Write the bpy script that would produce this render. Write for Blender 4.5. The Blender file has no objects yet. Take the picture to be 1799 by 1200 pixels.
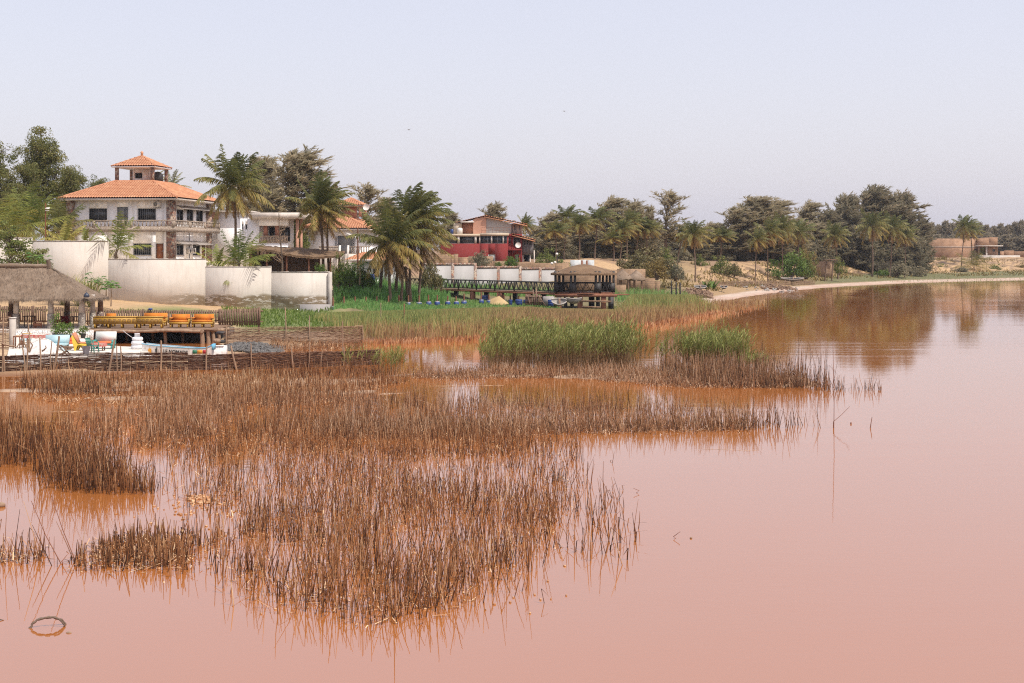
import bpy, math, random
import numpy as np
from mathutils import Vector, Matrix
random.seed(11)
rng = np.random.default_rng(11)
C = bpy.context.scene.collection
SC = bpy.context.scene
PI = math.pi
# ---- camera model: photo is 1799x1200, horizon row 447, eye 6 m above the lake
F, CX, HY, CH = 2498.6, 899.5, 447.0, 6.0
def WX(px, Y): return (px - CX) * Y / F
def WZ(py, Y): return CH - (py - HY) * Y / F
def W(px, py, Y): return (WX(px, Y), Y, WZ(py, Y))
def YW(py, z=0.0): return F * (CH - z) / (py - HY)

# ---------------------------------------------------------------- mesh builder
class MB:
    def __init__(s):
        s.V = []; s.Fc = []; s.M = []; s.T = []; s.n = 0
    def add(s, V, Fs, m=0, tint=0.0):
        V = np.asarray(V, float).reshape(-1, 3)
        Fs = np.asarray(Fs, np.int64)
        s.V.append(V)
        t = np.asarray(tint, float)
        s.T.append(np.full(len(V), float(t)) if t.ndim == 0 else t)
        s.Fc.append(Fs + s.n); s.M.append(np.full(len(Fs), m, np.int32))
        s.n += len(V)
    def box(s, x0, x1, y0, y1, z0, z1, m=0, tint=0.0):
        V = [(x0,y0,z0),(x1,y0,z0),(x1,y1,z0),(x0,y1,z0),(x0,y0,z1),(x1,y0,z1),(x1,y1,z1),(x0,y1,z1)]
        s.add(V, BOXF, m, tint)
    def obox(s, c, size, rz=0.0, tx=0.0, ty=0.0, m=0, tint=0.0):
        R = np.array(Matrix.Rotation(rz,3,'Z') @ Matrix.Rotation(tx,3,'X') @ Matrix.Rotation(ty,3,'Y'))
        a, b, d = np.array(size) / 2
        V = np.array([(-a,-b,-d),(a,-b,-d),(a,b,-d),(-a,b,-d),(-a,-b,d),(a,-b,d),(a,b,d),(-a,b,d)])
        s.add(V @ R.T + np.array(c), BOXF, m, tint)
    def beam(s, p0, p1, w, h=None, m=0, tint=0.0):
        p0 = np.array(p0, float); p1 = np.array(p1, float); h = h or w
        d = p1 - p0; d /= np.linalg.norm(d) + 1e-9
        up = np.array([0,0,1.0]) if abs(d[2]) < .95 else np.array([0,1.0,0])
        a = np.cross(d, up); a /= np.linalg.norm(a); b = np.cross(a, d)
        V = []
        for p in (p0, p1):
            for sa, sb in ((-1,-1),(1,-1),(1,1),(-1,1)):
                V.append(p + a*sa*w/2 + b*sb*h/2)
        s.add(V, BOXF, m, tint)
    def tube(s, pts, rad, n=6, m=0, tint=0.0, cap=True):
        P = np.asarray(pts, float); k = len(P)
        R = np.full(k, float(rad)) if np.ndim(rad) == 0 else np.asarray(rad, float)
        T = np.gradient(P, axis=0); T /= np.linalg.norm(T, axis=1)[:,None] + 1e-9
        ref = np.array([0,1.0,0]) if abs(T[0][1]) < .8 else np.array([1.0,0,0])
        A = np.cross(T, ref); A /= np.linalg.norm(A, axis=1)[:,None] + 1e-9
        B = np.cross(T, A)
        ang = np.arange(n) * 2*PI/n
        V = P[:,None,:] + R[:,None,None]*(np.cos(ang)[None,:,None]*A[:,None,:] + np.sin(ang)[None,:,None]*B[:,None,:])
        i = np.arange(k-1)[:,None]*n; j = np.arange(n)[None,:]; j2 = (j+1) % n
        Fs = np.stack([i+j, i+j2, i+n+j2, i+n+j], -1).reshape(-1,4)
        tt = tint if np.ndim(tint) == 0 else np.repeat(np.asarray(tint), n)
        s.add(V.reshape(-1,3), Fs, m, tt)
        if cap and n >= 3:
            for e, o in ((0, 1), (k-1, -1)):
                t0 = tint if np.ndim(tint) == 0 else tint[e]
                if n == 4: s.add(V[e], [[0,1,2,3]], m, t0)
                else:
                    VV = np.vstack([V[e], P[e]])
                    s.add(VV, [[a, (a+1) % n, n] for a in range(n)], m, t0)
    def lathe(s, prof, n=16, c=(0,0,0), m=0, tint=0.0, sx=1.0, sy=1.0):
        prof = np.asarray(prof, float); k = len(prof)
        ang = np.arange(n)*2*PI/n
        V = np.stack([prof[:,0][:,None]*np.cos(ang)*sx + c[0], prof[:,0][:,None]*np.sin(ang)*sy + c[1],
                      np.repeat(prof[:,1][:,None], n, 1) + c[2]], -1).reshape(-1,3)
        i = np.arange(k-1)[:,None]*n; j = np.arange(n)[None,:]; j2 = (j+1) % n
        Fs = np.stack([i+j, i+j2, i+n+j2, i+n+j], -1).reshape(-1,4)
        s.add(V, Fs, m, tint)
    def prism(s, poly, axis, a0, a1, m=0, tint=0.0):
        """extrude a closed 2-D outline along an axis ('x','y','z')"""
        k = len(poly); V = []
        for a in (a0, a1):
            for p, q in poly:
                V.append({'x':(a,p,q),'y':(p,a,q),'z':(p,q,a)}[axis])
        V = np.array(V)
        s.add(V, [[i,(i+1)%k,k+(i+1)%k,k+i] for i in range(k)], m, tint)
        for o in (0, k):
            c = V[o:o+k].mean(0)
            s.add(np.vstack([V[o:o+k], c]), [[i,(i+1)%k,k] for i in range(k)], m, tint)
    def grid(s, P, m=0, tint=0.0):
        P = np.asarray(P, float); a, b = P.shape[:2]
        i = np.arange(a-1)[:,None]*b; j = np.arange(b-1)[None,:]
        Fs = np.stack([i+j, i+j+1, i+b+j+1, i+b+j], -1).reshape(-1,4)
        s.add(P.reshape(-1,3), Fs, m, tint if np.ndim(tint)==0 else np.asarray(tint).reshape(-1))
    def ball(s, c, r, n=10, m=0, tint=0.0, sx=1, sy=1, sz=1):
        th = np.linspace(-PI/2, PI/2, max(5, n//2+1))
        s.lathe([(max(1e-3, r*math.cos(t)), r*sz*math.sin(t)) for t in th], n, c, m, tint, sx, sy)
    def build(s, name, mats, parent=None, smooth=False, loc=None):
        me = bpy.data.meshes.new(name)
        V = np.concatenate(s.V); me.vertices.add(len(V)); me.vertices.foreach_set('co', V.ravel().astype(np.float32))
        tot = np.concatenate([np.full(len(f), f.shape[1], np.int32) for f in s.Fc])
        idx = np.concatenate([f.ravel() for f in s.Fc]).astype(np.int32)
        st = np.concatenate([[0], np.cumsum(tot)[:-1]]).astype(np.int32)
        me.loops.add(len(idx)); me.loops.foreach_set('vertex_index', idx)
        me.polygons.add(len(tot)); me.polygons.foreach_set('loop_start', st)
        me.polygons.foreach_set('material_index', np.concatenate(s.M))
        if smooth: me.polygons.foreach_set('use_smooth', np.ones(len(tot), bool))
        at = me.attributes.new('tint', 'FLOAT', 'POINT'); at.data.foreach_set('value', np.concatenate(s.T).astype(np.float32))
        me.update(calc_edges=True)
        for mm in (mats if isinstance(mats, (list, tuple)) else [mats]): me.materials.append(mm)
        o = bpy.data.objects.new(name, me); C.objects.link(o)
        if parent: o.parent = parent
        if loc: o.location = loc
        return o
BOXF = [[0,3,2,1],[4,5,6,7],[0,1,5,4],[1,2,6,5],[2,3,7,6],[3,0,4,7]]

def tag(o, label, cat, group=None, kind=None):
    if kind: o['kind'] = kind
    if label: o['label'] = label
    if cat: o['category'] = cat
    if group: o['group'] = group
    return o
def thing(name, label, cat, loc=(0,0,0), rz=0.0, group=None):
    o = bpy.data.objects.new(name, None); C.objects.link(o)
    o.location = loc; o.rotation_euler = (0,0,rz); o.empty_display_size = .2
    return tag(o, label, cat, group)
def dup(root, loc, rz=0.0, label=None, scale=None, group=None):
    r = root.copy(); C.objects.link(r); r.location = loc; r.rotation_euler = (0,0,rz)
    if scale is not None: r.scale = scale
    if label: r['label'] = label
    if group: r['group'] = group
    for ch in list(root.children):
        c = ch.copy(); C.objects.link(c); c.parent = r
        for g in list(ch.children):
            d = g.copy(); C.objects.link(d); d.parent = c
    return r
ORD = 'first second third fourth fifth sixth seventh eighth ninth tenth eleventh twelfth thirteenth fourteenth fifteenth sixteenth seventeenth eighteenth nineteenth twentieth'.split()

class Frame:
    """a local frame on the ground: local x to the right, local y away; finds where a sight line meets a wall"""
    def __init__(s, loc, rz):
        s.o = loc; s.rz = rz
        s.ex = (math.cos(rz), math.sin(rz)); s.ey = (-math.sin(rz), math.cos(rz))
    def x(s, px, ly):
        r = (px-CX)/F
        return (r*(s.o[1]+ly*s.ey[1]) - s.o[0] - ly*s.ey[0]) / (s.ex[0] - r*s.ex[1])
    def y(s, px, lx):
        r = (px-CX)/F
        return (s.o[0]+lx*s.ex[0] - r*(s.o[1]+lx*s.ex[1])) / (r*s.ey[1] - s.ey[0])
    def z(s, py, lx, ly):
        Y = s.o[1] + lx*s.ex[1] + ly*s.ey[1]
        return WZ(py, Y) - s.o[2]

# ---------------------------------------------------------------- noise in numpy
def vnoise(x, y, seed=0):
    x = np.asarray(x, float); y = np.asarray(y, float)
    xi = np.floor(x).astype(np.int64); yi = np.floor(y).astype(np.int64); fx = x-xi; fy = y-yi
    fx = fx*fx*(3-2*fx); fy = fy*fy*(3-2*fy)
    def h(a, b):
        n = (a*374761393 + b*668265263 + seed*974634777) & 0xffffffff
        n = ((n ^ (n >> 13)) * 1274126177) & 0xffffffff
        return ((n ^ (n >> 16)) & 0xffff) / 65535.0
    return (h(xi,yi)*(1-fx)+h(xi+1,yi)*fx)*(1-fy) + (h(xi,yi+1)*(1-fx)+h(xi+1,yi+1)*fx)*fy
def fbm(x, y, seed=0): return .55*vnoise(x,y,seed)+.3*vnoise(x*2.1,y*2.1,seed+1)+.15*vnoise(x*4.3,y*4.3,seed+2)

# ---------------------------------------------------------------- materials
def lin(r, g, b):
    f = lambda c: (c/255/12.92) if c/255 <= .04045 else ((c/255+.055)/1.055)**2.4
    return (f(r), f(g), f(b))
def newmat(name):
    m = bpy.data.materials.new(name); m.use_nodes = True
    nt = m.node_tree; b = nt.nodes['Principled BSDF']
    return m, nt, b
def nd(nt, t, **k):
    n = nt.nodes.new(t)
    for a, v in k.items():
        if a.startswith('_'): n.inputs[a[1:].replace('_',' ')].default_value = v
        else: setattr(n, a, v)
    return n
def mixc(nt, fac, a, b, blend='MIX'):
    n = nt.nodes.new('ShaderNodeMix'); n.data_type = 'RGBA'; n.blend_type = blend
    for sock, v in ((n.inputs[0], fac), (n.inputs[6], a), (n.inputs[7], b)):
        if hasattr(v, 'links'): nt.links.new(v, sock)
        elif isinstance(v, (tuple, list)): sock.default_value = (*v[:3], 1)
        else: sock.default_value = v
    return n.outputs[2]
def mth(nt, op, a, b=None, clamp=False):
    n = nt.nodes.new('ShaderNodeMath'); n.operation = op; n.use_clamp = clamp
    for sock, v in ((n.inputs[0], a), (n.inputs[1], b)):
        if v is None: continue
        if hasattr(v, 'links'): nt.links.new(v, sock)
        else: sock.default_value = v
    return n.outputs[0]
def ramp(nt, v, lo, hi):
    n = nt.nodes.new('ShaderNodeMapRange'); n.inputs[1].default_value = lo; n.inputs[2].default_value = hi; n.clamp = True
    nt.links.new(v, n.inputs[0]); return n.outputs[0]
def coords(nt, scale=(1,1,1), kind='pos'):
    if kind == 'pos': src = nt.nodes.new('ShaderNodeNewGeometry').outputs['Position']
    else: src = nt.nodes.new('ShaderNodeTexCoord').outputs['Object']
    mp = nt.nodes.new('ShaderNodeMapping'); mp.inputs['Scale'].default_value = scale
    nt.links.new(src, mp.inputs['Vector']); return mp.outputs[0]
def noise(nt, vec, scale, detail=4, rough=.6):
    n = nd(nt, 'ShaderNodeTexNoise', _Scale=scale, _Detail=detail, _Roughness=rough)
    nt.links.new(vec, n.inputs['Vector']); return n.outputs['Fac']
def bump(nt, b, h, strength=.4, dist=.03):
    n = nd(nt, 'ShaderNodeBump', _Strength=strength, _Distance=dist)
    nt.links.new(h, n.inputs['Height']); nt.links.new(n.outputs[0], b.inputs['Normal'])
def simple(name, c1, c2=None, scale=2.0, rough=.8, stretch=(1,1,1), c3=None, bmp=0.0, kind='obj', metal=0.0):
    """two or three colours mixed by noise of different size, a bit of bump"""
    m, nt, b = newmat(name)
    b.inputs['Roughness'].default_value = rough; b.inputs['Metallic'].default_value = metal
    c2 = c2 or tuple(x*.72 for x in c1)
    v = coords(nt, stretch, kind)
    n1 = noise(nt, v, scale); col = mixc(nt, ramp(nt, n1, .35, .65), c1, c2)
    if c3:
        n2 = noise(nt, v, scale*4.3, 3); col = mixc(nt, ramp(nt, n2, .52, .7), col, c3)
    nt.links.new(col, b.inputs['Base Color'])
    if bmp: bump(nt, b, noise(nt, v, scale*6, 3), bmp)
    return m
def tinted(name, stops, rough=.75, transl=0.0, nscale=0.0, namt=.25):
    """colour from the mesh's own 'tint' attribute through a ramp (how dry a leaf is, how old a stem is)"""
    m, nt, b = newmat(name); b.inputs['Roughness'].default_value = rough
    b.inputs['Specular IOR Level'].default_value = .25
    at = nd(nt, 'ShaderNodeAttribute', attribute_name='tint')
    cr = nt.nodes.new('ShaderNodeValToRGB'); e = cr.color_ramp.elements
    while len(e) < len(stops): e.new(.5)
    for i, (p, c) in enumerate(stops): e[i].position = p; e[i].color = (*c, 1)
    nt.links.new(at.outputs['Fac'], cr.inputs[0]); col = cr.outputs[0]
    if nscale:
        n1 = noise(nt, coords(nt, (1,1,1), 'pos'), nscale, 2)
        col = mixc(nt, ramp(nt, n1, .3, .7), col, mixc(nt, 1.0, col, (1-namt,)*3, 'MULTIPLY'))
    nt.links.new(col, b.inputs['Base Color'])
    if transl:
        tr = nt.nodes.new('ShaderNodeBsdfTranslucent'); nt.links.new(col, tr.inputs['Color'])
        mx = nt.nodes.new('ShaderNodeMixShader'); mx.inputs[0].default_value = transl
        nt.links.new(b.outputs[0], mx.inputs[1]); nt.links.new(tr.outputs[0], mx.inputs[2])
        nt.links.new(mx.outputs[0], nt.nodes['Material Output'].inputs['Surface'])
    return m
# ================================================================ materials
MAT = {}
def plaster(name, base, dirt, peel=None, zband=None, coping=True):
    """lime plaster: faint vertical rain streaks, blotches, and (where given) a band of fallen render showing the block behind"""
    m, nt, b = newmat(name); b.inputs['Roughness'].default_value = .9
    v = coords(nt, (1,1,1)); vs = coords(nt, (2.2,2.2,.22))
    col = mixc(nt, ramp(nt, noise(nt, v, .5, 4), .35, .7), base, dirt)
    col = mixc(nt, mth(nt, 'MULTIPLY', ramp(nt, noise(nt, vs, 1.3, 5), .5, .75), .55 if peel else .22), col, tuple(x*.72 for x in dirt))
    h = noise(nt, v, 6, 4)
    if peel:
        sep = nt.nodes.new('ShaderNodeSeparateXYZ'); nt.links.new(v, sep.inputs[0])
        z0, z1, z2, z3 = zband
        zz = mth(nt, 'ADD', sep.outputs[2], mth(nt, 'MULTIPLY', mth(nt, 'SUBTRACT', noise(nt, v, .35, 2), .5), 1.0))
        up = mth(nt, 'MULTIPLY', ramp(nt, zz, z0, z1), mth(nt, 'SUBTRACT', 1.0, ramp(nt, zz, z2, z3)))
        n = noise(nt, coords(nt, (.5,.5,1.35)), 2.0, 9, .68)
        msk = mth(nt, 'MULTIPLY', up, ramp(nt, n, .462, .47))
        msk = mth(nt, 'MULTIPLY', msk, ramp(nt, sep.outputs[0], -36, -31))
        pc = mixc(nt, ramp(nt, noise(nt, v, 1.2, 3), .4, .65), peel, tuple(x*.75 for x in peel))
        col = mixc(nt, msk, col, pc)
        # damp yellowed foot of the wall
        foot = mth(nt, 'SUBTRACT', 1.0, ramp(nt, zz, .4, 1.4))
        col = mixc(nt, mth(nt, 'MULTIPLY', foot, .45), col, (.62,.50,.33))
        h = mth(nt, 'SUBTRACT', h, mth(nt, 'MULTIPLY', msk, 1.5))
    nt.links.new(col, b.inputs['Base Color']); bump(nt, b, h, .35, .03)
    return m
MAT['boundary'] = plaster('lime_plaster', (.58,.535,.48), (.52,.46,.40), (.27,.205,.13), (.5,.8,1.75,2.0))
MAT['white'] = plaster('white_render', (.94,.92,.90), (.90,.87,.85))
MAT['white2'] = plaster('whitewash', (.90,.89,.89), (.84,.83,.82))
MAT['greywall'] = plaster('grey_plaster_wall', (.40,.39,.38), (.345,.335,.325))
MAT['red'] = plaster('red_paint', (.21,.022,.020), (.17,.019,.018))
MAT['salmon'] = plaster('salmon_render', (.56,.31,.22), (.47,.26,.18))
MAT['terracotta'] = plaster('terracotta_render', (.42,.19,.12), (.34,.15,.10))
MAT['cream'] = plaster('cream_render', (.58,.48,.36), (.5,.41,.3))
MAT['greyside'] = plaster('grey_render', (.36,.33,.31), (.30,.28,.27))
MAT['darkgrey'] = plaster('slate_render', (.17,.16,.16), (.14,.13,.13))
def masonry(name, c1, c2, mortar, scale, w=.5, h=.25, vert='z'):
    m, nt, b = newmat(name); b.inputs['Roughness'].default_value = .92
    g = nt.nodes.new('ShaderNodeTexCoord').outputs['Object']
    sp = nt.nodes.new('ShaderNodeSeparateXYZ'); nt.links.new(g, sp.inputs[0])
    cm = nt.nodes.new('ShaderNodeCombineXYZ')
    nt.links.new(mth(nt, 'ADD', sp.outputs[0], sp.outputs[1]), cm.inputs[0]); nt.links.new(sp.outputs[2], cm.inputs[1])
    br = nd(nt, 'ShaderNodeTexBrick', _Scale=scale, _Mortar_Size=.02, _Brick_Width=w, _Row_Height=h, _Bias=0.0)
    br.inputs['Color1'].default_value = (*c1,1); br.inputs['Color2'].default_value = (*c2,1); br.inputs['Mortar'].default_value = (*mortar,1)
    nt.links.new(cm.outputs[0], br.inputs['Vector'])
    col = mixc(nt, ramp(nt, noise(nt, coords(nt), .6, 4), .35, .7), br.outputs['Color'], mixc(nt, 1.0, br.outputs['Color'], (.6,.56,.52), 'MULTIPLY'))
    nt.links.new(col, b.inputs['Base Color']); bump(nt, b, br.outputs['Fac'], -.3, .02)
    return m
MAT['brick'] = masonry('sandy_block', (.36,.24,.145), (.29,.19,.12), (.19,.13,.09), 1.0, .6, .3)
MAT['brickpink'] = masonry('pink_block', (.42,.255,.155), (.35,.21,.13), (.25,.16,.11), 1.0, .8, .4)
def stone(name, cols, scale=5.0):
    m, nt, b = newmat(name); b.inputs['Roughness'].default_value = .85
    vo = nd(nt, 'ShaderNodeTexVoronoi', _Scale=scale); nt.links.new(coords(nt), vo.inputs['Vector'])
    sp = nt.nodes.new('ShaderNodeSeparateColor'); nt.links.new(vo.outputs['Color'], sp.inputs[0])
    col = mixc(nt, ramp(nt, sp.outputs[0], .3, .7), cols[0], cols[1])
    col = mixc(nt, ramp(nt, sp.outputs[1], .6, .7), col, cols[2])
    vd = nd(nt, 'ShaderNodeTexVoronoi', feature='DISTANCE_TO_EDGE', _Scale=scale); nt.links.new(coords(nt), vd.inputs['Vector'])
    col = mixc(nt, mth(nt, 'SUBTRACT', 1.0, ramp(nt, vd.outputs[0], .0, .07)), col, cols[3])
    nt.links.new(col, b.inputs['Base Color']); bump(nt, b, ramp(nt, vd.outputs[0], 0, .15), .6, .05)
    return m
MAT['stone'] = stone('rubble_stone', ((.30,.14,.09),(.16,.10,.085),(.42,.33,.25),(.30,.26,.22)), 4.2)
MAT['balus'] = stone('shell_concrete', ((.40,.32,.25),(.34,.26,.20),(.48,.40,.32),(.28,.22,.18)), 7.0)
MAT['pebble'] = stone('pebble_cladding', ((.42,.36,.29),(.30,.25,.21),(.55,.50,.43),(.2,.17,.14)), 9.0)
MAT['rubble_white'] = stone('painted_rubble', ((.78,.76,.73),(.66,.64,.62),(.82,.80,.78),(.4,.38,.36)), 5.0)
def tiles(name):
    m, nt, b = newmat(name); b.inputs['Roughness'].default_value = .7
    v = coords(nt)
    vo = nd(nt, 'ShaderNodeTexVoronoi', _Scale=3.6); nt.links.new(v, vo.inputs['Vector'])
    sp = nt.nodes.new('ShaderNodeSeparateColor'); nt.links.new(vo.outputs['Color'], sp.inputs[0])
    col = mixc(nt, sp.outputs[0], (.60,.29,.15), (.52,.23,.115))
    col = mixc(nt, ramp(nt, noise(nt, v, .8, 5), .5, .75), col, (.72,.40,.22))
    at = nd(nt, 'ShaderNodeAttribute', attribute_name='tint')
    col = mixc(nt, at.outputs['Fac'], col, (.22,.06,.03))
    nt.links.new(col, b.inputs['Base Color'])
    return m
MAT['tile'] = tiles('clay_tile')
MAT['concrete'] = simple('concrete', (.50,.45,.40), (.40,.36,.32), 1.5, .9, bmp=.2)
MAT['slab'] = simple('pale_concrete', (.66,.60,.54), (.52,.46,.40), 1.2, .9, bmp=.2)
MAT['thatch'] = None
def thatch(name, c1, c2, c3):
    m, nt, b = newmat(name); b.inputs['Roughness'].default_value = .95
    at = nd(nt, 'ShaderNodeAttribute', attribute_name='tint')
    v = coords(nt, (1,1,1))
    col = mixc(nt, ramp(nt, noise(nt, coords(nt,(7,7,1.3)), 2.2, 5, .7), .35, .65), c1, c2)
    col = mixc(nt, ramp(nt, noise(nt, v, .9, 4), .45, .7), col, c3)
    col = mixc(nt, mth(nt, 'MULTIPLY', at.outputs['Fac'], .6), col, tuple(x*.5 for x in c2))
    nt.links.new(col, b.inputs['Base Color']); bump(nt, b, noise(nt, coords(nt,(9,9,2)), 3, 4), .7, .06)
    return m
MAT['thatch'] = thatch('old_thatch', (.245,.175,.12), (.16,.112,.076), (.29,.22,.16))
MAT['thatch2'] = thatch('straw_thatch', (.185,.11,.058), (.13,.078,.042), (.21,.135,.075))
MAT['wood'] = simple('weathered_wood', (.24,.15,.095), (.15,.09,.055), 3.0, .85, (1,1,.3), bmp=.2)
MAT['redwood'] = simple('reddish_timber', (.26,.11,.06), (.17,.07,.04), 2.0, .85, (1,1,.4), bmp=.2)
MAT['driftwood'] = simple('driftwood', (.34,.24,.16), (.22,.14,.09), 5.0, .9, (1,1,.3), bmp=.3)
MAT['slat'] = simple('slat_timber', (.20,.12,.08), (.12,.07,.045), 2.5, .85, (2,2,.3), c3=(.25,.17,.12))
MAT['black'] = simple('black_paint', (.022,.02,.02), (.035,.03,.028), 4, .6)
MAT['darkpane'] = simple('dark_glass', (.03,.032,.035), (.045,.046,.05), 1.2, .12)
MAT['bluepane'] = simple('blue_glass', (.035,.05,.07), (.02,.025,.03), .8, .1)
MAT['metal'] = simple('grey_frame', (.30,.30,.31), (.22,.22,.23), 3, .5)
MAT['offwhite'] = simple('offwhite_enamel', (.74,.71,.66), (.62,.58,.53), 3, .5)
MAT['browndoor'] = simple('varnished_door', (.30,.10,.035), (.23,.075,.03), 2, .5, (1,1,.3))
MAT['greydoor'] = simple('grey_door', (.27,.27,.27), (.22,.22,.22), 2, .6)
MAT['awning'] = simple('sheet_awning', (.32,.28,.25), (.22,.19,.17), 2, .7)
MAT['yellow'] = simple('yellow_paint', (.50,.29,.035), (.40,.22,.03), 3, .6, c3=(.4,.22,.05))
MAT['brightyellow'] = simple('bright_yellow_paint', (.78,.56,.06), (.68,.47,.06), 3, .6)
MAT['orange'] = simple('orange_canvas', (.60,.21,.02), (.48,.145,.016), 3, .85)
MAT['brightorange'] = simple('orange_red_canvas', (.75,.16,.05), (.62,.13,.05), 3, .85)
MAT['cushion'] = simple('terracotta_cushion', (.52,.23,.13), (.44,.18,.10), 4, .9)
MAT['turq'] = simple('turquoise_paint', (.06,.36,.33), (.05,.28,.26), 3, .6)
MAT['skyblue'] = simple('sky_blue_paint', (.42,.60,.64), (.34,.5,.55), 2, .7)
MAT['paleblue'] = simple('pale_canvas', (.68,.70,.66), (.58,.60,.57), 2, .9)
MAT['greenplastic'] = simple('green_plastic', (.012,.18,.12), (.01,.14,.10), 2, .35)
MAT['checker'] = simple('red_check_cloth', (.50,.045,.04), (.50,.36,.30), 9, .9)
MAT['clothwhite'] = simple('white_cloth', (.66,.62,.56), (.54,.49,.42), 2, .9)
MAT['darkred'] = simple('dark_red_cloth', (.22,.018,.02), (.15,.012,.016), 3, .9)
MAT['bluep'] = simple('blue_plastic', (.016,.045,.17), (.025,.06,.22), 3, .4)
MAT['bluepot'] = simple('glazed_blue', (.022,.05,.21), (.035,.08,.27), 5, .35, c3=(.10,.14,.28))
MAT['boatblue'] = simple('boat_blue_trim', (.10,.36,.55), (.14,.42,.60), 4, .6)
MAT['boatwhite'] = simple('boat_white_paint', (.76,.74,.72), (.64,.60,.56), 2, .6, c3=(.5,.45,.4))
MAT['rubber_white'] = simple('white_painted_rubber', (.76,.75,.76), (.66,.65,.66), 3, .6)
MAT['rope'] = simple('white_rope', (.72,.70,.68), None, 8, .9)
MAT['darkcloth'] = simple('dark_cloth', (.08,.06,.06), (.05,.04,.04), 4, .95)
MAT['greycloth'] = simple('grey_cloth', (.16,.15,.16), (.12,.11,.12), 4, .95)
MAT['tarp'] = simple('yellow_tarp', (.46,.33,.16), (.38,.27,.13), 2, .8)
MAT['greyboat'] = simple('worn_grey_boat', (.30,.28,.25), (.20,.185,.17), 2, .8, c3=(.42,.40,.36))
MAT['rock'] = simple('dark_rock', (.09,.085,.08), (.16,.15,.14), 3, .9, bmp=.5)
MAT['flaggreen'] = simple('flag_green', (.03,.16,.09)); MAT['flagyellow'] = simple('flag_yellow', (.66,.30,.03)); MAT['flagred'] = simple('flag_red', (.45,.03,.04))
MAT['rust'] = simple('rusty_iron', (.25,.09,.04), (.16,.06,.03), 4, .9)
MAT['mural'] = simple('faded_mural_paint', (.56,.57,.57), (.36,.42,.44), 1.6, .9, c3=(.62,.60,.58))
MAT['bark'] = simple('bark', (.16,.115,.085), (.10,.07,.05), 3, .95, (1,1,.25), bmp=.4)
MAT['palmbark'] = simple('palm_bark', (.19,.13,.09), (.12,.08,.055), 2.5, .95, (1,1,3), bmp=.4)
MAT['bird'] = simple('gull_plumage', (.30,.29,.29), (.16,.15,.15), 3, .8)
# foliage
MAT['palm'] = tinted('palm_frond', [(0,(.10,.125,.042)),(.35,(.20,.19,.06)),(.65,(.40,.29,.085)),(1,(.30,.18,.09))], .5, .38)
MAT['palm_young'] = tinted('young_palm_frond', [(0,(.11,.16,.04)),(.5,(.27,.28,.065)),(1,(.44,.35,.10))], .55, .3)
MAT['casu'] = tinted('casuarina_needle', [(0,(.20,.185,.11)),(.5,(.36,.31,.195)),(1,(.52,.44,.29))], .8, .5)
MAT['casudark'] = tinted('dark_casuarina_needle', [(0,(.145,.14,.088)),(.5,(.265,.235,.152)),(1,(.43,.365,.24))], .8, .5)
MAT['casufar'] = tinted('far_casuarina_needle', [(0,(.20,.18,.125)),(.5,(.32,.28,.20)),(1,(.45,.38,.27))], .8, .5)  # needle colour lifted in place of thicker haze over the far row
MAT['broad'] = tinted('broad_leaf', [(0,(.095,.115,.035)),(.5,(.19,.19,.058)),(.8,(.28,.24,.08)),(1,(.36,.34,.17))], .5, .42)
MAT['bushgreen'] = tinted('bush_leaf', [(0,(.085,.12,.03)),(.5,(.17,.20,.05)),(1,(.30,.29,.09))], .5, .28)
MAT['bushbright'] = tinted('bright_bush_leaf', [(0,(.06,.12,.02)),(.5,(.11,.18,.03)),(1,(.20,.25,.06))], .5, .3)
MAT['busholive'] = tinted('olive_bush_leaf', [(0,(.09,.09,.035)),(.5,(.17,.145,.06)),(1,(.28,.22,.10))], .6, .2)
MAT['bushyellow'] = tinted('ochre_bush_leaf', [(0,(.13,.11,.03)),(.5,(.22,.16,.05)),(1,(.32,.22,.08))], .6, .2)
MAT['greygreen'] = tinted('grey_leaf', [(0,(.09,.095,.055)),(.5,(.17,.16,.10)),(1,(.32,.29,.20))], .6, .2)
MAT['papaya'] = tinted('papaya_leaf', [(0,(.07,.17,.04)),(.6,(.13,.24,.05)),(1,(.26,.30,.07))], .5, .3)
# reeds
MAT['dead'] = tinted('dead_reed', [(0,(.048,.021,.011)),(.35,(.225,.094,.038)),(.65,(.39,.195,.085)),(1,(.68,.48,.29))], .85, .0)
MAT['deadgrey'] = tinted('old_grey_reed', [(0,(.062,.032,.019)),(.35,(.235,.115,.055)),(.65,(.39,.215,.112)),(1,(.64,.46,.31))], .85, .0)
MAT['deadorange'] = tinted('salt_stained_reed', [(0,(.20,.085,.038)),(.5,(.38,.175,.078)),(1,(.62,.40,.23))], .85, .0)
MAT['greenreed'] = tinted('green_reed', [(0,(.25,.155,.085)),(.28,(.23,.165,.075)),(.5,(.19,.20,.055)),(.75,(.20,.245,.06)),(1,(.38,.36,.13))], .6, .25)
MAT['marsh'] = tinted('marsh_reed', [(0,(.27,.16,.085)),(.4,(.36,.24,.115)),(.7,(.32,.29,.10)),(1,(.20,.26,.08))], .7, .15)
MAT['lush'] = tinted('lush_grass', [(0,(.10,.23,.06)),(.5,(.15,.32,.085)),(1,(.30,.37,.13))], .6, .25)

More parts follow.
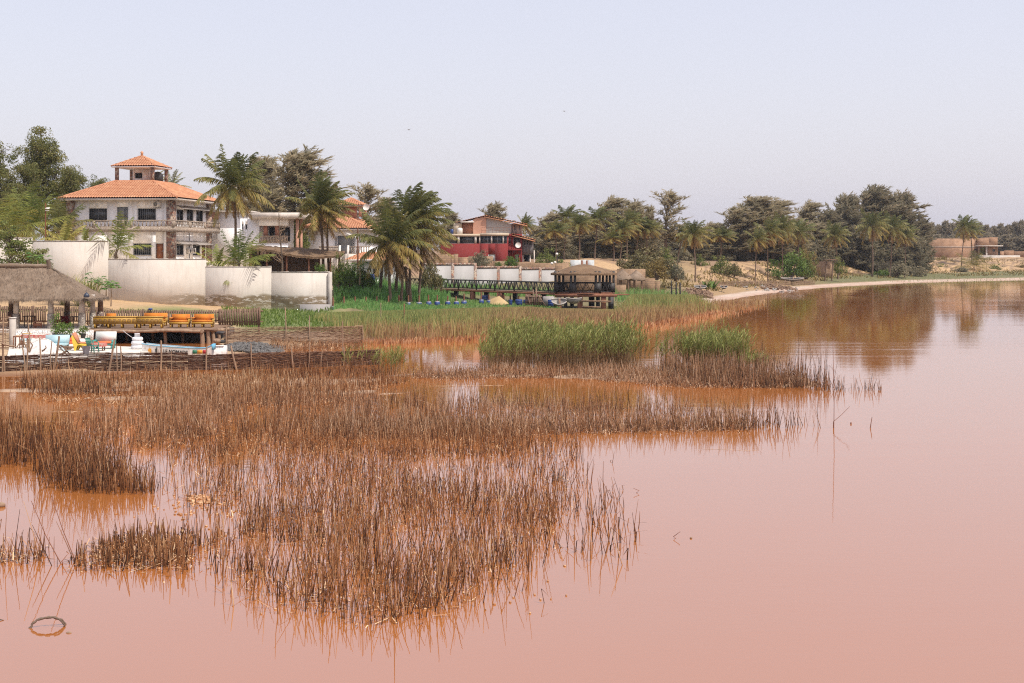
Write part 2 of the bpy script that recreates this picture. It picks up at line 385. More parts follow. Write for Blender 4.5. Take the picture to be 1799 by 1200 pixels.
# ================================================================ ground, one sheet built along shore profiles
# each column: photo column px -> [(Y,z)]: lake bed, foot of shore, waterline, back of beach, toe, mid slope, top of slope, plateau, far, horizon
PROF = {
 -2600: [(5,-1),(60,-.6),(70,.0),(80,.5),(95,.6),(108,1.0),(143.6,1.9),(160,5.3),(260,7),(2600,14)],
  -300: [(5,-1),(62,-.6),(69,.0),(74,.45),(93,.5),(107,1.5),(143.6,2.0),(151,5.3),(260,7),(2600,14)],
   145: [(5,-1),(64,-.6),(70.5,.0),(75,.40),(92,.45),(107,1.55),(143.6,1.8),(151,5.3),(260,7),(2600,14)],
   175: [(5,-1),(66,-.6),(71.5,.0),(77,.20),(102,-.3),(107,1.5),(143.6,1.45),(151,5.2),(260,7),(2600,14)],
   360: [(5,-1),(70,-.6),(76,.0),(81,.05),(101.5,-.3),(107,1.15),(143.6,.95),(151,5.0),(260,7),(2600,14)],
   420: [(5,-1),(76,-.5),(84,.0),(89,.22),(95,.30),(107,.7),(143.6,.6),(151,4.2),(260,7),(2600,14)],
   560: [(5,-1),(86,-.4),(93,.0),(97,.12),(103,.35),(115,.5),(143.6,.35),(152,2.6),(250,6.5),(2600,14)],
   640: [(5,-1),(90,-.4),(97,.0),(102,.08),(112,.15),(135,.4),(147,1.5),(158,2.9),(240,6.2),(2600,14)],
   760: [(5,-1),(93,-.3),(101,.0),(108,.05),(125,.10),(140,.3),(160,1.0),(178,2.2),(215,5.0),(2600,14)],
   900: [(5,-1),(101,-.3),(108,.0),(116,.05),(135,.12),(150,.4),(172,1.0),(196,3.2),(225,5.0),(2600,14)],
  1050: [(5,-1),(107,-.3),(115,.0),(122,.05),(142,.12),(158,.4),(182,1.2),(212,3.6),(238,5.2),(2600,14)],
  1150: [(5,-1),(118,-.25),(127,.0),(140,.04),(165,.15),(185,.6),(212,1.5),(245,3.6),(262,4.8),(2600,14)],
  1240: [(5,-1),(150,-.2),(164,.0),(180,.06),(195,.2),(208,.7),(226,1.3),(255,3.6),(270,4.6),(2600,14)],
  1330: [(5,-1),(196,-.2),(210,.0),(222,.10),(232,.25),(243,.8),(256,1.4),(278,3.7),(292,4.6),(2600,14)],
  1450: [(5,-1),(244,-.2),(258,.0),(268,.12),(278,.3),(290,.9),(306,1.5),(326,3.5),(345,4.6),(2600,14)],
  1600: [(5,-1),(284,-.2),(300,.0),(310,.14),(320,.35),(335,.9),(352,1.6),(380,4.4),(398,5.0),(2600,15)],
  1700: [(5,-1),(300,-.2),(316,.0),(326,.14),(336,.35),(352,.9),(368,1.6),(392,4.2),(410,5.0),(2600,15)],
  1800: [(5,-1),(316,-.2),(332,.0),(342,.14),(352,.35),(368,.9),(384,1.7),(404,4.0),(425,5.0),(2600,15)],
  2300: [(5,-1),(385,-.2),(400,.0),(412,.14),(424,.35),(440,.9),(456,1.7),(480,4.0),(500,5.0),(2600,15)],
  4400: [(5,-1),(600,-.2),(620,.0),(635,.14),(650,.35),(670,.9),(690,1.7),(720,4.0),(750,5.0),(2600,15)],
}
PKEY = sorted(PROF); PARR = np.array([PROF[k] for k in PKEY], float)
SUB = [46,14,8,7,7,8,9,10,24]
def profile(px):
    px = np.asarray(px, float)
    return np.stack([[np.interp(px, PKEY, PARR[:,k,c]) for k in range(10)] for c in (0,1)], 0)   # 2,10,n
def gz(px, Y):
    p = profile(px)
    return float(np.interp(Y, p[0], p[1]))
def gzw(X, Y):
    return gz(CX + X*F/Y, Y)
def make_ground():
    cols = np.concatenate([np.linspace(-2600,-300,24)[:-1], np.linspace(-300,1900,551)[:-1], np.linspace(1900,4400,40)])
    p = profile(cols)
    ks = [0.0]
    for k, n in enumerate(SUB): ks += list(k + (np.arange(n)+1)/n)
    ks = np.array(ks); K = np.arange(10)
    Yg = np.array([np.interp(ks, K, p[0][:,i]) for i in range(len(cols))])
    # last span to the horizon is spaced geometrically
    Zg = np.array([np.interp(ks, K, p[1][:,i]) for i in range(len(cols))])
    Xg = (cols[:,None]-CX)*Yg/F
    land = np.clip((ks-2)/1.0, 0, 1)[None,:]
    Zg = Zg + land*(fbm(Xg*.5, Yg*.5, 5)-.5)*.18 + np.clip((ks-4)/1.5,0,1)[None,:]*(fbm(Xg*.12, Yg*.12, 9)-.5)*.7*(Yg < 600)
    Zg += np.where((ks>1.2)&(ks<2.6),1,0)[None,:]*(fbm(Xg*.35, Yg*.35, 3)-.5)*.12
    bumps=[]
    for (bp,by,rx,ry) in ((350,673,7.5,2.2),(470,668,6,1.6),(120,686,3.5,1.2),(560,690,4,1.2),(250,700,3,1.0),(820,658.5,4.5,1.0),(940,660,5,1.0),(1060,660,5,1.0),(1200,664,5,2.6),(1300,668,4,2.6),(1390,676,2.5,1.6)):
        by_=YW(by); bx=WX(bp,by_); e=((Xg-bx)/rx)**2+((Yg-by_)/ry)**2+(fbm(Xg*.9,Yg*.9,17)-.5)*.9; Zg=np.maximum(Zg,np.where(e<2.2,.07-.075*e,-9)); bumps.append((e,bp))
    # surface kinds as soil colours
    SAND=np.array((.47,.315,.165)); SALT=np.array((.48,.335,.255)); MUD=np.array((.22,.10,.045)); GRASS=np.array((.15,.145,.06)); SOIL=np.array((.30,.19,.11)); DRY=np.array((.33,.22,.11)); WHITE=np.array((.58,.51,.43))
    col = np.zeros(Xg.shape+(3,)); col[:] = MUD
    kk = np.broadcast_to(ks[None,:], Xg.shape); PX = np.broadcast_to(cols[:,None], Xg.shape)
    n1 = fbm(Xg*.25, Yg*.25, 21); n2 = fbm(Xg*.8, Yg*.8, 31)
    def put(mask, c, a=1.0):
        a = np.clip(mask, 0, 1)[...,None]*a; col[:] = col*(1-a) + c*a
    sm = lambda x, a, b: np.clip((x-a)/(b-a), 0, 1)
    right = sm(PX, 1130, 1230); left = 1-sm(PX, 560, 620); mid = (1-right)*(1-left)
    # right shore: salt beach, grass band, sand dune with scrub, soil under trees
    put(right*sm(kk,1.7,1.95), SALT); put(right*sm(kk,2.2,2.9)*sm(n1,.3,.6), WHITE, .55)
    put(right*sm(kk,3.5,4.0), DRY); put(right*sm(PX,1380,1460)*sm(kk,3.6,4.1)*(1-sm(kk,5.7,6.1)), GRASS)
    put(right*sm(kk,5.7,6.1), SAND); put(right*sm(kk,5.8,6.2)*(1-sm(kk,7.6,8))*sm(n2,.47,.56), np.array((.20,.125,.075)), .8); put(right*sm(kk,6.6,7.0)*sm(n1,.5,.62), np.array((.21,.135,.08)), .8); put(right*sm(kk,7.6,8.2), SOIL, .75)
    # marsh and house ground in the middle
    put(mid*sm(kk,2.6,3.4), np.array((.17,.15,.06))); put(mid*sm(kk,4.6,5.3), np.array((.17,.14,.06))); put(mid*sm(kk,5.3,5.8)*(1-sm(PX,780,860)), np.array((.10,.16,.045))); put(mid*sm(kk,6.9,7.3), SOIL); put(mid*sm(PX,960,1020)*sm(kk,6.0,6.6)*sm(n1,.35,.55), SAND)
    # left: mud, terrace, sand, lawn
    put(left*sm(kk,2.0,2.7), np.array((.50,.36,.22))); put(left*sm(PX,380,440)*sm(kk,2.0,4.0), np.array((.22,.15,.10)))
    put(left*sm(kk,4.6,5.0), SAND); put(left*sm(kk,5.02,5.2)*(1-sm(kk,5.45,5.75))*sm(PX,205,300), np.array((.16,.20,.05)))
    put(left*sm(PX,400,450)*sm(kk,4.0,4.6)*(1-sm(kk,6.2,6.4)), np.array((.15,.19,.055))); put(left*sm(kk,6.3,6.8), np.array((.66,.56,.44)))  # last one: unseen courtyard behind the wall, paled to bounce light onto the villa
    for e,bp in bumps: put(np.clip((1.15-e)/.5,0,1)*(kk<4), np.array((.42,.29,.19)) if bp<1100 else np.array((.34,.22,.135)))
    put(sm(kk,8.45,8.8), np.array((.24,.17,.10)))
    mb = MB(); mb.grid(np.stack([Xg,Yg,Zg], -1))
    m, nt, b = newmat('shore_soil'); b.inputs['Roughness'].default_value = .95
    at = nd(nt, 'ShaderNodeAttribute', attribute_name='soil')
    v = coords(nt)
    c = mixc(nt, ramp(nt, noise(nt, v, 1.1, 6, .7), .35, .7), at.outputs['Color'], mixc(nt, 1.0, at.outputs['Color'], (.66,.62,.58), 'MULTIPLY'))
    c = mixc(nt, mth(nt,'MULTIPLY',ramp(nt, noise(nt, v, 7, 4, .7), .55, .75),.5), c, mixc(nt, 1.0, at.outputs['Color'], (1.25,1.2,1.15), 'MULTIPLY'))
    nt.links.new(c, b.inputs['Base Color']); bump(nt, b, noise(nt, v, 3, 6, .7), .6, .12)
    o = mb.build('ground', m, smooth=True)
    ca = o.data.attributes.new('soil', 'FLOAT_COLOR', 'POINT')
    rgba = np.concatenate([col.reshape(-1,3), np.ones((col.size//3,1))], 1)
    ca.data.foreach_set('color', rgba.ravel().astype(np.float32))
    o['kind'] = 'structure'; o['label'] = 'shore ground of salt beach, sand dune, grass and mud'
make_ground()

# ================================================================ lake
def make_water():
    mb = MB()
    mb.add([(-1500,-40,0),(2500,-40,0),(2500,1500,0),(-1500,1500,0)], [[0,1,2,3]])
    m, nt, b = newmat('pink_lake_water')
    b.inputs['Roughness'].default_value = .015; b.inputs['IOR'].default_value = 2.4; b.inputs['Specular IOR Level'].default_value = .66
    v = coords(nt)
    big = noise(nt, coords(nt, (.04,.03,1)), 1.0, 3)
    col = mixc(nt, ramp(nt, big, .3, .7), (.335,.113,.026), (.315,.116,.032))
    nt.links.new(col, b.inputs['Base Color'])
    # fine calm-water ripples: a few centimetres long, in drifting patches
    r1 = noise(nt, coords(nt, (1.0,2.2,1)), 2.6, 2, .5)
    r2 = noise(nt, coords(nt, (.25,1.0,1)), .8, 2, .5)
    r3 = noise(nt, coords(nt, (.035,.28,1)), 1.0, 2, .5)
    patch = ramp(nt, noise(nt, coords(nt, (.012,.03,1)), 1.0, 2), .45, .65)
    h = mth(nt, 'ADD', mth(nt, 'MULTIPLY', r1, .0022), mth(nt, 'MULTIPLY', r2, .004))
    h = mth(nt, 'MULTIPLY', h, mth(nt, 'ADD', mth(nt, 'MULTIPLY', patch, .9), .4))
    h = mth(nt, 'ADD', h, mth(nt, 'MULTIPLY', mth(nt, 'MULTIPLY', r3, patch), .022))
    bp = nd(nt, 'ShaderNodeBump', _Strength=1.0, _Distance=1.0)
    nt.links.new(h, bp.inputs['Height']); nt.links.new(bp.outputs[0], b.inputs['Normal'])
    o = mb.build('lake_water', m); o['kind'] = 'structure'; o['label'] = 'still pink salty lake water'
make_water()
# ================================================================ plants
def unit(v): return v/(np.linalg.norm(v, axis=-1, keepdims=True)+1e-9)
def tris(mb, A, B, Cc, m=0, tint=0.0):
    n = len(A); V = np.stack([A,B,Cc],1).reshape(-1,3)
    t = tint if np.ndim(tint)==0 else np.repeat(np.asarray(tint),3)
    mb.add(V, np.arange(3*n).reshape(-1,3), m, t)
def quads(mb, A, B, Cc, D, m=0, tint=0.0):
    n = len(A); V = np.stack([A,B,Cc,D],1).reshape(-1,3)
    t = tint if np.ndim(tint)==0 else np.repeat(np.asarray(tint),4)
    mb.add(V, np.arange(4*n).reshape(-1,4), m, t)

def frond(mb, r, o, d, L, wind, droop, tint, leaf=.75, nst=26, wid=.06, seg=11):
    """one feather frond: arching midrib with two rows of hanging leaflets"""
    P = [np.array(o, float)]; d = unit(np.array(d, float)); D = [d]
    for i in range(seg):
        t = i/seg
        d = unit(d + np.array([0,0,-1.0])*droop*(.035+.16*t*t) + np.array(wind)*(.05+.16*t))
        P.append(P[-1]+d*L/seg); D.append(d)
    P = np.array(P); D = np.array(D)
    mb.tube(P, np.linspace(.035, .008, seg+1), 3, 0, min(1, tint+.15), cap=False)
    t = np.linspace(.1, .99, nst); u = t*seg; i0 = np.minimum(u.astype(int), seg-1); f = (u-i0)[:,None]
    p = P[i0]*(1-f)+P[i0+1]*f; dd = unit(D[i0]*(1-f)+D[i0+1]*f)
    up = np.array([0,0,1.0]); side = np.cross(dd, up); bad = np.linalg.norm(side,axis=1)<.15
    side[bad] = np.array([1,0,0]); side = unit(side)
    for s in (-1,1):
        k = len(t)
        ll = leaf*(np.sin(PI*np.clip(t*.86+.10,0,1))**.7)*r.uniform(.75,1.15,k)*L/3.6
        hang = r.uniform(.25,.75,k)[:,None]*(.6+.6*droop)
        dirn = unit(s*side*.85 + dd*.65 - up*hang + np.array(wind)*.45 + r.normal(0,.10,(k,3)))
        mid = p + dirn*ll[:,None]*.55
        dir2 = unit(dirn - up*.45*droop + np.array(wind)*.2); tip = mid + dir2*ll[:,None]*.5
        w = dd*wid*r.uniform(.7,1.2,k)[:,None]
        tt = np.clip(tint + r.normal(0,.10,k), 0, 1)
        quads(mb, p-w*.4, p+w*.4, mid+w*.55, mid-w*.55, 0, tt)
        tris(mb, mid-w*.55, mid+w*.55, tip, 0, np.clip(tt+.08,0,1))
def palm_parts(seed, H=8, L=3.6, nf=26, wind=(.35,0,0), lean=(0,0), droop=1.0, mat='palm', dry=.15, leaf=.8, nst=26, dead=4, r0=.17, nuts=True, wid=.06):
    r = np.random.default_rng(seed)
    tb = MB(); k = 10; t = np.linspace(0,1,k)
    path = np.stack([lean[0]*t**1.6 + .12*np.sin(t*4+seed), lean[1]*t**1.6, -.4+(H+.4)*t], 1)
    rad = r0*(1-.4*t); rad[0] *= 1.7; rad[1] *= 1.15
    tb.tube(path, rad, 8)
    top = path[-1]
    cb = MB()
    for i in range(nf):
        q = (i+.5)/nf; az = i*2.39996 + r.normal(0,.2)
        el = math.radians(84 - 122*q**1.12 + r.normal(0,6))
        d = np.array([math.cos(az)*math.cos(el), math.sin(az)*math.cos(el), math.sin(el)])
        tint = np.clip(dry + .58*q**2.2 + r.normal(0,.08), 0, .95)
        frond(cb, r, top+d*.12, d, L*r.uniform(.85,1.08)*(.8 if q<.12 else 1), wind, droop*(.45+.85*q), tint, leaf, nst, wid)
    for i in range(dead):
        az = r.uniform(0,2*PI); el = math.radians(r.uniform(-75,-50))
        d = np.array([math.cos(az)*math.cos(el), math.sin(az)*math.cos(el), math.sin(el)])
        frond(cb, r, top+d*.2, d, L*.75, wind, 1.5, r.uniform(.85,1), leaf*.7, nst, wid)
    if nuts:
        for i in range(9):
            az = r.uniform(0,2*PI); cb.ball(top+np.array([math.cos(az)*.28, math.sin(az)*.28, -.25-r.uniform(0,.3)]), .13, 8, 0, .85)
    return tb, cb
def palm_proto(seed, **k):
    mat = k.pop('mat', 'palm'); tb, cb = palm_parts(seed, mat=mat, **k)
    e = thing('palm_tree', None, 'palm tree')
    tb.build('trunk', MAT['palmbark'], e, True); cb.build('crown', MAT[mat], e)
    return e

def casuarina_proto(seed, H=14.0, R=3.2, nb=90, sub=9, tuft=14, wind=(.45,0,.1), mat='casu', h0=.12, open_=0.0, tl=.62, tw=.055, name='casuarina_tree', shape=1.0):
    """she-oak: upright limbs, fine drooping needle sprays swept by the wind"""
    r = np.random.default_rng(seed); wind = np.array(wind)
    tb = MB(); t = np.linspace(0,1,9)
    path = np.stack([.35*np.sin(t*2.2+seed)*t + wind[0]*1.6*t**2, .25*np.sin(t*3+seed*2)*t, -.4+(H*.95+.4)*t],1)
    tb.tube(path, .24*(1-.85*t)*(H/14), 7)
    cb = MB(); A=[];B=[];Cc=[];TT=[]
    for i in range(nb):
        q = (i+r.uniform(0,1))/nb; h = h0+(1-h0)*q
        base = np.array([np.interp(h*.95, t, path[:,c]) for c in range(3)])
        az = i*2.39996+r.normal(0,.3)
        prof = (math.sin(PI*min(1,(.18+.82*(h-h0)/(1-h0))))**.6)*shape + (1-shape)*(1-h)
        ln = R*max(.28, prof)*r.choice([.45,.75,1.0,1.3])*r.uniform(.8,1.1)
        el = math.radians(15+50*h+r.normal(0,12))
        d = np.array([math.cos(az)*math.cos(el), math.sin(az)*math.cos(el), math.sin(el)])
        pts=[base]; dd=d
        for s in range(5):
            dd = unit(dd + wind*.22*(.4+s*.25) + np.array([0,0,.05-.05*s])); pts.append(pts[-1]+dd*ln/5)
        pts = np.array(pts); tb.tube(pts, np.linspace(.06,.012,6)*(H/14), 3, cap=False)
        ns = max(2, int(sub*(1-open_*r.uniform(0,1))))
        for s in range(ns):
            u = r.uniform(.2,1.0)*5; i0 = min(4,int(u)); p = pts[i0]+(pts[i0+1]-pts[i0])*(u-i0)
            sd = unit(r.normal(0,.55,3)*np.array([1,1,.6]) + dd*.8 + wind*1.1 + np.array([0,0,.40]))
            sl = r.uniform(.45,1.15)*R*.38
            k = tuft; f = r.uniform(.1,1.05,k)[:,None]
            o = p+sd*sl*f
            nd_ = unit(sd*.9 + r.normal(0,.38,(k,3)) + wind*.5 + np.array([0,0,-.18]))
            l = r.uniform(.45,1.1,k)[:,None]*tl
            w = unit(np.cross(nd_, r.normal(0,1,(k,3))))*tw*r.uniform(.6,1.4,k)[:,None]
            A.append(o-w); B.append(o+w); Cc.append(o+nd_*l)
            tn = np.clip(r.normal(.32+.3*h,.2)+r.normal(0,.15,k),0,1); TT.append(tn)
    A=np.concatenate(A);B=np.concatenate(B);Cc=np.concatenate(Cc)
    mid = (A+B)/2*.45+Cc*.55
    hw=(B-A)*.5
    quads(cb, A, B, mid+hw, mid-hw, 0, np.concatenate(TT)); tris(cb, mid-hw, mid+hw, Cc, 0, np.concatenate(TT))
    e = thing(name, None, 'tree')
    tb.build('trunk', MAT['bark'], e, True); cb.build('crown', MAT[mat], e)
    return e

def leafy(cb, r, centres, radii, per, leaf, tmean, aspect=.5, tsd=.18):
    for c, rad in zip(centres, radii):
        k = per; d = unit(r.normal(0,1,(k,3))); rr = r.uniform(.25,1,k)**.5
        p = c + d*rr[:,None]*np.array([rad, rad, rad*.75])
        n = unit(d*.5 + r.normal(0,.7,(k,3)) + np.array([0,0,.35]))
        a = unit(np.cross(n, r.normal(0,1,(k,3)))); b = np.cross(n, a)
        l = leaf*r.uniform(.6,1.3,k)[:,None]; w = l*aspect
        t = np.clip(tmean + r.normal(0,tsd,k) + r.normal(0,.12), 0, 1)
        quads(cb, p-a*l*.5, p+b*w*.5, p+a*l*.5, p-b*w*.5, 0, t)
def broad_proto(seed, H=13.0, R=4.5, mat='broad', leaf=.3, per=70, limbs=9, twigs=9, h0=.3, aspect=.42, spread=.8, crad=.75, name='broadleaf_tree', lean=0.0, flat=1.0):
    r = np.random.default_rng(seed); tb = MB(); cb = MB()
    t = np.linspace(0,1,8); path = np.stack([lean*t + .3*np.sin(t*3+seed)*t, .3*np.sin(t*2+seed)*t, -.4+(H*.72+.4)*t],1)
    tb.tube(path, .26*(1-.75*t)*(H/13), 8)
    cs=[]; rs=[]
    for i in range(limbs):
        q=(i+.5)/limbs; h=h0+(.72-h0)*q; base=np.array([np.interp(h/.72, t, path[:,c]) for c in range(3)])
        az=i*2.39996+r.normal(0,.3); el=math.radians(22+50*q+r.normal(0,8))
        d=np.array([math.cos(az)*math.cos(el), math.sin(az)*math.cos(el), math.sin(el)])
        ln=R*(1.05-.35*q)*r.uniform(.8,1.15); pts=[base]; dd=d
        for s in range(6):
            dd=unit(dd+r.normal(0,.12,3)+np.array([0,0,.06*flat])); pts.append(pts[-1]+dd*ln/6)
        pts=np.array(pts); tb.tube(pts, np.linspace(.11,.03,7)*(H/13), 5, cap=False)
        for s in range(twigs):
            u=r.uniform(.35,1)*6; i0=min(5,int(u)); p=pts[i0]+(pts[i0+1]-pts[i0])*(u-i0)
            e=unit(r.normal(0,1,3)+np.array([0,0,.35])); q2=p+e*r.uniform(.4,1.25)*R*.3*np.array([1,1,spread])
            tb.tube(np.array([p,(p+q2)/2+r.normal(0,.06,3),q2]), [.035,.022,.012], 3, cap=False)
            cs.append(q2); rs.append(crad*r.uniform(.55,1.25))
    leafy(cb, r, np.array(cs), rs, per, leaf, .42, aspect)
    e = thing(name, None, 'tree'); tb.build('trunk', MAT['bark'], e, True); cb.build('crown', MAT[mat], e)
    return e
def bush_proto(seed, R=1.5, H=1.6, mat='bushgreen', leaf=.16, n=60, per=45, crad=.36, aspect=.5, name='shrub', stems=9):
    r=np.random.default_rng(seed); tb=MB(); cb=MB(); cs=[]
    for i in range(n):
        d=unit(r.normal(0,1,3)); d[2]=abs(d[2]); rr=r.uniform(.45,1)
        cs.append(d*np.array([R,R,H])*rr*(1+.25*math.sin(3*math.atan2(d[1],d[0])+seed))+np.array([0,0,.1]))
    cs=np.array(cs)
    for i in range(stems):
        p=cs[i*3 % n]; tb.tube(np.array([[p[0]*.1,p[1]*.1,-.2],p*np.array([.45,.45,.55]),p]), [.05,.03,.012], 4, cap=False)
    leafy(cb, r, cs, r.uniform(.6,1.3,n)*crad*max(R,H)/1.5, per, leaf, .45, aspect)
    e=thing(name,None,'shrub'); tb.build('stem', MAT['bark'], e); cb.build('foliage', MAT[mat], e)
    return e
def blade_plant(seed, n=40, H=1.6, spread=.6, w=.05, mat='bushbright', name='grass_clump', arch=.5):
    r=np.random.default_rng(seed); cb=MB()
    for i in range(n):
        az=r.uniform(0,2*PI); ln=H*r.uniform(.55,1.1); o=np.array([math.cos(az),math.sin(az),0])*r.uniform(0,.35)*spread
        d=np.array([math.cos(az)*.3*spread*2, math.sin(az)*.3*spread*2, 1.0]); P=[o]; d=unit(d)
        for s in range(5):
            d=unit(d+np.array([math.cos(az),math.sin(az),-.6])*arch*.28*s/3); P.append(P[-1]+d*ln/5)
        P=np.array(P); side=np.array([-math.sin(az+r.normal(0,.5)),math.cos(az),0]); ww=w*np.array([.7,1,1,.8,.5,.05])[:,None]
        cb.grid(np.stack([P-side*ww,P+side*ww],1), 0, np.clip(.4+r.normal(0,.25),0,1))
    return cb
def papaya(loc, H, label, seed, spread=.9):
    r=np.random.default_rng(seed); e=thing('papaya_plant', label, 'plant', loc)
    tb=MB(); tb.tube(np.array([[0,0,-.2],[.04,0,H*.5],[.0,.02,H]]), [.06,.05,.035], 6); tb.build('stem', MAT['driftwood'], e)
    cb=MB()
    for i in range(13):
        az=i*2.4; el=math.radians(r.uniform(-10,55)); L=spread*r.uniform(.6,1)
        d=np.array([math.cos(az)*math.cos(el),math.sin(az)*math.cos(el),math.sin(el)]); tip=np.array([0,0,H])+d*L
        cb.tube(np.array([[0,0,H],tip]), [.015,.01], 3, 0, .5, cap=False)
        tn=np.clip(r.normal(.4,.25),0,1)
        for k in range(7):     # palmate leaf: seven lobes
            a=az+(k-3)*.55; lo=np.array([math.cos(a),math.sin(a),-.35+.1*r.normal()])*.34; sd=np.array([-math.sin(a),math.cos(a),0])*.08
            quads(cb, [tip],[tip+lo*.55+sd],[tip+lo],[tip+lo*.55-sd],0,[tn])
    cb.build('leaf_crown', MAT['papaya'], e); return e

# ---------------------------------------------------------------- reeds (nobody could count them: 'stuff')
def inpoly(x, y, poly):
    poly=np.asarray(poly); c=np.zeros(len(x),bool); j=len(poly)-1
    for i in range(len(poly)):
        xi,yi=poly[i]; xj,yj=poly[j]
        cond=((yi>y)!=(yj>y)) & (x < (xj-xi)*(y-yi)/(yj-yi+1e-12)+xi); c^=cond; j=i
    return c
def scatter(poly_px, dens, seed, clump=.45, cs=.9, jit=.25, thr=.0):
    """points on the lake/shore inside an outline given in photo pixels of the waterline, thinned into clumps"""
    r=np.random.default_rng(seed)
    P=[]
    n=len(poly_px)
    for i in range(n):       # subdivide so that edges stay straight in the photo
        (a,b),(c,d)=poly_px[i],poly_px[(i+1)%n]
        for s in np.linspace(0,1,6)[:-1]:
            px,py=a+(c-a)*s,b+(d-b)*s; Y=YW(py); P.append((WX(px,Y),Y))
    P=np.array(P); lo=P.min(0); hi=P.max(0); N=int(np.prod(hi-lo)*dens)
    x=r.uniform(lo[0],hi[0],N); y=r.uniform(lo[1],hi[1],N)
    ok=inpoly(x+r.normal(0,jit,N), y+r.normal(0,jit*1.6,N), P)
    x,y=x[ok],y[ok]
    k=fbm(x/cs,y/cs,seed)
    keep=r.uniform(0,1,len(x)) < np.clip((k-thr)/max(1e-3,clump),0,1)
    x,y=x[keep],y[keep]
    z=np.array([gzw(a,b) for a,b in zip(x,y)]) if len(x) else np.zeros(0)
    return x,y,np.maximum(z,-.04)
def stems(mb, r, x, y, z, h, rad, lean=.10, tint=.3, tsd=.18, kink=.12, sides=3, bend=.08, leanx=0.0):
    """round dry stalks, some of them snapped over"""
    n=len(x)
    if n==0: return
    h=np.broadcast_to(h,n)*1.0; b=np.stack([x,y,z-.05],1)
    d=np.stack([r.normal(leanx,lean,n), r.normal(0,lean,n), np.ones(n)],1)
    p1=b+d*(h*.5)[:,None]; d2=d+np.stack([r.normal(0,bend,n),r.normal(0,bend,n),np.zeros(n)],1)
    kk=r.uniform(0,1,n)<kink
    az=r.uniform(0,2*PI,n); fall=np.stack([np.cos(az)*.9,np.sin(az)*.5,r.uniform(-.75,.45,n)],1)
    d2[kk]=fall[kk]; p2=p1+d2*(h*.5)[:,None]
    p2[:,2]=np.maximum(p2[:,2], .01)
    rad=np.broadcast_to(rad,n)*r.uniform(.7,1.3,n)
    ang=np.arange(sides)*2*PI/sides+.4; ring=np.stack([np.cos(ang),np.sin(ang),np.zeros(sides)],1)
    V=np.stack([b[:,None]+ring[None]*rad[:,None,None], p1[:,None]+ring[None]*(rad*.85)[:,None,None], p2[:,None]+ring[None]*(rad*.45)[:,None,None]],1)
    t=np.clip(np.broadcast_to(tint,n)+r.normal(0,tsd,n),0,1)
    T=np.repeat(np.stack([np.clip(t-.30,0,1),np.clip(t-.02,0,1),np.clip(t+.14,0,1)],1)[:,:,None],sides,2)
    o=(np.arange(n)*3*sides)[:,None]; fs=[]
    for k in (0,1):
        for j in range(sides):
            fs.append(np.array([k*sides+j, k*sides+(j+1)%sides, (k+1)*sides+(j+1)%sides, (k+1)*sides+j])[None]+o)
    mb.add(V.reshape(-1,3), np.concatenate(fs), 0, T.reshape(-1))
def blades(mb, r, x, y, z, h, w, lean=.12, tint=.4, tsd=.15, tip=.0, droop=.15, leanx=0.0):
    """flat leaf blades, tapering, turned every way"""
    n=len(x)
    if n==0: return
    h=np.broadcast_to(h,n)*1.0; w=np.broadcast_to(w,n)*r.uniform(.7,1.3,n)
    az=r.uniform(-.9,.9,n); s=np.stack([np.cos(az),np.sin(az),np.zeros(n)],1)*w[:,None]/2
    b=np.stack([x,y,z-.03],1); d=np.stack([r.normal(leanx,lean,n),r.normal(0,lean,n),np.ones(n)],1)
    p1=b+d*(h*.55)[:,None]; d2=d+np.stack([r.normal(leanx,droop+lean,n),r.normal(0,droop,n),-np.abs(r.normal(0,droop,n))],1); p2=p1+d2*(h*.45)[:,None]
    t=np.clip(np.broadcast_to(tint,n)+r.normal(0,tsd,n),0,1)
    V=np.stack([b-s*.7,b+s*.7,p1+s,p1-s,p2],1); T=np.stack([t,t,np.clip(t+tip*.5,0,1),np.clip(t+tip*.5,0,1),np.clip(t+tip,0,1)],1)
    o=(np.arange(n)*5)[:,None]
    mb.add(V.reshape(-1,3), np.array([[0,1,2,3]])+o, 0, T.reshape(-1))
    k=len(mb.V)-1; mb.Fc.append((np.array([[3,2,4]])+o)+mb.n-5*n); mb.M.append(np.zeros(n,np.int32))
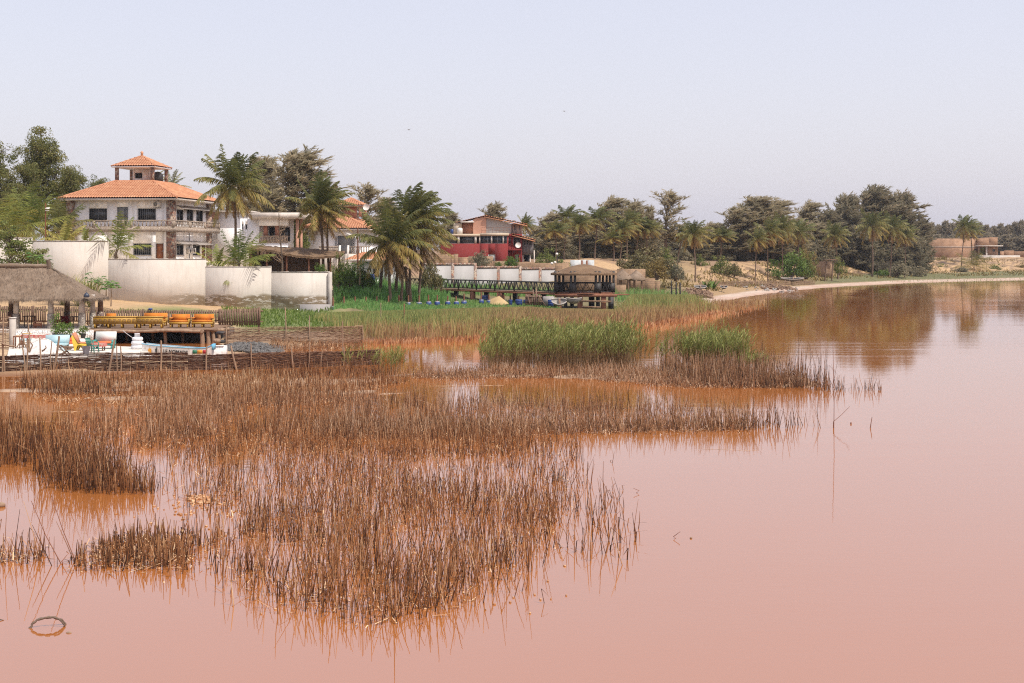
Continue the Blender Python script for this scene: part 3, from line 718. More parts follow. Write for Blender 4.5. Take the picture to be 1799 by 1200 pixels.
def green_reeds(mb, r, x, y, z, H, hsd=.12, leaves=7, w=.03):
    """living cane: brown foot, green leafy upper half"""
    n=len(x); h=H*np.clip(r.normal(1,hsd,n),.5,1.35)
    d=np.stack([r.normal(.02,.06,n), r.normal(0,.06,n), np.ones(n)],1); b=np.stack([x,y,z-.05],1)
    rad=.011; ang=np.arange(3)*2*PI/3; ring=np.stack([np.cos(ang),np.sin(ang),np.zeros(3)],1)*rad
    tip=b+d*h[:,None]; mid=b+d*(h*.5)[:,None]
    V=np.stack([b[:,None]+ring[None],mid[:,None]+ring[None],tip[:,None]+ring[None]*.3],1)
    T=np.repeat(np.tile(np.array([0.0,.12,.55]),(n,1))[:,:,None],3,2); o=(np.arange(n)*9)[:,None]; fs=[]
    for k in (0,1):
        for j in range(3): fs.append(np.array([k*3+j,k*3+(j+1)%3,(k+1)*3+(j+1)%3,(k+1)*3+j])[None]+o)
    mb.add(V.reshape(-1,3), np.concatenate(fs), 0, T.reshape(-1))
    for L in range(leaves):
        f=.48+.50*(L+r.uniform(0,1,n))/leaves; p=b+d*(h*f)[:,None]
        az=r.uniform(0,2*PI,n); el=r.uniform(.85,1.42,n); ln=r.uniform(.32,.62,n)
        dd=np.stack([np.cos(az)*np.cos(el)+.12,np.sin(az)*np.cos(el),np.sin(el)],1); s=unit(np.cross(dd,r.normal(0,1,(n,3))))*w*.5
        m=p+dd*(ln*.5)[:,None]; e=m+(dd+np.array([0.08,0,-.35]))*(ln*.5)[:,None]
        t=np.clip(.10+.68*f+r.normal(0,.16,n),.05,1)
        quads(mb,p-s*.5,p+s*.5,m+s,m-s,0,t); tris(mb,m-s,m+s,e,0,np.clip(t+.1,0,1))
def stuff(mb, name, mat, label):
    o=mb.build(name, MAT[mat]); o['kind']='stuff'; o['label']=label; return o
# ================================================================ building helpers
def wall(mb, axis, c, a0, a1, z0, z1, t, holes=(), m=0):
    """a wall slab along local x (face at y=c, thickness to +y) or along local y (face at x=c, thickness to -x), with real openings"""
    hs=[h for h in holes]
    xs=sorted({a0,a1,*[h[0] for h in hs],*[h[1] for h in hs]})
    for i in range(len(xs)-1):
        p,q=xs[i],xs[i+1]; mid=(p+q)/2
        col=sorted([(h[2],h[3]) for h in hs if h[0]-1e-6<mid<h[1]+1e-6]); z=z0
        segs=[]
        for (b0,b1) in col:
            if b0>z: segs.append((z,b0))
            z=max(z,b1)
        if z<z1: segs.append((z,z1))
        for (s0,s1) in segs:
            if axis=='x': mb.box(p,q,c,c+t,s0,s1,m)
            else: mb.box(c-t,c,p,q,s0,s1,m)
def bar(mb, axis, c, a0, a1, z0, z1, d0, d1, m=0):
    """box given along the wall (a), in height (z) and in depth behind the face (d0..d1; negative stands proud)"""
    if axis=='x': mb.box(a0,a1,c+d0,c+d1,z0,z1,m)
    else: mb.box(c-d1,c-d0,a0,a1,z0,z1,m)
def window(root, axis, c, h, pane='darkpane', frame='metal', bars=1, grille=0, sill=True, name='window', depth=.1):
    a0,a1,z0,z1=h; f=.05; mb=MB()
    bar(mb,axis,c,a0,a0+f,z0,z1,depth-.05,depth+.03); bar(mb,axis,c,a1-f,a1,z0,z1,depth-.05,depth+.03)
    bar(mb,axis,c,a0+f,a1-f,z0,z0+f,depth-.05,depth+.03); bar(mb,axis,c,a0+f,a1-f,z1-f,z1,depth-.05,depth+.03)
    for i in range(bars):
        u=a0+(a1-a0)*(i+1)/(bars+1); bar(mb,axis,c,u-f/2,u+f/2,z0+f,z1-f,depth-.04,depth+.02)
    for i in range(grille):
        u=a0+(a1-a0)*(i+.5)/grille; bar(mb,axis,c,u-.012,u+.012,z0+f,z1-f,depth-.075,depth-.055)
    w=mb.build(name, MAT[frame], root)
    p=MB(); bar(p,axis,c,a0+f,a1-f,z0+f,z1-f,depth+.035,depth+.06); p.build('pane', MAT[pane], w)
    if sill:
        s=MB(); bar(s,axis,c,a0-.05,a1+.05,z0-.07,z0-.003,-.06,depth); s.build('sill', MAT['concrete'], w)
    return w
def door(root, axis, c, h, mat='browndoor', frame='metal', depth=.08):
    a0,a1,z0,z1=h; mb=MB(); bar(mb,axis,c,a0+.05,a1-.05,z0,z1-.05,depth,depth+.05)
    for i in (0,1):
        zz=z0+.15+(z1-z0)*.46*i; bar(mb,axis,c,a0+.17,a1-.17,zz,zz+(z1-z0)*.38,depth-.02,depth-.002)
    d=mb.build('door', MAT[mat], root)
    f=MB(); bar(f,axis,c,a0,a0+.05,z0,z1,depth-.05,depth+.06); bar(f,axis,c,a1-.05,a1,z0,z1,depth-.05,depth+.06); bar(f,axis,c,a0+.05,a1-.05,z1-.05,z1,depth-.05,depth+.06)
    f.build('door_frame', MAT[frame], d)
    k=MB(); bar(k,axis,c,a1-.16,a1-.11,(z0+z1)/2-.06,(z0+z1)/2+.06,depth-.07,depth-.025); k.build('handle', MAT['metal'], d)
    return d
def tile_slope(mb, A, B, Cc, D, pitch=.30, row=.44):
    """barrel tiles laid over a roof slope; A,B eave ends, Cc,D the upper edge above B and A"""
    A,B,Cc,D=[np.array(p,float) for p in (A,B,Cc,D)]
    e=unit(B-A); up=(D-A)-e*np.dot(D-A,e); Ln=np.linalg.norm(up); up=up/Ln; n=np.cross(e,up)
    if n[2]<0: n=-n
    w=np.dot(B-A,e); sl0=np.dot(D-A,e); sl1=np.dot(Cc-A,e)
    cols=np.arange(0,w+pitch/4,pitch/4)
    rows=int(Ln/row)+1; tt=[]; hh=[]
    for i in range(rows):
        tt+= [i*row, min((i+1)*row,Ln)-.002]; hh+=[.085,.0]
        if (i+1)*row>=Ln: break
    tt=np.array(tt); hh=np.array(hh)
    lo=sl0*tt/Ln; hi=w+(sl1-w)*tt/Ln
    S=np.clip(cols[None,:], lo[:,None], hi[:,None])
    prof=.075*np.abs(np.cos(PI*cols/pitch)); ti=(1-np.abs(np.cos(PI*cols/pitch)))**2*.9  # channels between the barrels tinted darker: relief shade painted into the colour
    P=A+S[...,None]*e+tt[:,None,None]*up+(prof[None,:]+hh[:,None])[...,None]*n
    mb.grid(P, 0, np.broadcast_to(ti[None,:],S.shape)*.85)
def ridge(mb, p, q, r=.11):
    mb.tube(np.linspace(p,q,8)+np.array([0,0,.05]), r, 6, 0, .35)
def balustrade(root, axis, c, a0, a1, z0, z1, n=None, piers=(), mat='balus', t=.12, name='balustrade'):
    mb=MB(); n=n or int((a1-a0)/.33)
    bar(mb,axis,c,a0,a1,z1-.12,z1,0,t); bar(mb,axis,c,a0,a1,z0,z0+.1,0,t)
    for i in range(n):
        u=a0+(a1-a0)*(i+.5)/n; bar(mb,axis,c,u-.055,u+.055,z0+.1,z1-.12,.02,t-.02)
    for u in piers: bar(mb,axis,c,u-.16,u+.16,z0,z1-.12,-.02,t+.02)
    return mb.build(name, MAT[mat], root)
def stone_post(root, x, y, s, z0, z1, name='stone_pillar', mat='stone'):
    mb=MB(); mb.box(x-s/2,x+s/2,y-s/2,y+s/2,z0,z1); return mb.build(name, MAT[mat], root)

# ================================================================ big white villa
def villa():
    base=4.6; fr=Frame((-36.5,155.0,base), -0.1305)
    r=thing('villa', 'two-storey white villa with orange tiled roof, wrap-round balcony and roof pavilion', 'house', fr.o, fr.rz)
    fx,fy,fz=fr.x,fr.y,fr.z
    L,M_=13.7,15.4; wx0,wx1,wy0,wy1=-12.6,-1.1,1.1,12.7
    zf=fz(403,-1.1,1.1); zr=fz(399,-.5,.4); ze=fz(351.0,0,0)
    # openings from the photo
    H1=[(fx(156,1.1),fx(188,1.1),zf+.95,fz(366,-9,1.1)),(fx(205.5,1.1),fx(225,1.1),zf+.02,fz(363.5,-6,1.1)),(fx(241.5,1.1),fx(273.7,1.1),zf+.95,fz(366,-3,1.1)),
        (fx(234,1.1),fx(266,1.1),fz(448,-4,1.1),fz(427.6,-4,1.1)),(fx(273.5,1.1),fx(287.6,1.1),.9,fz(427.5,-2,1.1))]
    H2=[(fy(310.5,-1.1),fy(322.5,-1.1),zf+.75,fz(367.5,-1.1,3)),(fy(328,-1.1),fy(340,-1.1),zf+.75,fz(367.5,-1.1,6)),(fy(345,-1.1),fy(357,-1.1),zf+.75,fz(369,-1.1,9)),
        (fy(310,-1.1),fy(323,-1.1),fz(448,-1.1,3),fz(428,-1.1,3)),(fy(339,-1.1),fy(352,-1.1),fz(448.5,-1.1,8),fz(429,-1.1,8)),(fy(354.7,-1.1),fy(361,-1.1),.9,fz(430,-1.1,10))]
    mb=MB(); wall(mb,'x',wy0,wx0,wx1,-.5,ze,.25,H1); wall(mb,'y',wx1,wy0+.25,wy1,-.5,ze,.25,H2)
    wall(mb,'x',wy1,wx0,wx1,-.5,ze,.25); wall(mb,'y',wx0+.25,wy0+.25,wy1,-.5,ze,.25)
    mb.build('wall', MAT['white'], r)
    for h in (H1[0],H1[2]): window(r,'x',wy0,h,grille=9)
    window(r,'x',wy0,H1[3],grille=9)
    d=door(r,'x',wy0,H1[1],'greydoor'); g=MB()
    for i in range(9):
        z=H1[1][2]+.25+i*.24; x=H1[1][1]-.33
        g.tube([[x+.12*math.cos(a),wy0+.03,z+.1*math.sin(a)] for a in np.linspace(0,2*PI,9)], .014, 4, cap=False)
    g.build('scroll_grille', MAT['black'], d)
    door(r,'x',wy0,H1[4]); door(r,'y',wx1,H2[5])
    for h in H2[:5]: window(r,'y',wx1,h,bars=1)
    # corner pillars of rubble stone
    for (x,y) in ((wx1+.02,wy0-.02),(wx0-.02,wy0-.02),(wx1+.02,wy1)): stone_post(r,x,y,.82,-.5,ze-.05)
    # balcony
    bx0,bx1,by0,by1=-13.3,-.35,.15,15.0
    s=MB(); s.box(bx0,bx1,by0,wy0-.45,zr-.5,zr); s.box(wx1+.45,bx1,wy0-.44,by1,zr-.5,zr); s.box(bx0,wx0-.45,wy0-.44,7,zr-.5,zr)
    s.build('balcony_slab', MAT['balus'], r)
    zt=fz(386.3,-.5,.4)
    balustrade(r,'x',by0,bx0,bx1,zr,zt,30,(bx0+.16,-9.6,-6.2,-5.3,bx1-.16)); balustrade(r,'y',bx1,by0+.15,by1,zr,zt,32,(5,10,by1-.16)); balustrade(r,'y',bx0+.12,by0+.15,7,zr,zt,14,(6.8,))
    # roof: four tiled slopes up to a flat deck
    e0=ze+.22; d=4.55; zt2=e0+2.05
    q=[(-L,0,e0),(0,0,e0),(0,M_,e0),(-L,M_,e0)]; p=[(-L+d,d,zt2),(-d,d,zt2),(-d,M_-d,zt2),(-L+d,M_-d,zt2)]
    rb=MB()
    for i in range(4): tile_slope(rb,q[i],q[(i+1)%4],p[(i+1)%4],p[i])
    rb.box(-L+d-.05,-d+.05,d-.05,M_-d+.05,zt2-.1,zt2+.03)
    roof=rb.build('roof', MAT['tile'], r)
    hb=MB()
    for i in range(4): ridge(hb,np.array(q[i]),np.array(p[i])); ridge(hb,np.array(p[i]),np.array(p[(i+1)%4]))
    hb.build('hip_tiles', MAT['tile'], roof)
    fb=MB(); fb.box(-L+.04,-.04,.04,M_-.04,ze,e0-.02); fb.build('fascia', MAT['slab'], roof)
    # roof pavilion
    xA,xB=fx(205.5,d+.5),fx(268,d+.5); yA=d+.5; yB=yA+(xB-xA)
    z0=zt2; z1=fz(294,-4.8,yA)
    for (x,y) in ((xA,yA),(xB,yA),(xA,yB),(xB,yB)): stone_post(r,x,y,.34,z0,z1)
    rm=MB(); hx0=fx(233,yB-1.2); hx1=fx(262,yB-1.2); hz0=z0
    win=(fx(237,yB-1.2),fx(250,yB-1.2),fz(313.5,-6,yB-1.2),fz(303.5,-6,yB-1.2))
    wall(rm,'x',yB-1.2,hx0,hx1,hz0,z1,.15,[win]); wall(rm,'y',hx1,yB-1.05,yB+.6,hz0,z1,.15); wall(rm,'y',hx0+.15,yB-1.05,yB+.6,hz0,z1,.15)
    rm.build('stair_housing', MAT['white'], r); window(r,'x',yB-1.2,win,sill=False,bars=0)
    o=.5; ee=z1+.12; q=[(xA-o,yA-o,ee),(xB+o,yA-o,ee),(xB+o,yB+o,ee),(xA-o,yB+o,ee)]; ap=((xA+xB)/2,(yA+yB)/2,ee+1.32)
    cb=MB(); hb=MB()
    for i in range(4): tile_slope(cb,q[i],q[(i+1)%4],ap,ap); ridge(hb,np.array(q[i]),np.array(ap),.08)
    pr=cb.build('pavilion_roof', MAT['tile'], r)
    hb.lathe([(.02,.0),(.16,.05),(.12,.2),(.2,.3),(.12,.45),(.02,.52)],10,(ap[0],ap[1],ap[2]+.05)); hb.build('hip_tiles', MAT['tile'], pr)
    fb=MB(); fb.box(xA-o+.03,xB+o-.03,yA-o+.03,yB+o-.03,z1,ee-.01); fb.build('ceiling', MAT['white'], pr)
    wt=MB(); wt.lathe([(.02,0),(.6,.02),(.62,.5),(.6,.95),(.3,1.12),(.28,1.2),(.02,1.22)],14,(fx(277,yA+2.4),yA+2.4,z0+.03)); wt.build('water_tank', MAT['black'], r)
    # awnings over the side windows
    for (a,b,c,zz) in ((310,371,363,0),(309,337,423,1),(339,366,424.5,1)):
        y0_,y1_=fy(a,-1.1),fy(min(b,367),-1.1); z=fz(c,-1.1,(y0_+y1_)/2); aw=MB()
        aw.add([(-1.08,y0_,z),(-1.08,y1_,z),(-.35,y1_,z-.38),(-.35,y0_,z-.38),(-1.08,y0_,z-.04),(-1.08,y1_,z-.04),(-.35,y1_,z-.42),(-.35,y0_,z-.42)],BOXF)
        for k in np.linspace(y0_,y1_,6): aw.beam((-1.09,k,z-.6),(-.37,k,z-.42),.03)
        aw.build('awning', MAT['awning'], r)
    # wall lamps, air conditioners, drain pipe
    for (px,py) in ((170.5,360.5),(257.5,359)):
        l=MB(); l.ball((fx(px,1.1),1.02,fz(py,-6,1.1)),.13,10,0,0,1,.6,1); l.build('wall_lamp', MAT['offwhite'], r)
    def ac(axis,c,a,z,w=.85):
        m=MB(); bar(m,axis,c,a-w/2,a+w/2,z-.3,z+.3,-.36,-.03); o=m.build('air_conditioner', MAT['offwhite'], r)
        f=MB()
        for rr in (.07,.14,.21): f.tube([[a-.12+rr*math.cos(t),c-.375,z+rr*math.sin(t)] if axis=='x' else [c+.375,a-.12+rr*math.cos(t),z+rr*math.sin(t)] for t in np.linspace(0,2*PI,13)],.02,4,cap=False)
        f.build('fan_grille', MAT['black'], o)
        b=MB(); bar(b,axis,c,a-w/2,a+w/2,z-.36,z-.31,-.36,0); b.build('bracket', MAT['metal'], o)
    ac('x',1.1,fx(277,1.1),fz(359,-2,1.1)); ac('y',-1.1,fy(330,-1.1),fz(441,-1.1,6)); ac('y',-1.1,fy(336.5,-1.1),fz(440.5,-1.1,7.5))
    pp=MB(); yy=fy(332,-1.1); pp.tube([[-1.02,yy,.2],[-1.02,yy,zr-.55]],.05,6); pp.build('drain_pipe', MAT['metal'], r)
villa()

# ================================================================ white annexe with loggia
def annexe():
    base=4.4; fr=Frame((WX(422,166),166.0,base),-.05)
    r=thing('annexe_house','flat-roofed white house with a shaded loggia beside the villa','house',fr.o,fr.rz); fx,fz=fr.x,fr.z
    zt=fz(384,4,0); x1=fx(455,0); x2=fx(506,0)
    mb=MB(); xl=fx(358,4.0)
    h=[(fx(424.8,0),fx(427.8,0),fz(403.5,0,0),fz(394,0,0)),(fx(431,0),fx(434.6,0),fz(403.5,0,0),fz(394,0,0))]
    wall(mb,'x',0,0,x1,-.5,zt,.25,h); wall(mb,'y',.25,.25,4.0,-.5,zt-.3,.25)
    wall(mb,'x',4.0,xl,.25,-.5,fz(373,-3,4),.25,[(fx(366,4),fx(372.5,4),fz(430,-3,4),fz(411,-3,4))])
    # loggia: upper lintel, parapet and back
    wall(mb,'x',0,x1,x2,fz(396.5,5,0),zt,.25); wall(mb,'x',0,x1,x2,-.5,fz(427,5,0),.25); wall(mb,'x',3.2,x1,x2+.0,-.5,zt,.2); wall(mb,'y',x1,.25,3.2,-.5,zt,.2)
    mb.build('wall', MAT['white2'], r)
    for hh in h: window(r,'x',0,hh,bars=0,sill=False)
    window(r,'x',4.0,(fx(366,4),fx(372.5,4),fz(430,-3,4),fz(411,-3,4)),bars=0,grille=4)
    window(r,'x',3.2,(x1+.5,x2-.4,fz(424,5,3.2),fz(399,5,3.2)),bars=3,sill=False,depth=-.05)
    rs=MB(); rs.box(x1-1.0,fx(534,0),-1.0,5.5,zt+.003,fz(373.5,4,-1)); rs.box(xl,.3,3.4,9,fz(373,-3,4)+.003,fz(370.5,-3,4)); rs.build('roof_slab', MAT['slab'], r)
    pb=MB(); pb.box(xl-.2,xl+1.8,3.8,6,fz(370,-3,4)-1.0,fz(370,-3,4)); pb.build('roof_parapet', MAT['salmon'], r)
    for px in (466.5,487): stone_post(r,fx(px,.5),.55,.42,fz(427,5,0),zt,mat='terracotta')
    stone_post(r,fx(522,0),0.1,.3,-.5,zt,'post','salmon'); stone_post(r,fx(529,3),3,.3,-.5,zt,'post','salmon')
    balustrade(r,'x',-.04,x1,x2,fz(427,5,0),fz(414,5,0),19,())
annexe()

# ================================================================ second tiled house behind the palms
def back_house():
    base=4.2; fr=Frame((WX(648,170),170.0,base),-.11)
    r=thing('tiled_house','white house with orange hip roof and small roof tower behind the palms','house',fr.o,fr.rz); fx,fy,fz=fr.x,fr.y,fr.z
    ze=fz(404.5,0,0); L=-fx(523,0); M_=11.0
    wx0=-L+1.0; wx1=-1.0
    H=[(fx(593,1),fx(619,1),fz(446,-3,1),fz(414,-3,1))]; mb=MB()
    wall(mb,'x',1,wx0,wx1,-1,ze,.25,H); wall(mb,'y',wx1,1.25,10,-1,ze,.25); wall(mb,'x',10,wx0,wx1,-1,ze,.25); wall(mb,'y',wx0+.25,1.25,10,-1,ze,.25); mb.build('wall',MAT['white'],r)
    d=door(r,'x',1,H[0],'greydoor')
    for s in (H[0][0]-.15,H[0][1]+.15):
        g=MB()
        for i in range(9): g.tube([[s+.13*math.cos(a),.94,H[0][2]+.3+i*.21+.1*math.sin(a)] for a in np.linspace(0,2*PI,8)],.02,4,cap=False)
        g.build('scroll_grille',MAT['black'],d)
    e0=ze+.2; dd=3.6; zt=e0+1.55
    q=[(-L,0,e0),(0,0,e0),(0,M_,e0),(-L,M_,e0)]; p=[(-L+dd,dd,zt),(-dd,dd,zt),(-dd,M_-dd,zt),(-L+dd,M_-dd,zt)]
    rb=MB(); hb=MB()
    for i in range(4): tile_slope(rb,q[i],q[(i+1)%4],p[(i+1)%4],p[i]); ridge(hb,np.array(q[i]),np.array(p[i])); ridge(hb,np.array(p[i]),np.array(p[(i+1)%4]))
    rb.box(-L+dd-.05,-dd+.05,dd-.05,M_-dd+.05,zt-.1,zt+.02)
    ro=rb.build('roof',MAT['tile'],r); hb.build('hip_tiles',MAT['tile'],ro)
    fb=MB(); fb.box(-L+.04,-.04,.04,M_-.04,ze,e0-.02); fb.build('fascia',MAT['slab'],ro)
    xA,xB=fx(592,4.2),fx(633,4.2); yA=4.2; yB=yA+(xB-xA); z1=fz(362.5,-3,4.2)
    for (x,y) in ((xA,yA),(xB,yA),(xA,yB),(xB,yB)): stone_post(r,x,y,.32,zt,z1,'tower_post','salmon')
    rm=MB(); rm.box(xA+.6,xA+1.9,yA+1.2,yB,zt,z1); rm.build('tower_room',MAT['salmon'],r)
    o=.45; ee=z1+.1; q=[(xA-o,yA-o,ee),(xB+o,yA-o,ee),(xB+o,yB+o,ee),(xA-o,yB+o,ee)]; ap=((xA+xB)/2,(yA+yB)/2,ee+.95); cb=MB()
    for i in range(4): tile_slope(cb,q[i],q[(i+1)%4],ap,ap); ridge(cb,np.array(q[i]),np.array(ap),.08)
    pr=cb.build('tower_roof',MAT['tile'],r); fb=MB(); fb.box(xA-o+.03,xB+o-.03,yA-o+.03,yB+o-.03,z1,ee-.01); fb.build('ceiling',MAT['slab'],pr)
    dm=MB(); c=np.array((xB+.75,yA,fz(364,-1,4.2))); dm.lathe([(.02,0),(.25,.03),(.42,.12)],14,(0,0,0)); 
    V=dm.V[0]; R=np.array(Matrix.Rotation(math.radians(80),3,'X')); dm.V[0]=V@R.T+c; dm.tube([c+np.array([0,.05,0]),c+np.array([-.7,.1,-.5])],.03,5); dm.build('satellite_dish',MAT['offwhite'],r)
    # terrace with railing, stair posts and an awning over the door
    zt2=fz(446,-4,-2.5); tb=MB(); tb.box(wx0+2,wx1,-2.5,.98,zt2-3,zt2); tb.build('terrace',MAT['slab'],r)
    balustrade(r,'x',-2.5,wx0+2.2,fx(594,-2.5),zt2,fz(432.5,-4,-2.5),16,()); balustrade(r,'x',-2.5,fx(611,-2.5),fx(650,-2.5),zt2,fz(432.5,-4,-2.5),9,())
    for px in (595.5,610):
        s=MB(); s.beam((fx(px,-2.9),-2.9,zt2-1.4),(fx(px,-2.9)+.12,-2.9,fz(431,-4,-2.9)),.22); s.build('stair_post',MAT['offwhite'],r)
    aw=MB(); aw.beam((fx(609,-.3),-.3,fz(409.5,-3,0)),(fx(627,-1.3),-1.3,fz(417.5,-3,-1)),.5,.06); aw.build('awning',MAT['offwhite'],r)
back_house()

def cottage():
    base=gz(645,161)-.3; fr=Frame((WX(698,160),160.0,base),-.11)
    r=thing('cottage','small low cottage with orange tiled roof half hidden by palm trunks','house',fr.o,fr.rz); fx,fz=fr.x,fr.z
    L=-fx(606,0); ze=fz(459,0,0); mb=MB(); H=[(fx(655,.6),fx(666,.6),fz(487,-3,.6),fz(468,-3,.6))]
    wall(mb,'x',.6,-L+.6,-.6,-.5,ze,.2,H); wall(mb,'y',-.6,.8,5,-.5,ze,.2); wall(mb,'y',-L+.8,.8,5,-.5,ze,.2); wall(mb,'x',5,-L+.6,-.6,-.5,ze,.2); mb.build('wall',MAT['white2'],r)
    window(r,'x',.6,H[0],grille=4)
    zt=fz(444,0,2.7); e0=ze+.1; q=[(-L,0,e0),(0,0,e0),(0,5.4,e0),(-L,5.4,e0)]; p=[(-L+1.5,2.7,zt),(-1.5,2.7,zt)]; rb=MB()
    tile_slope(rb,q[0],q[1],p[1],p[0]); tile_slope(rb,q[1],q[2],p[1],p[1]); tile_slope(rb,q[2],q[3],p[0],p[1]); tile_slope(rb,q[3],q[0],p[0],p[0]); rb.build('roof',MAT['tile'],r)
    fb=MB(); fb.box(-L+.03,-.03,.03,5.37,ze-.05,e0-.02); fb.build('fascia',MAT['slab'],r)
cottage()

# ================================================================ boundary wall in front of the villa
def boundary():
    Y=143.0; r=thing('boundary_wall','long white garden wall stepping down, render fallen off along its foot','wall',(WX(190,Y),Y,0))
    o=r.location; mb=MB(); cp=MB()
    for (a,b,py,dy) in ((-60,56,418,0),(56,190,424,0),(190,361.5,455.5,.02),(361.5,476.5,469,0),(476.5,579.5,478.5,.02)):
        x0,x1=WX(a,Y)-o.x,WX(b,Y)-o.x; z=WZ(py,Y); zb=gz((a+b)/2,Y)-1.6
        n=max(2,int((x1-x0)/.5)); xs=np.linspace(x0,x1,n)
        mb.box(x0,x1-.003,dy,dy+.22,zb,z)
        zz=z+.03+.03*np.array([random.uniform(-1,1) for _ in xs])
        for i in range(n-1): cp.box(xs[i],xs[i+1]-.004,dy-.025,dy+.245,z+.001,z+.045+.05*random.random())
    mb.build('wall',MAT['boundary'],r); cp.build('coping',MAT['concrete'],r)
    p=MB(); p.box(WX(577,Y)-o.x,WX(583,Y)-o.x,-.14,.3,-1,WZ(478,Y)+.0); p.build('end_pier',MAT['concrete'],r)
    g=MB(); g.box(WX(531,Y)-o.x,WX(583,Y)-o.x,-1.6,-.04,-1,WZ(534.5,Y)); g.build('footing_slab',MAT['greyside'],r)
boundary()

# ================================================================ reed-roofed shade shelter behind the wall
def pergola():
    Y=150.0; r=thing('shade_shelter','dark shade shelter with a flat sagging thatched roof behind the garden wall','shelter',(WX(436,Y),Y,gz(500,Y)))
    ox,oz=r.location.x,r.location.z; X=lambda px,dy=0: WX(px,Y+dy)-ox; Z=lambda py,dy=0: WZ(py,Y+dy)-oz
    n=40; u=np.linspace(0,1,n); front=np.stack([X(434)+(X(600)-X(434))*u, np.zeros(n)-.3, np.interp(434+166*u,[434,470,520,560,600],[Z(435),Z(438.5),Z(449),Z(452),Z(449)])+.05*np.array([random.uniform(-1,1) for _ in u])],1)
    back=front+np.array([0,4.6,0]); back[:,2]=np.interp(434+166*u,[434,500,600],[Z(431,4.6),Z(434,4.6),Z(442,4.6)])
    k=9; v=np.linspace(0,1,k)[:,None,None]; G=front[None]*(1-v)+back[None]*v; G[...,2]+=.06*(np.random.default_rng(3).uniform(-1,1,G.shape[:2]))
    mb=MB(); mb.grid(G); mb.grid(G[::-1]-np.array([0,0,.16])); mb.grid(np.stack([front,front-np.array([0,0,.2])])); mb.build('roof',MAT['thatch2'],r)
    pb=MB()
    for i in range(26):
        x=X(438)+(X(598)-X(438))*(i+.5)/26; z=np.interp(434+166*(i+.5)/26,[434,470,520,560,600],[Z(435),Z(438.5),Z(449),Z(452),Z(449)])-.16
        pb.tube([[x,-.55+random.uniform(-.1,.1),z-.03],[x+.05,4.5,z+.3]],.035,5)
    pb.build('roof_pole',MAT['driftwood'],r)
    for px,dy in ((440,0),(468,0),(503,0),(542,0),(580,0),(595,0),(455,4.4),(500,4.4),(560,4.4)):
        m=MB(); z=np.interp(px,[434,470,520,560,600],[Z(435),Z(438.5),Z(449),Z(452),Z(449)])-.1; m.tube([[X(px,dy),dy,-1.5],[X(px,dy)+.05,dy,z]],.09,6); m.build('post',MAT['redwood'],r)
    w=MB(); w.box(X(440,4.6),X(560,4.6),4.65,4.75,-1.5,Z(437,4.6)); w.box(X(437),X(438.5),.1,4.6,-1.5,Z(440)); w.build('dark_backing',MAT['wood'],r)  # panels added behind and beside the posts to darken the shade below the roof
pergola()

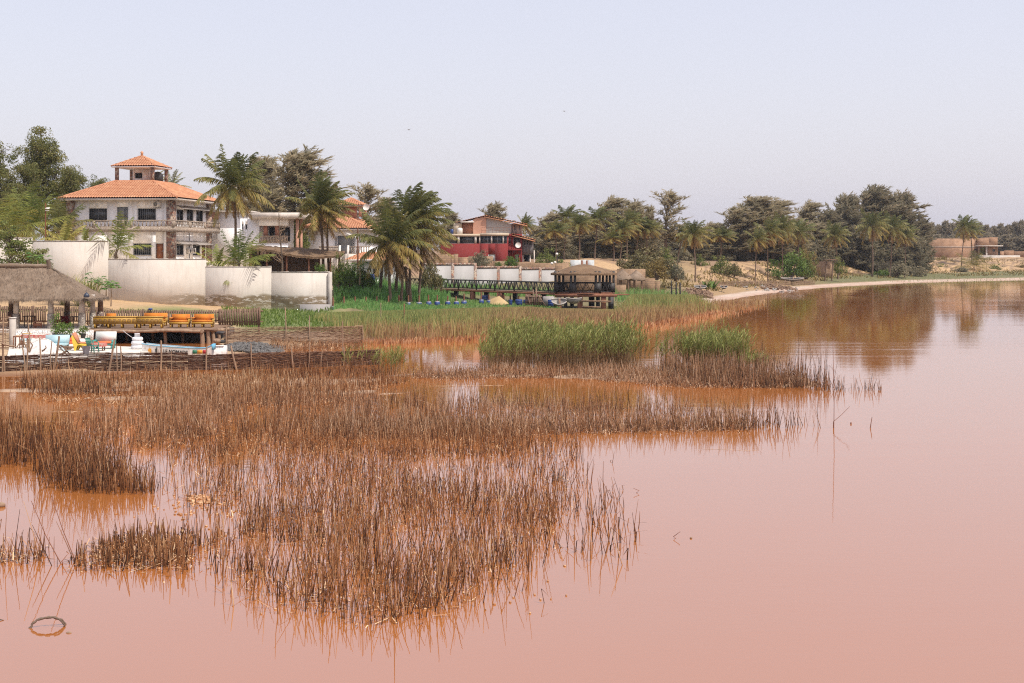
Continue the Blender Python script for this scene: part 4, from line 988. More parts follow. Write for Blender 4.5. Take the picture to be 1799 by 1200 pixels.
# ================================================================ red house
def red_house():
    base=3.6; fr=Frame((WX(892,222),222.0,base),-.06)
    r=thing('red_house','dark red house with a strip of windows, salmon upper storey and lean-to tiled roofs','house',fr.o,fr.rz); fx,fz=fr.x,fr.z
    x0=fx(774,0.0); xm=fx(843,0); x1=0.0; zb=fz(428,-5,0); zl=fz(415.3,-5,0); zt=fz(411.0,-5,0)
    mb=MB(); hd=(fx(858,0),fx(870,0),.3,fz(446.5,-3,0))
    wall(mb,'x',0,xm+.003,x1,-1,zb,.3,[hd]); wall(mb,'x',-.35,x0,xm,-1,zb,.3); wall(mb,'y',x1,.3,8,-1,zt,.3); wall(mb,'x',8,x0,x1,-1,zt,.3)
    mb.build('wall',MAT['red'],r); door(r,'x',0,hd,'greydoor','offwhite')
    lb=MB(); lb.box(x0-.2,xm,-.42,8.3,zl,zt); lb.box(xm+.003,x1+.1,-.12,8.3,zl+.1,zt+.1); lb.build('roof_slab',MAT['cream'],r)
    for px in (775.5,805.5,835.5):
        s=MB(); s.box(fx(px-1.6,-.35),fx(px+1.6,-.35),-.36,-.05,zb,zl); s.build('column',MAT['slab'],r)
    for px in (842.5,863.5,884):
        s=MB(); s.box(fx(px-1,0),fx(px+1,0),-.01,.25,zb,zl+.1); s.build('column',MAT['slab'],r)
    for (a,b,c,n) in ((777,803.8,-.35,1),(807.3,833.7,-.35,1),(844,862.3,0,2),(864.7,882.8,0,1),(885.2,890.5,0,0)):
        window(r,'x',c,(fx(a,c),fx(b,c),zb+.03,zl-.02 if c else zl+.08),'bluepane' if c==0 else 'darkpane',bars=n,sill=False)
    # red stair tower and its lean-to
    xt=fx(917,1.5); tw=MB(); zz=fz(411,2,1.5)
    ht=[(fx(893.5,1.5),fx(897.5,1.5),fz(428,2,1.5),fz(417,2,1.5)),(fx(902,1.5),fx(914,1.5),fz(432,2,1.5),fz(417,2,1.5)),(fx(905,1.5),fx(911,1.5),.2,fz(447,2,1.5))]
    wall(tw,'x',1.5,.01,xt,-1,zz,.25,ht); wall(tw,'y',xt,1.75,7,-1,zz-.4,.25); tw.build('stair_tower',MAT['red'],r)
    for h in ht[:2]: window(r,'x',1.5,h,bars=0,sill=False)
    door(r,'x',1.5,ht[2],'greydoor')
    cb=MB(); cb.box(fx(893,.2),fx(916,.2),.2,1.48,fz(439,2,.2)-.12,fz(438,2,.2)); cb.build('porch_slab',MAT['red'],r)
    gx0,gx1=fx(917.6,2.2),fx(935,2.2); gb=MB(); hg=[(fx(919.5,2.2),fx(922.5,2.2),fz(430.5,3,2.2),fz(422.5,3,2.2)),(fx(924.5,2.2),fx(928,2.2),fz(430.5,3,2.2),fz(422.5,3,2.2)),(fx(929.5,2.2),fx(934,2.2),fz(430.5,3,2.2),fz(422.5,3,2.2))]
    wall(gb,'x',2.2,gx0,gx1,fz(447,3,2.2),fz(420,3,2.2),.2,hg); wall(gb,'y',gx1,2.4,7,fz(447,3,2.2),fz(420,3,2.2),.2); gb.box(gx0,gx1,2.42,7,fz(447,3,2.2),fz(447,3,2.2)+.2); gb.build('projecting_room',MAT['darkgrey'],r)
    for h in hg: window(r,'x',2.2,h,bars=0,sill=False)
    for px in (918.5,931.5,938.5):
        s=MB(); s.box(fx(px-.9,2.5),fx(px+.9,2.5),2.4,2.8,-1,fz(446.9 if px<936 else 440,3,2.4)); s.build('post',MAT['slab'],r)
    bd=MB(); bd.box(fx(921,5),fx(930,5),5,5.1,-.5,fz(448,3,5)); bd.build('garage_door',MAT['bluepane'],r)
    def lean(a,b,c,d,name):
        q=MB(); tile_slope(q,a,b,c,d,.3,.4); V=np.array([a,b,c,d]); nn=np.array([0,0,.12]); q.add(np.vstack([V-nn,V-2*nn]),BOXF); q.build(name,MAT['tile'],r)
    lean((fx(938,1.2),1.0,fz(421.5,4,1)),(fx(938,1.2),6.8,fz(421.5,4,1)),(fx(899,1.2),6.8,fz(411,2,1)),(fx(899,1.2),1.0,fz(411,2,1)),'lean_to_roof')
    # upper storey
    yb=2.2; z0=zt+.05; cr=MB(); cr.box(fx(797,yb),fx(811,yb),yb,yb+4,z0,fz(392,-8,yb)); cr.build('roof_room',MAT['cream'],r)
    tr=MB(); tr.box(fx(811.3,yb+.5),fx(846,yb+.5),yb+.5,yb+4,z0,fz(390,-5,yb)); tr.build('recessed_wall',MAT['terracotta'],r)
    cn=MB(); cn.box(fx(810,yb),fx(833,yb),yb-.9,yb+1,fz(391.5,-6,yb),fz(389,-6,yb)); cn.build('canopy_slab',MAT['slab'],r)
    sa=MB(); xa,xb=fx(836,yb),fx(854,yb); xe=fx(898,yb); za,ze=fz(380.5,-3,yb),fz(392,1,yb)
    sa.prism([(fx(831,yb),z0),(xb,z0),(xb,za-.02),(xa,fz(383.5,-3,yb)),(fx(831,yb),fz(386.5,-3,yb))],'y',yb,yb+5); sa.build('gable_wall',MAT['salmon'],r)
    gr=MB(); gr.prism([(xb+.003,z0),(xe,z0),(xe,ze-.15),(xb+.003,za-.1)],'y',yb+.1,yb+5); gr.build('side_wall',MAT['greyside'],r)
    hs=[(fx(903.5,yb+1),fx(905.3,yb+1),fz(404,2,yb),fz(395,2,yb)),(fx(911.5,yb+1),fx(913.3,yb+1),fz(404,2,yb),fz(395.5,2,yb))]
    fw=MB(); wall(fw,'x',yb+1,xe+.003,fx(917,yb+1),fz(411,2,yb),fz(393,2,yb),.2,hs); fw.box(xe+.2,fx(917,yb+1)-.1,yb+1.4,yb+1.5,fz(411,2,yb),fz(393,2,yb)); fw.build('upper_room',MAT['greyside'],r)
    lean((fx(924,yb),yb-.4,fz(394.2,2,yb)),(fx(924,yb),yb+5.4,fz(394.2,2,yb)),(fx(851,yb),yb+5.4,fz(379.3,-3,yb)),(fx(851,yb),yb-.4,fz(379.3,-3,yb)),'upper_roof')
    lf=MB(); A=(fx(801,yb),yb-.1,fz(391.5,-8,yb)); B=(fx(851,yb),yb+.0,fz(379.6,-3,yb)); tile_slope(lf,(A[0],yb+5,A[2]),(A[0],yb-.2,A[2]),(B[0],yb-.2,B[2]),(B[0],yb+5,B[2]),.3,.4); lf.build('broken_roof',MAT['tile'],r)
    ra=MB()
    for px in np.linspace(846,897,9): ra.beam((fx(px,.3),.3,zt+.1),(fx(px,.3),.3,zt+1.0),.03)
    ra.beam((fx(846,.3),.3,zt+1.0),(fx(897,.3),.3,zt+1.0),.03); ra.beam((fx(846,.3),.3,zt+.55),(fx(897,.3),.3,zt+.55),.03); ra.build('roof_railing',MAT['rust'],r)
    tk=MB(); tk.lathe([(.02,0),(.42,.02),(.42,.85),(.2,.95),(.02,.97)],14,(fx(808,1),1,zt+.01),0,0,1,1); tk.build('water_tank',MAT['offwhite'],r)
    tb=MB(); tb.lathe([(.02,0),(.22,.02),(.24,.45),(.22,.75),(.02,.76)],12,(fx(794,1),1,zt+.01)); tb.build('barrel',MAT['bluep'],r)
    sd_=MB(); c=np.array((fx(910.5,1.2),1.1,fz(431,2,1.2))); sd_.lathe([(.02,0),(.3,.04),(.45,.14)],14); V=sd_.V[0]; sd_.V[0]=V@np.array(Matrix.Rotation(math.radians(75),3,'X')).T+c; sd_.tube([c,c+np.array([0,.4,-.3])],.03,5); sd_.build('satellite_dish',MAT['offwhite'],r)
red_house()

def block_wall(name,label,segs,mat,Y0,Y1=None,coping=None,t=.2,cat='wall'):
    Y1=Y1 or Y0; a0=segs[0][0]; r=thing(name,label,cat,(WX(a0,Y0),Y0,0)); o=r.location; mb=MB(); pa,pb=segs[0][0],segs[-1][1]
    for (a,b,top) in segs:
        f=lambda p: Y0+(Y1-Y0)*(p-pa)/(pb-pa)
        A=np.array(W(a,top,f(a))); B=np.array(W(b,top,f(b))); z=(A[2]+B[2])/2; zb=min(gz(a,f(a)),gz(b,f(b)))-.6
        d=unit(B[:2]-A[:2]); nrm=np.array([-d[1],d[0]])*t; V=[]
        for zz in (zb,z):
            for q in (A[:2],B[:2]-d*.003,B[:2]-d*.003+nrm,A[:2]+nrm): V.append((q[0]-o.x,q[1]-o.y,zz))
        mb.add(V,BOXF)
    mb.build('wall',MAT[mat],r); return r
block_wall('block_wall','rough sandy block wall in front of the red house',[(740,792,446),(792,797,447.5),(797,805,446),(805,823,452),(823,866,450),(866,893,458.5),(893,1000,462)],'brick',203)
block_wall('block_wall','weathered block wall seen through the pavilion, behind its posts',[(975,988,462),(988,1084,474)],'brick',181)
block_wall('block_wall','sandy block wall and ruined hut wall beside the little thatched shelters',[(1084,1134,472.5)],'brick',192)
block_wall('block_wall','low broken block wall at the edge of the green reeds',[(1134,1151,489),(1151,1160,494)],'brick',190)
block_wall('block_wall','low block kerb wall in front of the little thatched shelters',[(1076,1100,500.5)],'brick',178)
rr=block_wall('painted_wall','pale wall with faded blue and pink paint and two rusty gateposts','' or [(1002,1021,457),(1022,1031,456.5),(1032,1044,457)],'mural',212)
for px in (1022.5,1031):
    s=MB(); s.box(WX(px-1.3,211)-rr.location.x,WX(px+1.3,211)-rr.location.x,-1.2,-.3,0,WZ(456.5,211)-.1); s.build('gatepost',MAT['rust'],rr)
block_wall('block_wall','short grey block wall at the foot of the dark trees on the dune',[(1290,1347,464),(1420,1462,459)],'brick',298)

# ---------------- panelled wall with rubble pillars
def pillared():
    f=lambda p: 172+(p-762)*20/218; Y0=f(762); r=thing('panelled_wall','whitewashed wall with rubble stone pillars and coping behind the footbridge','wall',(WX(762,Y0),Y0,0)); o=r.location
    pm=MB(); cm=MB()
    edges=[748,794.7,834.3,875,913.3,948.3,981]; tops=[462,462,467.5,467.5,470,470]
    for i in range(6):
        a,b=edges[i],edges[i+1]; A=np.array((WX(a,f(a)),f(a))); B=np.array((WX(b,f(b)),f(b))); d=unit(B-A); n=np.array([-d[1],d[0]]); zt=WZ(tops[i],f((a+b)/2)); zb=-.5
        def slab(mb,p,q,off,t,z0,z1):
            V=[]
            for zz in (z0,z1):
                for s in (p+n*off,q+n*off,q+n*(off+t),p+n*(off+t)): V.append((s[0]-o.x,s[1]-o.y,zz))
            mb.add(V,BOXF)
        slab(pm,A,B-d*.003,0,.2,zb,zt-.28); slab(cm,A,B-d*.003,-.06,.34,zt-.277,zt)
        p=MB(); slab(p,B-d*.22,B+d*.22,-.12,.46,zb,zt-.02 if i<5 else zt-.05); p.build('pillar',MAT['stone'],r)
    pm.build('panel',MAT['greywall'],r); cm.build('coping',MAT['stone'],r)
pillared()

# ---------------- unfinished block house on the right
def unfinished():
    Y=432.0; fr=Frame((WX(1633,Y),Y,3.6),0.02); r=thing('unfinished_house','unfinished bare block house with a porch on the far dune','house',fr.o,fr.rz); fx,fz=fr.x,fr.z
    mb=MB(); x1=fx(1716,0); wall(mb,'x',0,0,x1,-2,fz(419,8,0),.3,[(fx(1712.5,0),fx(1716,0)-.01,fz(439.5,10,0),fz(437.5,10,0))]); wall(mb,'y',.3,.3,9,-2,fz(419,0,0),.3); wall(mb,'x',9,0,x1,-2,fz(419,8,0),.3); mb.box(.2,x1,.28,9,fz(420.5,0,0),fz(420,0,0)); mb.build('wall',MAT['brickpink'],r)
    bd=MB(); bd.box(.002,x1,-.04,-.002,fz(434.6,8,0),fz(433.4,8,0)); bd.build('ring_beam',MAT['concrete'],r)
    u=MB(); xa,xb=x1+.01,fx(1753.5,-1); zs=fz(433,18,-1)
    hh=[(fx(1721.5,-1),fx(1731,-1),fz(447,17,-1),zs-.25),(fx(1743.5,-1),fx(1748,-1),fz(442,20,-1),fz(437.5,20,-1))]
    wall(u,'x',-1,xa,xb,-2,zs,.3,hh); wall(u,'y',xb,-.7,8,-2,zs,.3); u.box(xa+.2,xb-.3,2.2,2.4,-2,zs); u.build('porch_wall',MAT['brickpink'],r)
    window(r,'x',-1,hh[1],bars=0,sill=False)
    sl=MB(); sl.box(xa-.4,fx(1760,-1),-2.2,8,zs+.003,zs+.28); sl.build('porch_slab',MAT['slab'],r)
    up=MB(); up.box(xa,fx(1738,-1),-.6,7,zs+.283,fz(418.5,16,-1)); up.box(fx(1738.3,-1),xb,-.6,7,zs+.283,fz(416.8,20,-1)); up.build('upper_wall',MAT['brickpink'],r)
    c=MB(); c.box(fx(1732,-1.2),fx(1734,-1.2),-1.5,-1.15,-2,zs); c.build('column',MAT['slab'],r)
    t=MB(); t.box(xa,fx(1790,-2),-3,-1.3,-2,fz(448.5,18,-2)); t.build('terrace',MAT['concrete'],r)
unfinished()
block_wall('block_wall','long pinkish block wall running past the unfinished house on the far dune',[(1757,1764,441.5),(1764,1781,440),(1781,1900,441.5)],'brickpink',436)
block_wall('block_wall','low pinkish block retaining wall on top of the far sand dune',[(1722,1800,454.5),(1800,1900,456)],'brickpink',420)
MAT['darknavy']=simple('navy_enamel',(.02,.028,.05),(.03,.04,.07),3,.4)
# ================================================================ thatched pavilion on the left shore
def thatch_slope(mb, A, B, Cc, D, r, n=60, k=26, amp=.05, sag=.0):
    A,B,Cc,D=[np.array(p,float) for p in (A,B,Cc,D)]
    u=np.linspace(0,1,n)[None,:,None]; v=np.linspace(0,1,k)[:,None,None]
    P=(A*(1-u)+B*u)*(1-v)+(D*(1-u)+Cc*u)*v
    nn=unit(np.cross(B-A,D-A)); nn=nn if nn[2]>0 else -nn
    P=P+nn*(amp*(r.uniform(-1,1,(k,n))*.5+fbm(P[...,0]*2.5+P[...,1],P[...,2]*2.5,4)*1.4-.7))[...,None]-np.array([0,0,sag])*np.sin(PI*u)*(1-v)
    P[0,:,2]-=r.uniform(0,.12,n); mb.grid(P,0,r.uniform(0,.5,(k,n)))
    # loose straw along the eave and over the slope
    m=int(np.linalg.norm(B-A)*90); t=r.uniform(0,1,m)[:,None]; p=A*(1-t)+B*t+nn*.03; dn=unit((A+B)/2-(Cc+D)/2)
    l=r.uniform(.08,.30,m)[:,None]; e=p+dn*l+np.array([0,0,-1])*l*.6+r.normal(0,.03,(m,3)); s=unit(B-A)*.012
    tris(mb,p-s-dn*.1,p+s-dn*.1,e,0,r.uniform(0,.8,m))
    m=int(np.linalg.norm(B-A)*160); t=r.uniform(0,1,m)[:,None]; vv=r.uniform(0,.97,m)[:,None]; p=(A*(1-t)+B*t)*(1-vv)+(D*(1-t)+Cc*t)*vv+nn*.07
    e=p+dn*r.uniform(.15,.4,m)[:,None]+nn*r.uniform(-.02,.08,m)[:,None]+r.normal(0,.02,(m,3)); tris(mb,p-s*.8,p+s*.8,e,0,r.uniform(0,.9,m))
PAV=(WX(28,96),96.0,1.0)
def pavilion():
    r=thing('thatched_pavilion','open pavilion with a big grey thatched hip roof on pebble-clad posts by the lagoon','pavilion',PAV,0)
    q=np.random.default_rng(5); X=lambda px,Y: WX(px,Y)-PAV[0]; Z=lambda py,Y: WZ(py,Y)-1.0
    x1=X(153,95.3); x0=-9.0; yf=-.75; yb=3.9; ze=Z(527,95.3); zr=Z(469,97.6); ym=1.6; xr=X(87,97.6); xl=x0+2.2
    mb=MB(); A=(x0,yf,ze);B=(x1,yf,ze);Cb=(x1+.15,yb,ze+.0);D=(x0,yb,ze);R1=(xr,ym,zr);R0=(xl,ym,zr)
    thatch_slope(mb,A,B,R1,R0,q,90); thatch_slope(mb,B,Cb,R1,R1,q,34); thatch_slope(mb,Cb,D,R0,R1,q,60); thatch_slope(mb,D,A,R0,R0,q,34)
    roof=mb.build('roof',MAT['thatch'],r)
    rb=MB(); pts=np.linspace(R0,R1,24); pts[:,2]+=.06+q.uniform(-.02,.03,24); rb.tube(pts,.17+q.uniform(-.03,.03,24),7,0,q.uniform(0,.6,24)); rb.build('ridge_roll',MAT['thatch'],roof)
    fi=MB(); fi.tube([[xr-.02,ym,zr-.1],[xr-.06,ym,zr+.3],[xr-.12,ym,zr+.48]],[.17,.15,.16],8); fi.build('ridge_finial',MAT['bark'],roof)
    def post(px,Y,w,dark=False,up=.75):
        m=MB(); x=X(px,Y); y=Y-96; zt=ze+(up if y>.5 else .25)
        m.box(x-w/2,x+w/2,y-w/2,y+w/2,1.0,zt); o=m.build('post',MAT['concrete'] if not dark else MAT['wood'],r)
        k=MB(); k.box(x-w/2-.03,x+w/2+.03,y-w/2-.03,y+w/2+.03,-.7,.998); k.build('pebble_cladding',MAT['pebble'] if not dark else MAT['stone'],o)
    for px in (-50,28.5,89,144): post(px,96,.30)
    post(163,97.7,.26,False,.3)
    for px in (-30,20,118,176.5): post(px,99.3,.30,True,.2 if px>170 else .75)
    bm=MB()
    for y in (0,3.3): bm.box(x0+.6,x1-.5,y-.07,y+.07,ze+.1,ze+.24)
    for i in range(12):
        x=x0+.7+(x1-x0-1.4)*i/11; bm.beam((x,yf+.15,ze+.05),(min(max(x,xl),xr),ym,zr-.2),.08); bm.beam((x,yb-.15,ze+.05),(min(max(x,xl),xr),ym,zr-.2),.08)
    bm.build('rafter',MAT['wood'],roof)
    fl=MB(); fl.box(x0,x1-.2,-.5,3.8,-.9,0.0); fl.build('floor_slab',MAT['concrete'],r)
    lw=MB()
    for i in range(46):
        x=X(28,94.6)+(X(160,94.6)-X(28,94.6))*i/45; w=(X(160,94.6)-X(28,94.6))/46
        lw.box(x,x+w-.004,-1.45,-1.1-q.uniform(0,.04),-.85,-.06+q.uniform(-.03,.06))
    lw.build('low_wall',MAT['rubble_white'],r)
pavilion()
l=thing('hanging_lantern','dark blue lantern hanging under the pavilion eave','lantern',W(152,521,95.2)); m=MB(); m.lathe([(.02,.28),(.1,.22),(.19,.1),(.2,-.02),(.14,-.06)],10); m.build('shade',MAT['darknavy'],l); m=MB(); m.tube([[0,0,.26],[0,.1,.5]],.012,4); m.build('cord',MAT['black'],l)

def slat_fence(label,pa,pb,Y,top,zb,sp=.17,w=.115,rails=True,name='slat_fence'):
    x0,x1=WX(pa,Y),WX(pb,Y); r=thing(name,label,'fence',(x0,Y,zb)); mb=MB(); n=int((x1-x0)/sp); H=[WZ(np.interp(pa+(pb-pa)*i/n,[pa,pb],top),Y)-zb for i in range(n)]
    for i in range(n):
        if random.random()<.03: continue
        mb.obox((i*sp+w/2,random.uniform(-.01,.01),H[i]/2+random.uniform(-.03,.03)),(w,.022,H[i]-random.uniform(.0,.07)),0,0,random.uniform(-.02,.02))
    mb.build('slat_panel',MAT['slat'],r)
    rb=MB()
    for f in (.22,.82): rb.beam((-.1,.045,H[0]*f),(x1-x0+.05,.045,H[-1]*f),.04,.09)
    rb.build('rail',MAT['wood'],r)
    for i in range(0,n+1,max(1,n//max(1,int((x1-x0)/2.2)))):
        p=MB(); j=min(i,n-1); p.box(j*sp-.06,j*sp+.05,.07,.18,-.9,H[j]+.04); p.build('post',MAT['wood'],r)
    return r
slat_fence('brown slat fence in the shade behind the thatched pavilion',-60,178,101.5,(536,540),.95,.16)
slat_fence('brown slat fence with daylight between its boards behind the orange seats',180,392,103,(543.5,544.5),1.0)
slat_fence('close-boarded brown fence end projecting over the gravel bank',385,461,101,(543.5,540.5),.95,.175,.14)

# ---------------- dark deck on logs with the seats on it
def deck():
    r=thing('timber_deck','dark lakeside deck on log posts with a deep shaded space below','deck',(WX(150,96.5),96.5,0)); o=r.location; X=lambda px,dy=0: WX(px,96.5+dy)-o.x
    q=np.random.default_rng(8); mb=MB()
    for i in range(24):
        y=-.95+i*.27; mb.box(X(128)+q.uniform(-.1,.1),X(378)+q.uniform(-.15,.35),y,y+.262,.90+q.uniform(-.01,.01),.985+q.uniform(-.01,.012))
    mb.build('deck_board',MAT['wood'],r)
    e=MB(); xs=np.linspace(X(126),X(362),26); e.tube(np.stack([xs,np.full(26,-1.05),.85+.03*np.sin(xs*1.3)+q.uniform(-.015,.015,26)],1),.11+q.uniform(-.015,.015,26),7); e.tube(np.stack([np.linspace(X(345),X(398),9),np.linspace(-.8,.8,9),.86+q.uniform(-.02,.02,9)],1),.12,7)
    e.tube([[X(361),-1.2,.84],[X(361),1.8,.84]],.12,7); e.build('edge_log',MAT['driftwood'],r)
    for px,dy,rad in ((200,-.6,.13),(245,-.3,.12),(290,-.4,.12),(355,-.9,.15),(365.5,-.7,.14),(374,.2,.14),(384,1.2,.12),(268,2.0,.11),(320,2.2,.11),(222,2.2,.11)):
        p=MB(); p.tube([[X(px,dy),dy,-1],[X(px,dy)+.03,dy,.3],[X(px,dy)-.03,dy,.89]],[rad*1.1,rad,rad*.9],8); p.build('log_post',MAT['driftwood'],r)
    b=MB(); b.box(X(100),X(395),3.2,3.35,-.6,.88); b.box(X(100),X(101),-.5,3.2,-.6,.88); b.build('shade_backing',MAT['black'],r)  # black sheet added below the deck, standing in for the deep shade there
deck()
def seat_frame(root,w,d,h,back,arm,mat,legmat,panel=True):
    m=MB(); m.box(0,w,0,d,.30,.40); m.build('seat',MAT[mat],root)
def orange_sofa(px0,px1,Y,label,kind='sofa'):
    x0,x1=WX(px0,Y),WX(px1,Y); w=x1-x0; r=thing('armchair' if w<2 else 'sofa',label,kind,(x0,Y,.99),0,'orange seats on the deck')
    f=MB(); f.box(0,w,0,.06,.22,.36); f.box(0,w,.64,.70,.22,.36); f.box(0,.07,.06,.64,.22,.62); f.box(w-.07,w,.06,.64,.22,.62); f.build('frame',MAT['yellow'],r)
    s=MB(); s.box(.075,w-.075,.02,.66,.365,.50); s.build('seat_cushion',MAT['orange'],r)
    b=MB(); b.obox((w/2,.66,.66),(w-.1,.14,.46),0,-.2); b.build('back_cushion',MAT['orange'],r)
    for x in (0,w-.14):
        a=MB(); a.obox((x+.07,.33,.64),(.16,.62,.07)); a.build('armrest',MAT['orange'],r)
    for x in (.03,w/2-.05,w-.13):
        for y in (.02,.58):
            l=MB(); l.box(x,x+.09,y,y+.09,0,.22); l.build('leg',MAT['yellow'],r)
    return r
orange_sofa(297,331,97.4,'orange cushioned armchair on the deck, nearer the long yellow bench','armchair')
orange_sofa(336,373.5,97.6,'orange cushioned armchair at the outer end of the deck','armchair')
orange_sofa(248,291,99.4,'long orange sofa with a tall back behind the yellow bench','sofa')
orange_sofa(181,200,98.6,'small orange chair tucked behind the patterned yellow bench','chair')
def yellow_bench(px0,px1,Y,label,n):
    x0,x1=WX(px0,Y),WX(px1,Y); w=x1-x0; r=thing('carved_bench',label,'bench',(x0,Y,.99),0,'patterned yellow benches')
    p=MB(); p.box(0,w,0,.05,.28,.74); 
    for i in range(n): 
        x=w*(i+.5)/n
        for s in (-.11,.09): p.box(x+s,x+s+.02,-.012,-.002,.40,.60,1)
        p.box(x-.09,x+.09,-.012,-.002,.40,.42,1); p.box(x-.09,x+.09,-.012,-.002,.58,.60,1); p.box(x-.03,x+.03,-.012,-.002,.47,.53,1)
    p.build('carved_front',[MAT['yellow'],MAT['wood']],r)
    s=MB(); s.box(-.02,w+.02,-.02,.55,.745,.79); s.build('top',MAT['yellow'],r)
    for x in np.linspace(.05,w-.15,max(3,int(w/.8)+1)):
        l=MB(); l.box(x,x+.1,.01,.1,0,.278); l.box(x,x+.1,.42,.5,0,.74); l.build('leg',MAT['yellow'],r)
yellow_bench(163.5,239.5,96.6,'long yellow bench with carved squares, joined nearest the pavilion',9)
yellow_bench(241,285.5,96.6,'shorter yellow carved bench in front of the orange sofa',6)
m=thing('fence_lamp','small dark lamp on top of the slat fence above the orange seats','lamp',W(264.5,546,103)); q=MB(); q.obox((0,-.05,.12),(.26,.2,.1),0,.2); q.build('shade',MAT['bluep'],m); q=MB(); q.tube([[0,0,-.3],[0,0,.1]],.02,5); q.build('bracket',MAT['black'],m)

# ---------------- sunlit terrace and its furniture
def terrace():
    r=thing('beach_terrace','sunlit white sand terrace with a rough white edging in front of the deck','terrace',(WX(30,78),78.0,0)); o=r.location
    mb=MB(); q=np.random.default_rng(4); n=60
    outl=[(12,74.5),(60,73.6),(130,74.6),(200,76.5),(262,79),(268,81),(255,83),(165,85),(152,93),(20,93)]
    P=[(WX(a,b)-o.x,b-o.y) for a,b in outl]; mb.prism(P,'z',-.3,.58); mb.build('sand_top',MAT['clothwhite'],r)
    e=MB()
    for i in range(70):
        t=i/69*4; k=min(3,int(t)); f=t-k; a=np.array(P[k])*(1-f)+np.array(P[k+1])*f
        e.ball((a[0],a[1],.34+q.uniform(-.1,.1)),q.uniform(.12,.2),8,0,0,1,1,.8)
    e.build('stone_edging',MAT['rubble_white'],r)
terrace()
TZ=.58
def chair_sling():
    Y=80.0; x0=WX(127,Y); r=thing('lounge_chair','bright yellow lounge chair with terracotta cushions on the terrace','chair',(x0,Y,TZ),.05)
    f=MB()
    for y in (0,.62):
        f.prism([(.1,0),(.2,0),(.27,.3),(.62,.3),(.66,0),(.76,0),(.76,.38),(.25,.42),(.02,.86),(-.06,.83)],'y',y,y+.06)
    f.box(.1,.76,.03,.65,.301,.36); f.build('frame',MAT['brightyellow'],r)
    s=MB(); s.obox((.52,.34,.43),(.58,.54,.1),0,0,-.03); s.build('seat_cushion',MAT['cushion'],r)
    b=MB(); b.obox((.13,.34,.72),(.12,.54,.6),0,0,-.44); b.build('back_cushion',MAT['cushion'],r)
chair_sling()
def turq_sofa():
    Y=81.5; x0,x1=WX(162,Y),WX(198,Y); w=x1-x0; r=thing('sofa','turquoise wooden sofa with a pale high back on the terrace','sofa',(x0,Y,TZ))
    f=MB(); f.box(0,w,0,.7,.24,.32); f.box(0,.08,0,.7,.321,.5); f.box(w-.08,w,0,.7,.321,.5); f.build('frame',MAT['turq'],r)
    c=MB(); c.box(.085,w-.085,-.02,.66,.322,.42); c.build('seat_cushion',MAT['brightorange'],r)
    b=MB(); b.obox((w/2,.72,.68),(w,.12,.56),0,-.2); b.build('backrest',MAT['paleblue'],r)
    for x in (.03,w-.13):
        for y in (.02,.58):
            l=MB(); l.box(x,x+.1,y,y+.1,0,.24); l.build('leg',MAT['turq'],r)
turq_sofa()
def plastic_chair():
    Y=78.2; x0=WX(151,Y); r=thing('plastic_chair','green plastic garden armchair by the dark cloth on the terrace','chair',(x0,Y,TZ-.02),-.35)
    s=MB(); s.box(.05,.5,0,.46,.40,.43); s.build('seat',MAT['greenplastic'],r)
    b=MB()
    for i in range(5): b.beam((.06,.05+i*.09,.42),(-.08,.05+i*.09,.84),.055,.02)
    b.beam((-.08,.0,.82),(-.08,.46,.82),.07,.04); b.build('backrest',MAT['greenplastic'],r)
    for y in (-.02,.46):
        a=MB(); a.tube([[-.02,y,.66],[.25,y,.66],[.48,y,.60],[.5,y,.41]],.025,6); a.build('armrest',MAT['greenplastic'],r)
    for x,y in ((.06,.02),(.06,.44),(.48,.02),(.48,.44)):
        l=MB(); l.beam((x,y,.40),(x+(.05 if x>.2 else -.05),y,0),.045); l.build('leg',MAT['greenplastic'],r)
plastic_chair()
def table(name,label,px0,px1,Y,z,h,cloth,d=.8,cat='table'):
    x0,x1=WX(px0,Y),WX(px1,Y); w=x1-x0; r=thing(name,label,cat,(x0,Y,z))
    t=MB(); t.box(0,w,0,d,h-.05,h); t.build('tabletop',MAT['wood'],r)
    for x in (.05,w-.11):
        for y in (.05,d-.11):
            l=MB(); l.box(x,x+.06,y,y+.06,0,h-.05); l.build('leg',MAT['wood'],r)
    return r,w,d
def cloth(label,px0,px1,Y,z,h,d=.8,drop=.18,white=True):
    x0,x1=WX(px0,Y),WX(px1,Y); w=x1-x0; r=thing('tablecloth',label,'tablecloth',(x0,Y,z))
    m=MB(); m.box(-.03,w+.03,-.03,d+.03,h+.002,h+.012,1 if white else 0)
    n=14
    for (ax,a0,a1,c) in (('x',-.03,w+.03,-.035),('x',-.03,w+.03,d+.035),('y',-.03,d+.03,-.035),('y',-.03,d+.03,w+.035)):
        u=np.linspace(a0,a1,n); wv=.012*np.sin(np.arange(n)*2.1); zz=np.stack([np.full(n,h+.005),h-drop-.04*np.abs(np.sin(np.arange(n)*.9))],0)
        P=np.zeros((2,n,3)); P[...,2]=zz
        if ax=='x': P[...,0]=u; P[...,1]=c+wv*np.array([[0],[1]])
        else: P[...,1]=u; P[...,0]=c+wv*np.array([[0],[1]])
        m.grid(P)
    m.build('cloth',[MAT['checker'],MAT['clothwhite']],r)
table('terrace_table','dark table under a red check cloth beside the concrete post',38,76,82.5,TZ,.76,None)
cloth('white and red check cloth on the table beside the concrete post',38,76,82.5,TZ,.76)
table('low_table','low table under a red cloth between green chair and turquoise sofa',158,182,79.8,TZ,.42,None,.55)
cloth('small red check cloth on the low table by the green chair',158,182,79.8,TZ,.42,.55,.15,False)
